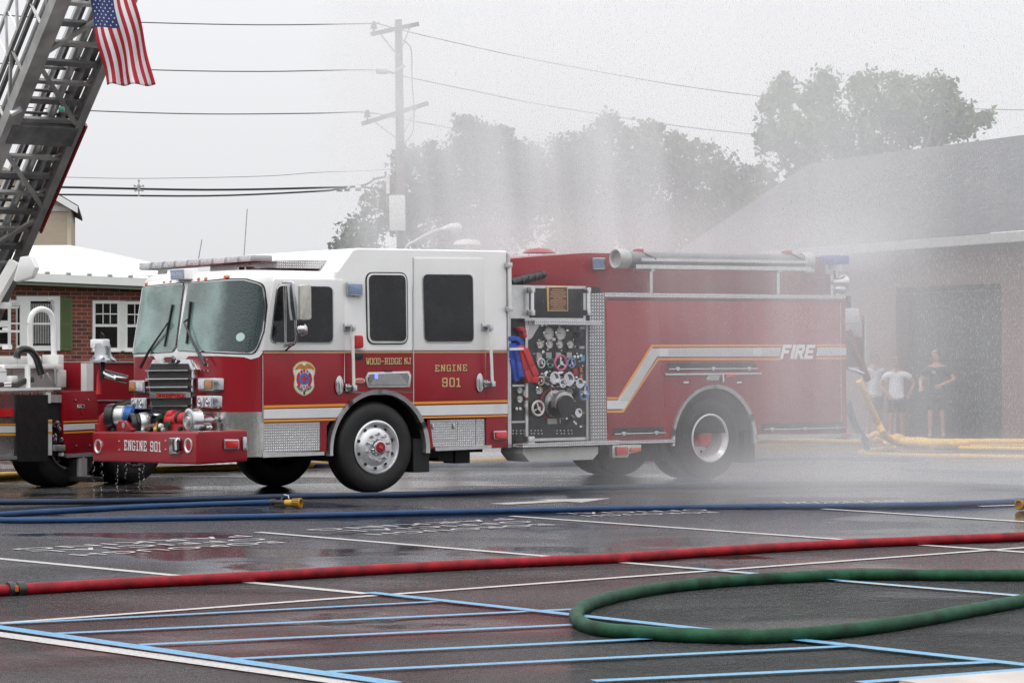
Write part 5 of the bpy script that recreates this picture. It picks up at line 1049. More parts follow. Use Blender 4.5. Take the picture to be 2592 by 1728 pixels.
m_ = MB(); m_.cyl(lv('R',25,385,.33),lv('R',100,380,.33),.04,n=12); m_.build('hose_fitting', CHROME, lt); m_ = MB(); m_.cyl(lv('R',437,262,.35),lv('R',440,320,.35),.03,n=10); m_.build('hose_fitting', CHROME, lt)
m_ = MB(); m_.tube(spline([lv('B',x,y,.8) for x, y in ((182,770),(180,620),(182,500),(205,450),(250,433),(300,455),(320,520),(323,620),(326,780),(330,885))], 5), .038, 10); m_.build('guard_rail', WHITE, lt, angle=70)
m_ = MB(); m_.bar(lv('B',0,518,.8),lv('B',320,522,.8),.02,.02); m_.bar(lv('B',0,566,.8),lv('B',120,566,.8),.03,.03); m_.build('guard_rail', WHITE2, lt)
lr('B',35,362,102,720,.9,1.2,WHITE,'pedestal',bevel=.02); lr('B',293,540,312,566,.75,.85,WHITE,'rail_box'); lr('B',293,645,320,672,.75,.85,WHITE,'rail_box')
e_ = lr('B',274,385,365,425,.75,.85,WHITE,'work_light',bevel=.02); lr('B',318,374,366,408,.73,.8,LCLR,'lens',e_); m_ = MB(); m_.tube([lv('B',290,380,.8),lv('B',310,372,.8),lv('B',322,440,.8)],.02,6); m_.build('light_bracket', GREYM, e_)
# wheels, outrigger
def lwheel(t):
    c = (t, .05, .535); m_ = MB(); m_.lathe([(.30,.02),(.40,-.004),(.50,.012),(.53,.04),(.535,.07),(.535,.5),(.5,.52)], c, 'y', 44); wh = m_.build('wheel', RUBBER, lt, angle=50)
    m_ = MB(); m_.lathe([(.31,.022),(.318,.0),(.29,.0),(.27,.08),(.24,.22),(.14,.24),(0,.24)], c, 'y', 36); ri = m_.build('rim', CHROME, wh, angle=45)
    m_ = MB(); m_.lathe([(.11,.24),(.1,.08),(0,.07)], c, 'y', 20); m_.build('hub', RED, ri)
    for k in range(8): a = 2*math.pi*k/8; m_ = MB(); m_.lathe([(.022,.2),(0,.2)], (t+.19*math.cos(a), .05, .535+.19*math.sin(a)), 'y', 8); m_.build('vent_hole', BLACK, ri)
lwheel(LT.side('Z',312,1050,.05)[0]); lwheel(LT.side('Z',158,1050,.05)[0])
m_ = MB(); m_.box(-3,5,.3,2.2,.35,.9); m_.build('underframe', DARK, lt)
o = lr('R',790,1150,852,1345,-.1,.0,GREYM,'outrigger_leg'); lr('R',752,1150,788,1340,-.02,.05,DARK,'outrigger_sleeve'); lr('R',740,1340,908,1395,-.3,.1,DARK,'outrigger_foot',bevel=.01)
# aerial ladder -------------------------------------------------
A0 = at('Z',-31,600,36.) ; A1 = at('Z',219,0,33.5)
ax = (A1-A0); AL = ax.length; ax.normalize(); rx = ax.cross(Vector((0,0,1))).normalized(); rx = rx if rx.x > 0 else -rx; nx = rx.cross(ax); nx = nx if nx.z > 0 else -nx
def lp_(s, a, h): return A0 + ax*s + rx*a + nx*h      # along, across, above
Mi = lt.matrix_world.inverted() if False else (Matrix.Translation(LT.O) @ Matrix.Rotation(LT.a, 4, 'Z')).inverted()
def lbuild(mb, name, m, par, **kw):
    for v in mb.bm.verts: v.co = Mi @ v.co
    return mb.build(name, m, par, **kw)
LG = mat('ladder_grey',(.33,.325,.315),.38,metal=.55,var=.25,vscale=4); LD = mat('ladder_dark',(.16,.16,.16),.4,metal=.5,var=.3,vscale=6); LL = mat('ladder_light',(.6,.6,.6),.35,metal=.4,var=.12)
S0, S1, HW = -2.2, AL+3.2, .46
def section(name, hw, base, hgt, thick, m, par, railw=.14):
    m_ = MB()
    for sg in (-1, 1):
        m_.bar(lp_(S0,sg*hw,base), lp_(S1,sg*hw,base), railw if sg < 0 else railw*.55, thick, nx); m_.bar(lp_(S0,sg*hw*1.02,base+hgt), lp_(S1,sg*hw*1.02,base+hgt), .05, .05, nx)
    return lbuild(m_, name, m, par)
al = section('aerial_ladder', HW, 0, .62, .16, LG, lt, .2)
def trussbars(hw, base, hgt, m, step, name, w_=.035, ph=0.):
    s = S0+ph; i = 0
    while s < S1-step:
        for sg in (-1, 1):
            m_ = MB(); m_.bar(lp_(s,sg*hw,base), lp_(s+step,sg*hw,base+hgt) if i % 2 == 0 else lp_(s,sg*hw,base+hgt), w_, w_, nx); m_.bar(lp_(s+step,sg*hw,base), lp_(s+step,sg*hw,base+hgt), w_, w_, nx)
            lbuild(m_, name, m, al)
        s += step; i += 1
trussbars(HW, 0, .62, LG, .75, 'side_brace')
s = S0; i = 0
while s < S1:
    m_ = MB(); m_.bar(lp_(s,-HW,.0), lp_(s,HW,.0), .055 if i % 2 else .08, .05, nx)
    for sg in (-1, 1): m_.bar(lp_(s,sg*(HW-.16),.0), lp_(s-.14 if sg < 0 else s+.10,sg*(HW-.03),.0), .03, .03, nx)
    lbuild(m_, 'rung', LG if i % 2 else LD, al); s += .31; i += 1
for s, sg in ((-1.4,1),(-.2,1),(.75,-1),(1.9,1),(3.3,1),(4.4,-1),(5.6,1)):
    m_ = MB(); m_.bar(lp_(s+.05,-sg*(HW-.05),-.05), lp_(s-.85,sg*(HW-.05),-.05), .06, .04, nx); lbuild(m_, 'diagonal_brace', LG, al)
fl = section('fly_section', HW-.14, .20, .5, .12, LD, al, .09); fl2 = section('fly_section', HW-.24, .36, .3, .05, LL, al, .05)
for hw, base, m2, par, ph in ((HW-.14,.20,LD,fl,.15),):
    s = S0+ph
    while s < S1: m_ = MB(); m_.cyl(lp_(s,-hw,base), lp_(s,hw,base), .02, n=8); lbuild(m_, 'rung', m2, par); s += .37
# inner handrail lattice seen beyond the left rail
m_ = MB()
for s_ in range(-7, int((S1)/.42)): 
    s = s_*.42; m_.bar(lp_(s,-HW-.02,.62), lp_(s+.35,-HW-.02,1.02), .03, .03, nx)
    m_.bar(lp_(s,-HW-.02,.62), lp_(s,-HW-.02,1.02), .018, .018, nx)
m_.bar(lp_(S0,-HW-.02,1.02), lp_(S1,-HW-.02,1.02), .04, .04, nx); lbuild(m_, 'hand_rail', LL, al)
m_ = MB(); m_.tube([lp_(S0,.12,.1), lp_(S1,.12,.1)], .05, 12); m_.tube([lp_(S0,.22,.3), lp_(S1,.22,.3)], .035, 10); lbuild(m_, 'waterway_pipe', GREYM, al)
m_ = MB(); m_.bar(lp_(S0,.33,.15), lp_(S1,.33,.15), .08, .2, nx); lbuild(m_, 'inner_web', LD, al)
m_ = MB(); m_.bar(lp_(2.25,-HW,-.02), lp_(2.25,HW,-.02), .30, .14, nx); xb = lbuild(m_, 'cross_beam', LD, al)
q = at('Z',143,254,33.9); m_ = MB(); m_.box(q.x-.03,q.x+.04,q.y-.1,q.y-.05,q.z-.03,q.z+.04); lbuild(m_, 'green_lamp', mat('green_lens',(.01,.25,.15),.2,coat=1), xb, bevel=.01)
for sg, s0, s1 in ((1,.6,2.45),(-1,1.1,2.4)):
    m_ = MB(); m_.bar(lp_(s0,sg*(HW+.09),.22 if sg > 0 else .6), lp_(s1,sg*(HW+.09),.22 if sg > 0 else .6), .03, .62 if sg > 0 else .6, nx); bd = lbuild(m_, 'name_board', mat('board_red',(.2,.012,.02),.3,coat=.3), al)
    if sg < 0:
        c = lp_(1.8,-HW-.12,.6); m_ = MB(); m_.lathe([(0,-.02),(.14,-.01),(.15,0),(.15,.02)], Vector((0,0,0)), 'y', 24)
        R3 = Matrix((ax, -rx, nx)).transposed().to_4x4(); 
        for v in m_.bm.verts: v.co = c + (R3 @ Vector((v.co.x, v.co.y, v.co.z)))
        lbuild(m_, 'board_emblem', GOLD, bd)
for s in (-1.5, -.2, 1.2, 2.6, 4.6, 6): m_ = MB(); m_.bar(lp_(s,-HW-.1,-.1), lp_(s+.1,-HW+.0,-.11), .05, .06, nx); lbuild(m_, 'rail_bracket', LL, al)
m_ = MB(); q = [at('B',x,y,33.2) for x, y in ((78,262),(120,118),(180,112),(215,182),(190,240),(95,268))]
m_.prism([(v.x,v.z) for v in q], lambda u,v,d: (u,d,v), 33.2, 33.5); lbuild(m_, 'heel_plate', WHITE, lt, bevel=.02)
# white drive frame under the heel
m_ = MB(); a, b = at('B',-60,420,34), at('B',95,150,34); m_.bar(a, b, .3, .12); lbuild(m_, 'lift_cylinder', WHITE2, lt)

# ---------------------------------------------------------------- flag
def flag():
    D_ = 32.6; W_, Lh = 26, 44
    tl, tr2, br_, bl_ = [at('Z',x,y,D_) for x, y in ((199,-26),(304,-26),(358,197),(243,194))]
    me = bpy.data.meshes.new('flag'); vs = []; fs = []; mi = []
    for j in range(Lh+1):
        for i in range(W_+1):
            u, v = i/W_, j/Lh
            p = (tl*(1-u)+tr2*u)*(1-v) + (bl_*(1-u)+br_*u)*v
            p = p + Vector((.012*math.sin(v*9+u*5), .055*math.sin(u*15+v*2.2)*(.3+v) + .03*math.sin(v*8+u*3), .008*math.sin(u*13)))
            vs.append(p)
    for j in range(Lh):
        for i in range(W_):
            a = j*(W_+1)+i; fs.append((a,a+1,a+W_+2,a+W_+1))
            if i < 14 and j < Lh*.4: mi.append(2)
            else: mi.append(0 if (i//2) % 2 == 0 else 1)
    me.from_pydata([tuple(v) for v in vs], [], fs)
    for m2 in (mat('flag_red',(.42,.012,.03),.7,var=.1), mat('flag_white',(.75,.75,.76),.7,var=.05), mat('flag_blue',(.02,.035,.14),.7,var=.15)): me.materials.append(m2)
    me.polygons.foreach_set('material_index', mi); me.polygons.foreach_set('use_smooth', [True]*len(fs)); me.update()
    o = link('flag', me); so_ = o.modifiers.new('s', 'SOLIDIFY'); so_.thickness = .004
    tag(o, 'stars and stripes flag hanging from the raised ladder, stripes vertical', 'flag')
    mb = MB()
    def pnt(u, v):
        x, y = u*W_, v*Lh; i, j = min(int(x), W_-1), min(int(y), Lh-1); fx, fy = x-i, y-j; a = j*(W_+1)+i
        return (vs[a]*(1-fx)+vs[a+1]*fx)*(1-fy) + (vs[a+W_+1]*(1-fx)+vs[a+W_+2]*fx)*fy + Vector((0,-.008,0))
    for r in range(11):
        for c_ in range(5 if r % 2 == 0 else 4):
            cu = (.053+.108*c_ + (0 if r % 2 == 0 else .054)) ; cv = .018+.036*r+.002
            mb.face([pnt(cu+.020*(1 if k % 2 == 0 else .42)*math.sin(k*math.pi/5), cv-.0115*(1 if k % 2 == 0 else .42)*math.cos(k*math.pi/5)) for k in range(10)])
    mb.build('stars', MATS['flag_white'], o, smooth=False)
flag()

# ---------------------------------------------------------------- houses at left
def brick(name, c1, c2, mor, sc_=1., bw=.21, bh=.075):
    m = mat(name, c1, .8); n = m.node_tree; b = n.nodes['Principled BSDF']; t = n.nodes.new('ShaderNodeTexCoord'); s = n.nodes.new('ShaderNodeSeparateXYZ'); c = n.nodes.new('ShaderNodeCombineXYZ')
    br = n.nodes.new('ShaderNodeTexBrick'); br.inputs['Color1'].default_value = lin(c1); br.inputs['Color2'].default_value = lin(c2); br.inputs['Mortar'].default_value = lin(mor)
    br.inputs['Scale'].default_value = 1; br.inputs['Brick Width'].default_value = bw; br.inputs['Row Height'].default_value = bh; br.inputs['Mortar Size'].default_value = .007
    n.links.new(t.outputs['Object'], s.inputs[0]); n.links.new(s.outputs[0], c.inputs[0]); n.links.new(s.outputs[2], c.inputs[1]); n.links.new(c.outputs[0], br.inputs['Vector']); n.links.new(br.outputs['Color'], b.inputs['Base Color']); return m
BR = brick('red_brick', (.25,.055,.035), (.07,.022,.02), (.30,.24,.2), 1, .3, .1); BT = brick('tan_brick', (.23,.14,.12), (.19,.115,.098), (.24,.175,.155))
HB = Frame(at('Z',300,826,70)*1., 33); HB.O.z = 0; hb = empty('brick_house', HB.O, HB.a); tag(hb, 'red brick house with white roof and green shutter behind the ladder truck', 'house')
def hs_(fr_, par, k, pts, y0, y1, m, name, off=0., bevel=0.):
    mb = MB(); mb.side([fr_.side(k,x,y,off) for x, y in pts], y0+off, y1+off); return mb.build(name, m, par, bevel=bevel)
def hr(fr_, par, k, x0, y0, x1, y1, *a_, **kw): return hs_(fr_, par, k, [(x0,y0),(x1,y0),(x1,y1),(x0,y1)], *a_, **kw)
tl, trr = HB.side('Z',-60,632), HB.side('Z',420,643)
m_ = MB(); m_.side([(tl[0],0),(trr[0],0),(trr[0],trr[1]+.1),(tl[0],tl[1]+.1)], 0, 6); m_.build('wall', BR, hb)
def sash(x0, y0, x1, y1, cols=3):
    fr1 = hr(HB, hb, 'B', x0, y0, x1, y1, -.06, .02, WHITE, 'window'); dx, dy = x1-x0, y1-y0
    hr(HB, fr1, 'B', x0+dx*.1, y0+dy*.06, x1-dx*.1, y0+dy*.46, -.075, -.05, TINT, 'pane'); hr(HB, fr1, 'B', x0+dx*.1, y0+dy*.52, x1-dx*.1, y1-dy*.07, -.07, -.05, TINT, 'pane')
    for i in range(1, cols): xx = x0+dx*(.1+.8*i/cols); hr(HB, fr1, 'B', xx-2.2, y0+dy*.06, xx+2.2, y0+dy*.46, -.085, -.06, WHITE, 'glazing_bar')
    hr(HB, fr1, 'B', x0+dx*.1, y0+dy*.255, x1-dx*.1, y0+dy*.275, -.085, -.06, WHITE, 'glazing_bar'); hr(HB, fr1, 'B', x0-4, y1-5, x1+4, y1+6, -.1, 0, WHITE, 'sill')
sash(552, 382, 714, 684); sash(745, 386, 900, 684)
hr(HB, hb, 'B', 712, 384, 747, 684, -.05, 0, WHITE2, 'mullion')
wd = hr(HB, hb, 'B', 95, 355, 356, 682, -.06, .02, WHITE, 'window'); hr(HB, wd, 'B', 178, 385, 318, 650, -.07, -.05, TINT, 'pane'); hr(HB, wd, 'B', 100, 385, 112, 650, -.07, -.05, TINT, 'pane')
m_ = MB()
for k in range(14): a = HB.side('B', 185+k*10, 400); b = HB.side('B', 185+k*10, 640); m_.side(rect(a[0]-.01,a[0]+.01,b[1],a[1]), -.074, -.068)
m_.build('blind', GREYM, wd); hr(HB, wd, 'B', 178, 515, 318, 527, -.085, -.06, WHITE, 'glazing_bar')
wd = hr(HB, hb, 'B', -150, 360, 60, 660, -.06, .02, WHITE, 'window'); hr(HB, wd, 'B', -100, 390, 40, 500, -.07, -.05, TINT, 'pane'); hr(HB, wd, 'B', -100, 540, 40, 640, -.07, -.05, TINT, 'pane')
SHG = mat('green_shutter_paint',(.09,.12,.045),.6,var=.1); sh2 = hr(HB, hb, 'B', 360, 365, 430, 680, -.05, 0, SHG, 'shutter')
for y0, y1 in ((380,515),(530,665)): hr(HB, sh2, 'B', 372, y0, 418, y1, -.055, -.045, mat('shutter_panel',(.07,.095,.035),.6), 'shutter_panel')
# gutter, fascia and white roof
g1, g2 = HB.side('Z',-60,622,-.5), HB.side('Z',420,643,-.5)
m_ = MB(); m_.hull8([(g1[0],-.5,g1[1]-.2),(g2[0],-.5,g2[1]-.2),(g2[0],-.36,g2[1]-.2),(g1[0],-.36,g1[1]-.2),(g1[0],-.5,g1[1]),(g2[0],-.5,g2[1]),(g2[0],-.36,g2[1]),(g1[0],-.36,g1[1])]); m_.build('gutter', WHITE, hb)
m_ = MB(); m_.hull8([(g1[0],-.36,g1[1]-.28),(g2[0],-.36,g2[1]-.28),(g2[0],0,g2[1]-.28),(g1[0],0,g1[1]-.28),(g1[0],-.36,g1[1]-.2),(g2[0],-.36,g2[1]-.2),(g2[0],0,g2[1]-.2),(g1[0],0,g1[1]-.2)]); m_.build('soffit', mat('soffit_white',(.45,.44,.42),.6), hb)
tp = [HB.side('Z',x,y,4.5) for x, y in ((-60,564),(160,563),(250,578),(345,602),(420,640))]
WR = mat('white_roof_sheet',(.7,.695,.69),.4,var=.06,coat=.2)
m_ = MB(); m_.face([(g1[0],-.5,g1[1]+.003),(g2[0],-.5,g2[1]+.003)] + [(t,4.5,z) for t, z in tp[::-1]]); ro = m_.build('roof', WR, hb)
for k in range(10):
    f = (k+.5)/10; a = Vector((g1[0]+(g2[0]-g1[0])*f, -.47, g1[1]+(g2[1]-g1[1])*f+.03)); m_ = MB(); m_.box(a.x-.1,a.x+.02,-.5,-.44,a.z-.02,a.z+.03); m_.build('snow_guard', GREYM, ro)
# tan gabled house
HT = Frame(Vector((at('Z',80,826,90).x, 90, 0)), 8); ht = empty('sided_house', HT.O, HT.a); tag(ht, 'tan clapboard house with a gable end behind the ladder', 'house')
def siding():
    m = mat('tan_siding', (.66,.56,.42), .6, var=.04); n = m.node_tree; b = n.nodes['Principled BSDF']; t = n.nodes.new('ShaderNodeTexCoord'); s = n.nodes.new('ShaderNodeSeparateXYZ'); n.links.new(t.outputs['Object'], s.inputs[0])
    q = n.nodes.new('ShaderNodeMath'); q.operation = 'MULTIPLY'; q.inputs[1].default_value = 5; r = n.nodes.new('ShaderNodeMath'); r.operation = 'FRACT'; bu_ = n.nodes.new('ShaderNodeBump'); bu_.inputs['Distance'].default_value = .05; bu_.inputs['Strength'].default_value = 1
    n.links.new(s.outputs[2], q.inputs[0]); n.links.new(q.outputs[0], r.inputs[0]); n.links.new(r.outputs[0], bu_.inputs['Height']); n.links.new(bu_.outputs[0], b.inputs['Normal']); return m
SD = siding(); P0 = [HT.side('Z',x,y) for x, y in ((-110,480),(162,478),(162,470),(50,400),(-60,400))]
m_ = MB(); m_.side([(P0[0][0],0),(P0[1][0],0),(P0[1][0],P0[2][1]),(P0[3][0],P0[3][1]),(P0[0][0],P0[3][1]+.9)], 0, 8); m_.build('wall', SD, ht)
m_ = MB(); t_, z_ = P0[2]; m_.box(t_-.12, t_+.02, -.03, .0, 0, z_); m_.build('corner_board', mat('tan_trim',(.6,.52,.4),.6), ht)
a, b = HT.side('Z',30,384,-.3), HT.side('Z',180,472,-.3)
m_ = MB(); m_.hull8([(a[0],-.35,a[1]-.22),(b[0],-.35,b[1]-.1),(b[0],8,b[1]-.1),(a[0],8,a[1]-.22),(a[0],-.35,a[1]),(b[0],-.35,b[1]),(b[0],8,b[1]),(a[0],8,a[1])]); ro = m_.build('roof', mat('dark_shingle',(.06,.06,.065),.8), ht)
m_ = MB(); m_.hull8([(a[0],-.4,a[1]-.26),(b[0]-.02,-.4,b[1]-.26),(b[0]-.02,-.352,b[1]-.26),(a[0],-.352,a[1]-.26),(a[0],-.4,a[1]-.03),(b[0]-.02,-.4,b[1]-.03),(b[0]-.02,-.352,b[1]-.03),(a[0],-.352,a[1]-.03)]); m_.build('rake_board', WHITE, ro)
c_ = HT.side('Z',60,474); m_ = MB(); m_.box(P0[0][0], t_, -.06, 0, z_-.22, z_-.05); m_.build('trim_band', WHITE2, ht)
# fence and grass strip beyond the ladder truck
m_ = MB(); ya = 58
for k in range(60): x = -16+k*.17; m_.box(x-.02,x+.02,ya,ya+.04,0,1.1)
m_.box(-16,-5.8,ya,ya+.04,1.02,1.06); m_.box(-16,-5.8,ya,ya+.04,.15,.19); tag(m_.build('railing_fence', BLACK), 'black railing fence glimpsed under the ladder truck', 'fence')
gm_ = mat('lawn_green',(.03,.06,.015),.9,var=.4,vscale=3); m_ = MB(); m_.prism([(-40,53),(-4.5,53),(-4.5,69),(-40,69)], lambda u,v,d: (u,v,d), 0, .08); tag(m_.build('lawn', gm_, smooth=False), kind='structure')
m_ = MB(); m_.prism([(-40,52.7),(-4.4,52.7),(-4.4,53),(-40,53)], lambda u,v,d: (u,v,d), 0, .13); tag(m_.build('kerb', KERBM, smooth=False), kind='structure')

# ---------------------------------------------------------------- building at right
RB = Frame(Vector((4.9,60,0)), -66); rb = empty('garage_building', RB.O, RB.a); tag(rb, 'low brick building with grey shingle roof and open doorway at right', 'building')
ez = RB.side('Z',2352,533)[1]; e0 = RB.side('Z',1600,590)[0]; tE = 19.
gx0, gt = RB.side('G',515,305); gx1 = RB.side('G',1152,280)[0]
m_ = MB(); m_.side([(e0,0),(gx0,0),(gx0,gt),(gx1,gt),(gx1,0),(tE,0),(tE,ez),(e0,ez)], 0, .3); m_.build('wall', BT, rb)
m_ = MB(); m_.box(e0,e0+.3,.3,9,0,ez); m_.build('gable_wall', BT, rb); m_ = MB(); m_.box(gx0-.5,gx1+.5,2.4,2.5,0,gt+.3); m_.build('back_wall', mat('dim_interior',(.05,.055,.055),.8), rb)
m_ = MB(); m_.side([(gx0,gt),(gx1,gt),(gx1,gt-.12),(gx0,gt-.12)], .1, .2); m_.build('door_header', MATS['brown_soffit'] if 'brown_soffit' in MATS else DARK, rb)
m_ = MB(); m_.side(rect(gx0+.03,gx1-.03,.02,gt-.12), .28, .34); dr = m_.build('roller_door', mat('grey_green_door',(.035,.042,.042),.5,var=.1), rb)
m_ = MB()
for k in range(6): z_ = .5+k*.5; m_.side(rect(gx0+.04,gx1-.04,z_,z_+.02), .272, .285)
m_.build('panel_grooves', DARK, dr)
RO = 5.0; rzz = RB.side('Z',2352,310,RO)[1]; rl = RB.side('Z',1860,386,RO)[0]
SHM = brick('grey_shingle', (.065,.067,.075), (.035,.037,.044), (.015,.015,.018), 1, .32, .11)
m_ = MB(); m_.face([(e0-.5,-.45,ez+.0),(tE,-.45,ez),(tE,RO,rzz),(rl,RO,rzz)]); m_.face([(e0-.5,-.45,ez),(rl,RO,rzz),(e0-.5,RO*2+.4,ez)]); m_.build('roof', SHM, rb, smooth=False)
m_ = MB(); m_.box(e0-.5,tE,-.5,-.44,ez-.2,ez-.02); m_.build('gutter', GREYM, rb); m_ = MB(); m_.box(e0-.5,tE,-.44,0,ez-.06,ez-.03); m_.build('soffit', mat('brown_soffit',(.16,.11,.09),.8), rb)

# ---------------------------------------------------------------- people
def skinmesh(name, pts, edges, rad, m, par, sub=2, smooth=True):
    me = bpy.data.meshes.new(name); me.from_pydata([tuple(p) for p in pts], edges, []); o = link(name, me)
    md = o.modifiers.new('skin', 'SKIN'); 
    for i, r in enumerate(rad): sv_ = me.skin_vertices[0].data[i]; sv_.radius = (r if isinstance(r, tuple) else (r, r)); sv_.use_root = (i == 0)
    ss = o.modifiers.new('sub', 'SUBSURF'); ss.levels = ss.render_levels = sub
    dg = bpy.context.evaluated_depsgraph_get(); m2 = bpy.data.meshes.new_from_object(o.evaluated_get(dg)); m2.name = name
    bpy.data.objects.remove(o); bpy.data.meshes.remove(me)
    m2.materials.clear(); m2.materials.append(m); m2.polygons.foreach_set('use_smooth', [True]*len(m2.polygons)); return link(name, m2, par)
def person(loc, yaw, h, el, er, wl_, wr2, top, bottom, skin, hairm, label, group=None, cap=False, headturn=0.):
    e = empty('person', loc, yaw); tag(e, label, 'person', group); k = h/1.75; e.scale = (k, k, k)
    el, er, wl_, wr2 = map(Vector, (el, er, wl_, wr2))
    V_ = [(0,0,.95),(0,.0,1.12),(0,.0,1.3),(0,0,1.42),(0,-.01,1.5),(0,-.02,1.56),(-.17,0,1.40),el,wl_,(.17,0,1.40),er,wr2,(-.09,0,.86),(-.12,-.02,.48),(-.13,.03,.09),(-.14,-.12,.035),(.09,0,.86),(.12,-.02,.48),(.13,.03,.09),(.14,-.12,.035)]
    E_ = [(0,1),(1,2),(2,3),(3,4),(4,5),(3,6),(6,7),(7,8),(3,9),(9,10),(10,11),(0,12),(12,13),(13,14),(14,15),(0,16),(16,17),(17,18),(18,19)]
    R_ = [(.15,.11),(.14,.10),(.16,.11),(.12,.09),.058,.055,.06,.045,.03,.06,.045,.03,.09,.06,.042,.035,.09,.06,.042,.035]
    for w3, el3 in ((wl_, el), (wr2, er)):
        d = (w3-el3).normalized(); iw = V_.index(w3) if w3 in V_ else None
        s_ = d.cross(Vector((0,1,0))); s_ = s_.normalized() if s_.length > .1 else Vector((1,0,0)); base = len(V_); hub = w3+d*.07
        V_.append(tuple(hub)); E_.append((8 if w3 is wl_ else 11, base)); R_.append((.036,.018))
        for j in range(4):
            f0 = hub+s_*(.024*(j-1.5)); ln = (.06,.072,.068,.055)[j]; V_.append(tuple(f0+d*.035)); R_.append(.0095); V_.append(tuple(f0+d*(.035+ln)+Vector((0,-.02,-.01)))); R_.append(.008); E_ += [(base, len(V_)-2), (len(V_)-2, len(V_)-1)]
        V_.append(tuple(w3+d*.03+s_*.045)); R_.append(.011); V_.append(tuple(w3+d*.07+s_*.06+Vector((0,-.015,0)))); R_.append(.009); E_ += [(base, len(V_)-2), (len(V_)-2, len(V_)-1)]
    body = skinmesh('body', V_, E_, R_, skin, e, 1)
    # head, joined into the body mesh
    mb = MB(); mb.bm.from_mesh(body.data)
    prof = [(.0,-.125),(.035,-.12),(.058,-.095),(.07,-.05),(.077,0),(.08,.045),(.072,.09),(.05,.118),(.0,.13)]
    n0 = len(mb.bm.verts); mb.lathe(prof, (0,0,0), 'z', 20); Rz = Matrix.Rotation(headturn, 3, 'Z')
    hv = mb.bm.verts[:][n0:] if False else [v for i, v in enumerate(mb.bm.verts) if i >= n0]
    for v in hv: v.co.y *= 1.2; v.co.y -= .012*max(0, 1-abs(v.co.z+.09)/.05) if v.co.y < 0 else 0
    nose_ = [(0,-.098,.01),(-.014,-.088,-.032),(.014,-.088,-.032),(0,-.118,-.028)]
    nv = [mb.bm.verts.new(p_) for p_ in nose_]
    for f_ in ((0,1,3),(0,3,2),(1,2,3)): mb.bm.faces.new([nv[i] for i in f_])
    for sg in (-1, 1):
        q = [mb.bm.verts.new((sg*(.074+.012*math.cos(a)*.3+.006), .01+.016*math.cos(a), .0+.03*math.sin(a))) for a in [i*math.pi/4 for i in range(8)]]; mb.bm.faces.new(q); hv += q
    hv += nv
    for v in hv: v.co = Rz @ v.co + Vector((0,-.03,1.645))
    mesh = body.data; mb.bm.to_mesh(mesh); mb.bm.free(); mesh.polygons.foreach_set('use_smooth', [True]*len(mesh.polygons)); mesh.update()
    def hp(p_): return Rz @ Vector(p_) + Vector((0,-.03,1.645))
    for sg in (-1, 1): m_ = MB(); m_.lathe([(0,-.008),(.01,-.004),(.011,.004)], hp((sg*.03,-.088,.012)), 'y', 8); m_.build('eye', BLACK, e)
    m_ = MB(); m_.bar(hp((-.024,-.094,-.062)), hp((.024,-.094,-.062)), .008, .01); m_.build('mouth', mat('lip',(.3,.09,.08),.5), e)
    m_ = MB(); m_.lathe([(.083,-.01),(.088,.03),(.084,.075),(.062,.115),(.03,.135),(0,.14)], (0,0,0), 'z', 20)
    for v in m_.bm.verts: v.co.y = v.co.y*1.22+.012; v.co.z += (.035 if v.co.y < -.03 and v.co.z < .06 else 0) - (.06 if v.co.y > .05 and v.co.z < .0 else 0); v.co = hp(v.co)
    m_.build('cap' if cap else 'hair', hairm, e)
    T_ = [(0,0,1.0),(0,0,1.18),(0,0,1.32),(0,0,1.425),(-.17,0,1.39),tuple(Vector((-.17,0,1.40))*.35+el*.65),(.17,0,1.39),tuple(Vector((.17,0,1.40))*.35+er*.65),(0,0,.90)]
    skinmesh('shirt', T_, [(0,1),(1,2),(2,3),(3,4),(4,5),(3,6),(6,7),(0,8)], [(.175,.13),(.17,.125),(.185,.13),(.12,.09),.085,.075,.085,.075,(.185,.135)], top, e, 2)
    skinmesh('shorts', [(0,0,.97),(-.09,0,.86),(-.12,-.01,.55),(.09,0,.86),(.12,-.01,.55)], [(0,1),(1,2),(0,3),(3,4)], [(.165,.125),.115,.1,.115,.1], bottom, e, 2)
    for sg in (-1, 1):
        m_ = MB(); m_.hull8([(sg*.135-.05,-.2,0),(sg*.135+.05,-.2,0),(sg*.135+.045,.1,0),(sg*.135-.045,.1,0),(sg*.135-.04,-.18,.06),(sg*.135+.04,-.18,.06),(sg*.135+.045,.09,.1),(sg*.135-.045,.09,.1)]); m_.build('shoe', WHITE2 if top is CWHITE else BLACK, e, bevel=.02)
    return e
def pxy(x, Y_): v = at('N', x, 900, Y_); return (v.x, v.y, 0)
person(pxy(505,53), .5, 1.66, (-.26,.06,1.14), (.24,.06,1.14), (-.22,-.08,.92), (.27,-.05,.90), CWHITE, CDARK, SKIN2, HAIR, 'person in white shirt and dark shorts, standing closest to the engine', headturn=.5)
person(pxy(760,52.4), -.15, 1.58, (-.36,.0,1.16), (.40,.02,1.20), (-.20,-.12,.98), (.30,-.04,1.03), CWHITE, CDARK, SKIN2, HAIR, 'person in white t-shirt with short hair, middle one of the three', headturn=-.1)
p3_ = person(pxy(1215,52.3), -.25, 1.70, (-.32,.03,1.15), (.36,-.02,1.18), (-.30,-.12,1.05), (.12,-.30,1.08), CNAVY, CDARK, SKIN, mat('dark_cap',(.02,.02,.025),.7), 'person in dark navy shirt and cap before the dark doorway', cap=True, headturn=-.5)
m_ = MB(); m_.box(-.08,.0,-.145,-.13,1.30,1.36); m_.build('shirt_patch', mat('patch_blue',(.2,.25,.4),.6), p3_)

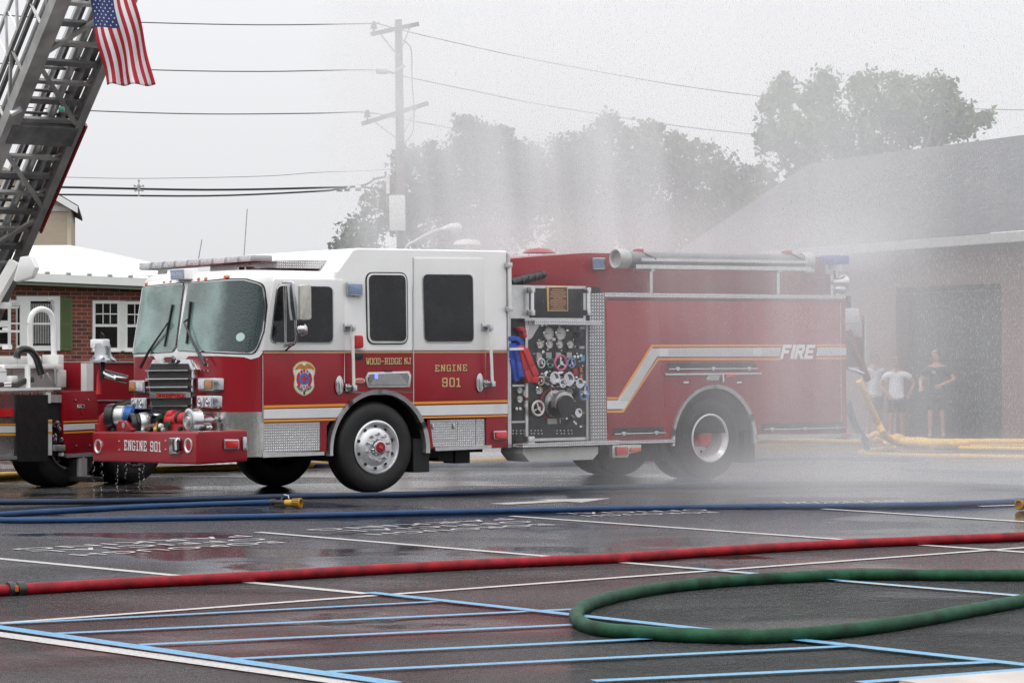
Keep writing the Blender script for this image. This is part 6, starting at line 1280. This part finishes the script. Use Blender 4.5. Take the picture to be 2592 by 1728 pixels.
# ---------------------------------------------------------------- utility pole and wires
DP = 90.
pb, ptp = at('Z',927,826,DP), at('Z',915,46,DP); pb.z = 0
up_ = empty('utility_pole', (pb.x, pb.y, 0)); tag(up_, 'tall wooden utility pole with two crossarms above the cab', 'utility pole')
def wl2(mb, name, m, par=up_, **kw):
    for v in mb.bm.verts: v.co -= Vector((pb.x, pb.y, 0))
    return mb.build(name, m, par, **kw)
m_ = MB(); m_.tube([pb, ptp], [.2,.12], 14); wl2(m_, 'pole_shaft', WOOD)
for (x0,y0),(x1,y1),wdt in (((348,218),(632,156),.14),((290,772),(692,646),.14)):
    a, b = at('H',x0,y0,DP-.8), at('H',x1,y1,DP+.8); m_ = MB(); m_.bar(a-Vector((0,.25,0)), b-Vector((0,.25,0)), .12, wdt); ca = wl2(m_, 'crossarm', WOOD)
    for f, hh in ((.16, .9),(.84,.9)):
        pa = a+(b-a)*f-Vector((0,.25,0)); m_ = MB(); cpt = ptp+(pb-ptp)*((ptp.z-(a.z+b.z)/2+.9)/(ptp.z)); m_.bar(pa, cpt-Vector((0,.15,0)), .04, .03); wl2(m_, 'arm_brace', GREYM, ca)
def insul(k, x, y, D_, s_=.13):
    c = at(k,x,y,D_); m_ = MB(); m_.lathe([(.03,-.32),(.03,-.1),(s_,-.08),(s_*.6,-.02),(s_*.9,.0),(s_*.5,.07),(s_*.7,.09),(s_*.3,.16),(0,.17)], c, 'z', 12); wl2(m_, 'insulator', mat('brown_porcelain',(.1,.08,.08),.3))
insul('H',358,165,DP-.9); insul('H',318,712,DP-.9)
m_ = MB(); m_.tube([at('H',372,442,DP-.3), at('H',440,445,DP-.3)], .09, 10); m_.tube([at('H',435,447,DP-.3),at('H',490,458,DP-.2)],.03,6); m_.tube([at('H',498,440,DP-.3),at('H',552,405,DP-.3)],.05,8); wl2(m_, 'strain_insulator', GREYM)
m_ = MB(); m_.tube(spline([at('H',x,y,DP-.4) for x, y in ((540,250),(580,285),(593,340),(595,500),(606,640),(605,780),(590,840),(550,890),(552,950))], 4), .02, 6); wl2(m_, 'drop_wire', CABLE)
m_ = MB(); q = [at('H',x,y,DP-.5) for x, y in ((455,1215),(553,1213),(556,1435),(460,1432))]; m_.prism([(v.x,v.z) for v in q], lambda u,v,d: (u,d,v), DP-.9, DP-.3); wl2(m_, 'transformer', WHITE2, bevel=.05)
m_ = MB(); c = at('H',445,1200,DP-.5); m_.cyl(c, c+Vector((0,0,.6)), .06); wl2(m_, 'cable_riser', WHITE2)
def wire(pts, r, label, d0=DP-2, d1=DP, ext=None):
    n = len(pts); q = []
    for i, p_ in enumerate(pts):
        D_ = p_[3] if len(p_) > 3 else d0+(d1-d0)*i/max(1, n-1); q.append(at(p_[0], p_[1], p_[2], D_))
    m_ = MB(); m_.tube(spline(q, 5), r, 6); return tag(m_.build('power_line', CABLE if r > .02 else THINW, angle=80), label, 'power line', None)
wire([('Z',-60,30,80),('Z',110,42,82),('Z',330,52,85),('Z',600,57.5,88),('H',340,148,89),('H',380,148,90),('H',590,203,92),('H',1000,297,95),('H',1400,380,99),('I',0,298,102),('I',700,388,108),('I',1300,437,113),('I',2331,468,120),('I',2500,468,122)], .018, 'topmost thin power line crossing the sky over the pole top')
wire([('Z',-60,135,80),('Z',0,146,81),('Z',358,161,85),('Z',600,164.5,87),('H',370,436,89.6),('H',545,475,90),('H',1000,570,94),('H',1400,650,98),('I',0,567,102),('I',540,628,106),('I',1150,682,111),('I',1700,700,116)], .018, 'second power line from the top, tied to the pole between its crossarms')
wire([('Z',-60,240,80),('Z',218,255,83),('Z',472,262,86),('H',0,703,88),('H',300,697,89.2),('H',500,732,90),('H',890,805,94),('H',1300,875,98),('H',2205,985,105),('I',400,830,108)], .018, 'third power line, carried by the lower crossarm')
wire([('Z',-60,404,80),('Z',145,407,82),('Z',320,410,84),('Z',600,405,87),('H',0,1070,88),('H',300,1060,89),('H',480,1048,90)], .008, 'faint thin wire sloping up to the pole above the thick cables')
c5 = wire([('Z',-60,427,80),('Z',141,430,82),('Z',472,436,86),('H',0,1165,88),('H',280,1152,89),('H',380,1105,89.6),('H',500,1100,90),('H',600,1118,91),('H',950,1155,94),('H',1500,1222,99),('H',2205,1300,106)], .034, 'upper one of two thick dark cables, with splice hardware')
c6 = wire([('Z',-60,446,80),('Z',141,447,82),('Z',472,450,86),('H',0,1187,88),('H',130,1174,88.6),('H',280,1160,89),('H',600,1198,91),('H',1100,1235,95),('H',2205,1342,106)], .028, 'lower one of two thick dark cables running to the trees')
for x, y in ((145,1172),(193,1170),(262,1168)): a, b = at('H',x-17,y,88.7), at('H',x+17,y,88.7); m_ = MB(); m_.cyl(a, b, .09, n=10); m_.build('splice_case', GREYM, c6, bevel=0)
m_ = MB(); c = at('Z',319,432,84)
m_.cyl(c-Vector((0,0,.1)), c+Vector((0,0,.1)), .05, n=10)
for dx, dz in ((0,.28),(0,-.28),(.12,.08),(-.12,.08),(.1,-.1),(-.1,-.1)): m_.bar(c, c+Vector((dx,0,dz))*.9, .025, .025); m_.cyl(c+Vector((dx*1.1,-.03,dz*.8)),c+Vector((dx*1.1,.03,dz*.8)),.035,n=8)
m_.build('cable_clamp', GREYM, c5)
# street lamp
DL = 72.
m_ = MB(); q = spline([at('H',x,y,DL) for x, y in ((520,1700),(560,1540),(620,1495),(720,1440),(800,1418))], 5); m_.tube([Vector((q[0].x,q[0].y,0))]+q, .05, 8); la = m_.build('street_lamp', GREYM, angle=70); tag(la, 'pale cobra-head street lamp arching over the crew cab', 'street lamp')
m_ = MB(); a, b = at('H',785,1420,DL), at('H',905,1415,DL); m_.tube([a, a*.6+b*.4+Vector((0,0,.03)), a*.2+b*.8+Vector((0,0,.02)), b], [.05,.11,.13,.05], 12); m_.build('lamp_head', WHITE2, la)
m_ = MB(); a = at('H',938,1508,DL-4); m_.lathe([(.35,-.04),(.3,.05),(.1,.1),(0,.1)], a, 'z', 16); m_.cyl(Vector((a.x,a.y,0)), a, .05, n=8); tag(m_.build('street_lamp', WHITE2), 'small round lamp top just over the crew cab roof', 'street lamp')

# ---------------------------------------------------------------- trees
def leafmat(name, c, v=.35):
    m = mat(name, c, .6, var=v, vscale=.9); b = m.node_tree.nodes['Principled BSDF']; return m
def tree(label, blobs, D_, base_x, lm, seed, dens=1., leaf=.22, spread=2.2, group=None, gap=.0):
    rng = np.random.default_rng(seed); ppm = FPX/D_
    root_ = at('Z', base_x, 826, D_); root_.z = 0
    e = empty('tree', root_); tag(e, label, 'tree', group)
    cs, rs = [], []
    for (x, y, r) in blobs:
        c = at('Z', x, y, D_+rng.uniform(-1, 1)*spread); R = r*1.102/ppm; cs.append(c); rs.append(R)
    # sub-clumps
    P_, S_2 = [], []
    for c, R in zip(cs, rs):
        n = int(20*R*R*dens)+8
        d = rng.normal(size=(n,3)); d /= np.linalg.norm(d, axis=1)[:,None]; rad = R*rng.uniform(.35,1.02,n)**.6
        P_.append(np.array(c)+d*rad[:,None]*[1,1.1,.95]); S_2.append(rng.uniform(.22,.5,n)*min(1.,.5+R*.3))
    P_ = np.concatenate(P_); S_2 = np.concatenate(S_2); n = 24
    c_ = np.repeat(P_, n, 0) + rng.normal(size=(len(P_)*n,3))*np.repeat(S_2, n)[:,None]*[.62,.62,.55]
    N_ = len(c_); a = rng.normal(size=(N_,3)); a /= np.linalg.norm(a, axis=1)[:,None]; b = rng.normal(size=(N_,3)); b -= a*(a*b).sum(1)[:,None]; b /= np.linalg.norm(b, axis=1)[:,None]
    s = leaf*rng.uniform(.5,1.2,N_)[:,None]; c_ = c_ - np.array(root_)
    c_[:,2] = np.maximum(c_[:,2], .5)
    vs = np.stack([c_-a*s, c_+b*s*.55, c_+a*s, c_-b*s*.55], 1).reshape(-1,3)
    me = bpy.data.meshes.new('crown'); me.vertices.add(len(vs)); me.vertices.foreach_set('co', vs.astype(np.float32).ravel()); me.loops.add(N_*4); me.loops.foreach_set('vertex_index', np.arange(N_*4, dtype=np.int32))
    me.polygons.add(N_); me.polygons.foreach_set('loop_start', np.arange(0, N_*4, 4, dtype=np.int32)); me.polygons.foreach_set('loop_total', np.full(N_, 4, dtype=np.int32)); me.update(); me.validate(); me.materials.append(lm); link('crown', me, e)
    m_ = MB(); top = Vector(np.array(cs).mean(0)) - root_; m_.tube([Vector((0,0,0)), Vector((.1,0,top.z*.4)), Vector((top.x*.5,0,top.z*.7)), top], [.38,.3,.22,.1], 10)
    for c in cs[:14]:
        c = c-root_; st = Vector((top.x*.3,0,top.z*.45+.02*c.x)); m_.tube([st, (st+c)/2+Vector((0,0,-.3)), c], [.15,.09,.03], 6)
    m_.build('trunk', WOOD, e, angle=60)
TL1, TL2, TL3 = leafmat('leaf_dark',(.055,.08,.035)), leafmat('leaf_mid',(.075,.105,.045)), leafmat('leaf_bright',(.08,.15,.03))
tree('dark broad tree rising behind the utility pole', [(830,560,60),(880,480,60),(960,430,75),(1010,360,35),(1060,400,80),(1085,330,48),(1072,285,22),(1105,300,20),(1150,310,24),(1150,390,80),(1200,430,85),(1215,370,45),(1130,500,110),(1010,520,95),(800,590,40),(930,370,30)], 108, 1040, TL1, 1, 2.5, .125)
tree('grey-green middle tree with a rounded top behind the pump panel', [(1330,370,65),(1290,340,25),(1400,330,55),(1395,290,22),(1470,345,55),(1500,300,20),(1540,350,50),(1600,370,50),(1380,460,110),(1520,460,110),(1290,430,60),(1320,540,80),(1560,540,80)], 104, 1450, TL2, 2, 2.5, .125)
tree('lower tree between the middle tree and the shingle roof', [(1660,400,40),(1700,430,50),(1745,400,20),(1750,450,55),(1680,490,80),(1640,530,60),(1790,490,60)], 98, 1700, TL2, 3, 2.5, .125)
tree('tall greener tree rising above the shingle roof', [(1800,215,34),(1885,195,34),(1880,240,50),(1800,290,48),(1760,310,24),(1900,300,62),(1985,185,28),(2000,230,45),(2060,190,28),(2070,245,60),(2110,210,40),(2170,205,32),(2180,270,50),(2130,300,60),(2040,320,60),(1960,340,55),(2220,285,32),(2262,275,12),(1865,340,45),(1830,375,40),(1780,330,30),(1770,235,20)], 84, 2030, TL3, 4, 2.4, .12, 1.6)
# unseen wood-like dark wall, added behind the camera to darken reflections and fill
m_ = MB(); rr_ = random.Random(3); xs = list(range(-160, 161, 4)); prev = None
for i, x in enumerate(xs):
    cu = [Vector((x, -52+3*math.sin(i*.7)+y_, z_*(1+.25*math.sin(i*1.3)+rr_.uniform(-.12,.12)))) for y_, z_ in ((0,0),(.8,4),(-.5,8),(-4,11),(-9,12))]; vs_ = [m_.bm.verts.new(c) for c in cu]
    if prev:
        for j in range(4): m_.bm.faces.new([prev[j], vs_[j], vs_[j+1], prev[j+1]])
    prev = vs_
tag(m_.build('unseen_dark_backdrop', TL1), kind='stuff')

# ---------------------------------------------------------------- spray: drops and mist
def field(x, y, z):
    q = x + .5*(y-34); f = np.clip((q+.6)/3.6, 0, 1)
    return f*f*(3-2*f)*np.clip((7.5-z)/4.5, 0, 1)
rng = np.random.default_rng(11); NS = 130000
p_ = np.stack([rng.uniform(-2.5,14,NS*4), rng.uniform(26,38,NS*4), rng.uniform(.05,6.5,NS*4)], 1); wv = field(*p_.T)
clump = .35+.65*(np.sin(p_[:,0]*1.1+np.sin(p_[:,1]*1.3)*2)*.5+.5)
keep = rng.uniform(size=len(p_)) < wv*clump; p_ = p_[keep][:NS]; N_ = len(p_)
ln = rng.uniform(.015,.055,N_); rd = rng.uniform(.0007,.0016,N_); tl_ = rng.normal(0,.12,N_)-.05
dirv = np.stack([tl_, rng.normal(0,.08,N_), -np.ones(N_)], 1); dirv /= np.linalg.norm(dirv, axis=1)[:,None]
tp_ = p_-dirv*ln[:,None]*.5; bt_ = p_+dirv*ln[:,None]*.5; mid = p_+dirv*ln[:,None]*.2
o3 = [np.array([math.cos(a),math.sin(a),0]) for a in (0,2.094,4.189)]
vs = np.stack([tp_]+[mid+o*rd[:,None] for o in o3]+[bt_], 1).reshape(-1,3)
tri = np.array([[0,1,2],[0,2,3],[0,3,1],[4,2,1],[4,3,2],[4,1,3]]); idx = (np.arange(N_)[:,None,None]*5+tri).reshape(-1)
me = bpy.data.meshes.new('water_drops'); me.vertices.add(len(vs)); me.vertices.foreach_set('co', vs.astype(np.float32).ravel()); me.loops.add(len(idx)); me.loops.foreach_set('vertex_index', idx.astype(np.int32)); nf = len(idx)//3
me.polygons.add(nf); me.polygons.foreach_set('loop_start', np.arange(0,nf*3,3,dtype=np.int32)); me.polygons.foreach_set('loop_total', np.full(nf,3,dtype=np.int32)); me.update(); me.validate()
me.materials.append(mat('water_drop',(.9,.91,.93),.15,spec=.5,alpha=.38)); tag(link('water_drops', me), kind='stuff')
# drips from the bumper
m_ = MB(); rr_ = random.Random(5)
for x0 in (88,140,232,285,370,395):
    for k in range(22):
        yy = 1365+rr_.uniform(0,190); a = F_('C', x0+rr_.uniform(-8,8), yy, TB+.02); c = Vector((TB+.02, a[0], max(.02,a[1]))); s_ = rr_.uniform(.002,.007)
        m_.lathe([(0,s_*2),(s_*.8,0),(0,-s_*1.4)], FE.O+FE.U*c.x+FE.V*c.y+Vector((0,0,c.z)), 'z', 5)
tag(m_.build('falling_drips', MATS['water_drop']), kind='stuff')
def mist():
    X0, X1, Y0, Y1, Z1 = -5, 26, 25.5, 48.0, 11.5
    m_ = MB(); m_.box(X0, X1, Y0, Y1, .02, Z1); m = bpy.data.materials.new('spray_mist'); m.use_nodes = True; n = m.node_tree; n.nodes.clear(); k = n.links.new
    out_ = n.nodes.new('ShaderNodeOutputMaterial'); pv = n.nodes.new('ShaderNodeVolumePrincipled'); pv.inputs['Color'].default_value = (.97,.97,.98,1); pv.inputs['Anisotropy'].default_value = .25
    t = n.nodes.new('ShaderNodeTexCoord'); s = n.nodes.new('ShaderNodeSeparateXYZ'); k(t.outputs['Object'], s.inputs[0])
    def M(op, a, b=None, c=None):
        q = n.nodes.new('ShaderNodeMath'); q.operation = op
        for i, v in enumerate((a, b, c)):
            if v is None: continue
            if isinstance(v, (int, float)): q.inputs[i].default_value = v
            else: k(v, q.inputs[i])
        return q.outputs[0]
    def rmp(v, a, b, c=0., d=1., sm=True):
        r = n.nodes.new('ShaderNodeMapRange'); r.interpolation_type = 'SMOOTHSTEP' if sm else 'LINEAR'
        for i, q in zip((1,2,3,4), (a,b,c,d)): r.inputs[i].default_value = q
        k(v, r.inputs[0]); return r.outputs[0]
    sh = n.nodes.new('ShaderNodeCombineXYZ'); k(M('ADD', s.outputs[0], M('MULTIPLY', M('MULTIPLY', s.outputs[2], s.outputs[2]), .010)), sh.inputs[0]); k(s.outputs[1], sh.inputs[1]); k(s.outputs[2], sh.inputs[2])
    def noise(st, scale=1., det=2):
        mp = n.nodes.new('ShaderNodeMapping'); mp.inputs['Scale'].default_value = st; no = n.nodes.new('ShaderNodeTexNoise'); no.inputs['Scale'].default_value = scale; no.inputs['Detail'].default_value = det
        k(sh.outputs[0], mp.inputs[0]); k(mp.outputs[0], no.inputs['Vector']); return no.outputs['Fac']
    q = M('ADD', s.outputs[0], M('MULTIPLY', s.outputs[1], .076))
    bk = rmp(M('SUBTRACT', s.outputs[1], M('MULTIPLY', s.outputs[0], .76)), 34.6, 36.8)
    a = M('MULTIPLY', M('MULTIPLY', rmp(q, .0, 1.1), M('MAXIMUM', M('MULTIPLY', M('MULTIPLY', rmp(s.outputs[0], -.9, 3.8, 0., 1.15), rmp(s.outputs[0], 4.2, 6.5, 1., .5)), M('SUBTRACT', 1., bk)), M('MULTIPLY', bk, rmp(s.outputs[0], .5, 5., MBK, .26)))), rmp(s.outputs[2], MZ0, MZ1, 1., 0.))
    a = M('MULTIPLY', a, rmp(s.outputs[1], Y0, Y0+6)); a = M('MULTIPLY', a, rmp(s.outputs[1], Y1-6, Y1, 1, 0))
    st = M('MULTIPLY', rmp(noise((2.6,.25,.14), 1., 3), .34, .66, .68, 1.35), rmp(noise((.42,.12,.16), 1., 2), .35, .65, .5, 1.5))
    a = M('MULTIPLY', M('MULTIPLY', a, st), MD)
    lowx = rmp(s.outputs[0], .2, 4.5); low = M('MULTIPLY', M('MULTIPLY', lowx, rmp(s.outputs[2], 0., .7, 1, 0)), M('MULTIPLY', rmp(s.outputs[1], 27, 30), rmp(s.outputs[1], 33, 40, 1, 0)))
    a = M('ADD', a, M('MULTIPLY', low, ML))
    pl_ = M('SUBTRACT', s.outputs[1], M('MULTIPLY', s.outputs[0], .76))
    spl = M('MULTIPLY', M('MULTIPLY', rmp(s.outputs[2], 2.75, 3.0), rmp(s.outputs[2], 3.0, 3.9, 1, 0)), M('MULTIPLY', M('MULTIPLY', rmp(pl_, 33.0, 34.2), rmp(pl_, 36., 38., 1, 0)), M('MULTIPLY', rmp(s.outputs[0], -2.2, .5), rmp(s.outputs[0], 5., 6., 1, 0))))
    a = M('ADD', a, M('MULTIPLY', spl, .13))
    k(a, pv.inputs['Density']); k(pv.outputs[0], out_.inputs['Volume']); o = m_.build('spray_mist', m, smooth=False); tag(o, kind='stuff')
MD, ML, MZ0, MZ1, MBK = .060, .19, 4.0, 11.5, 1.9
mist()
#@@END
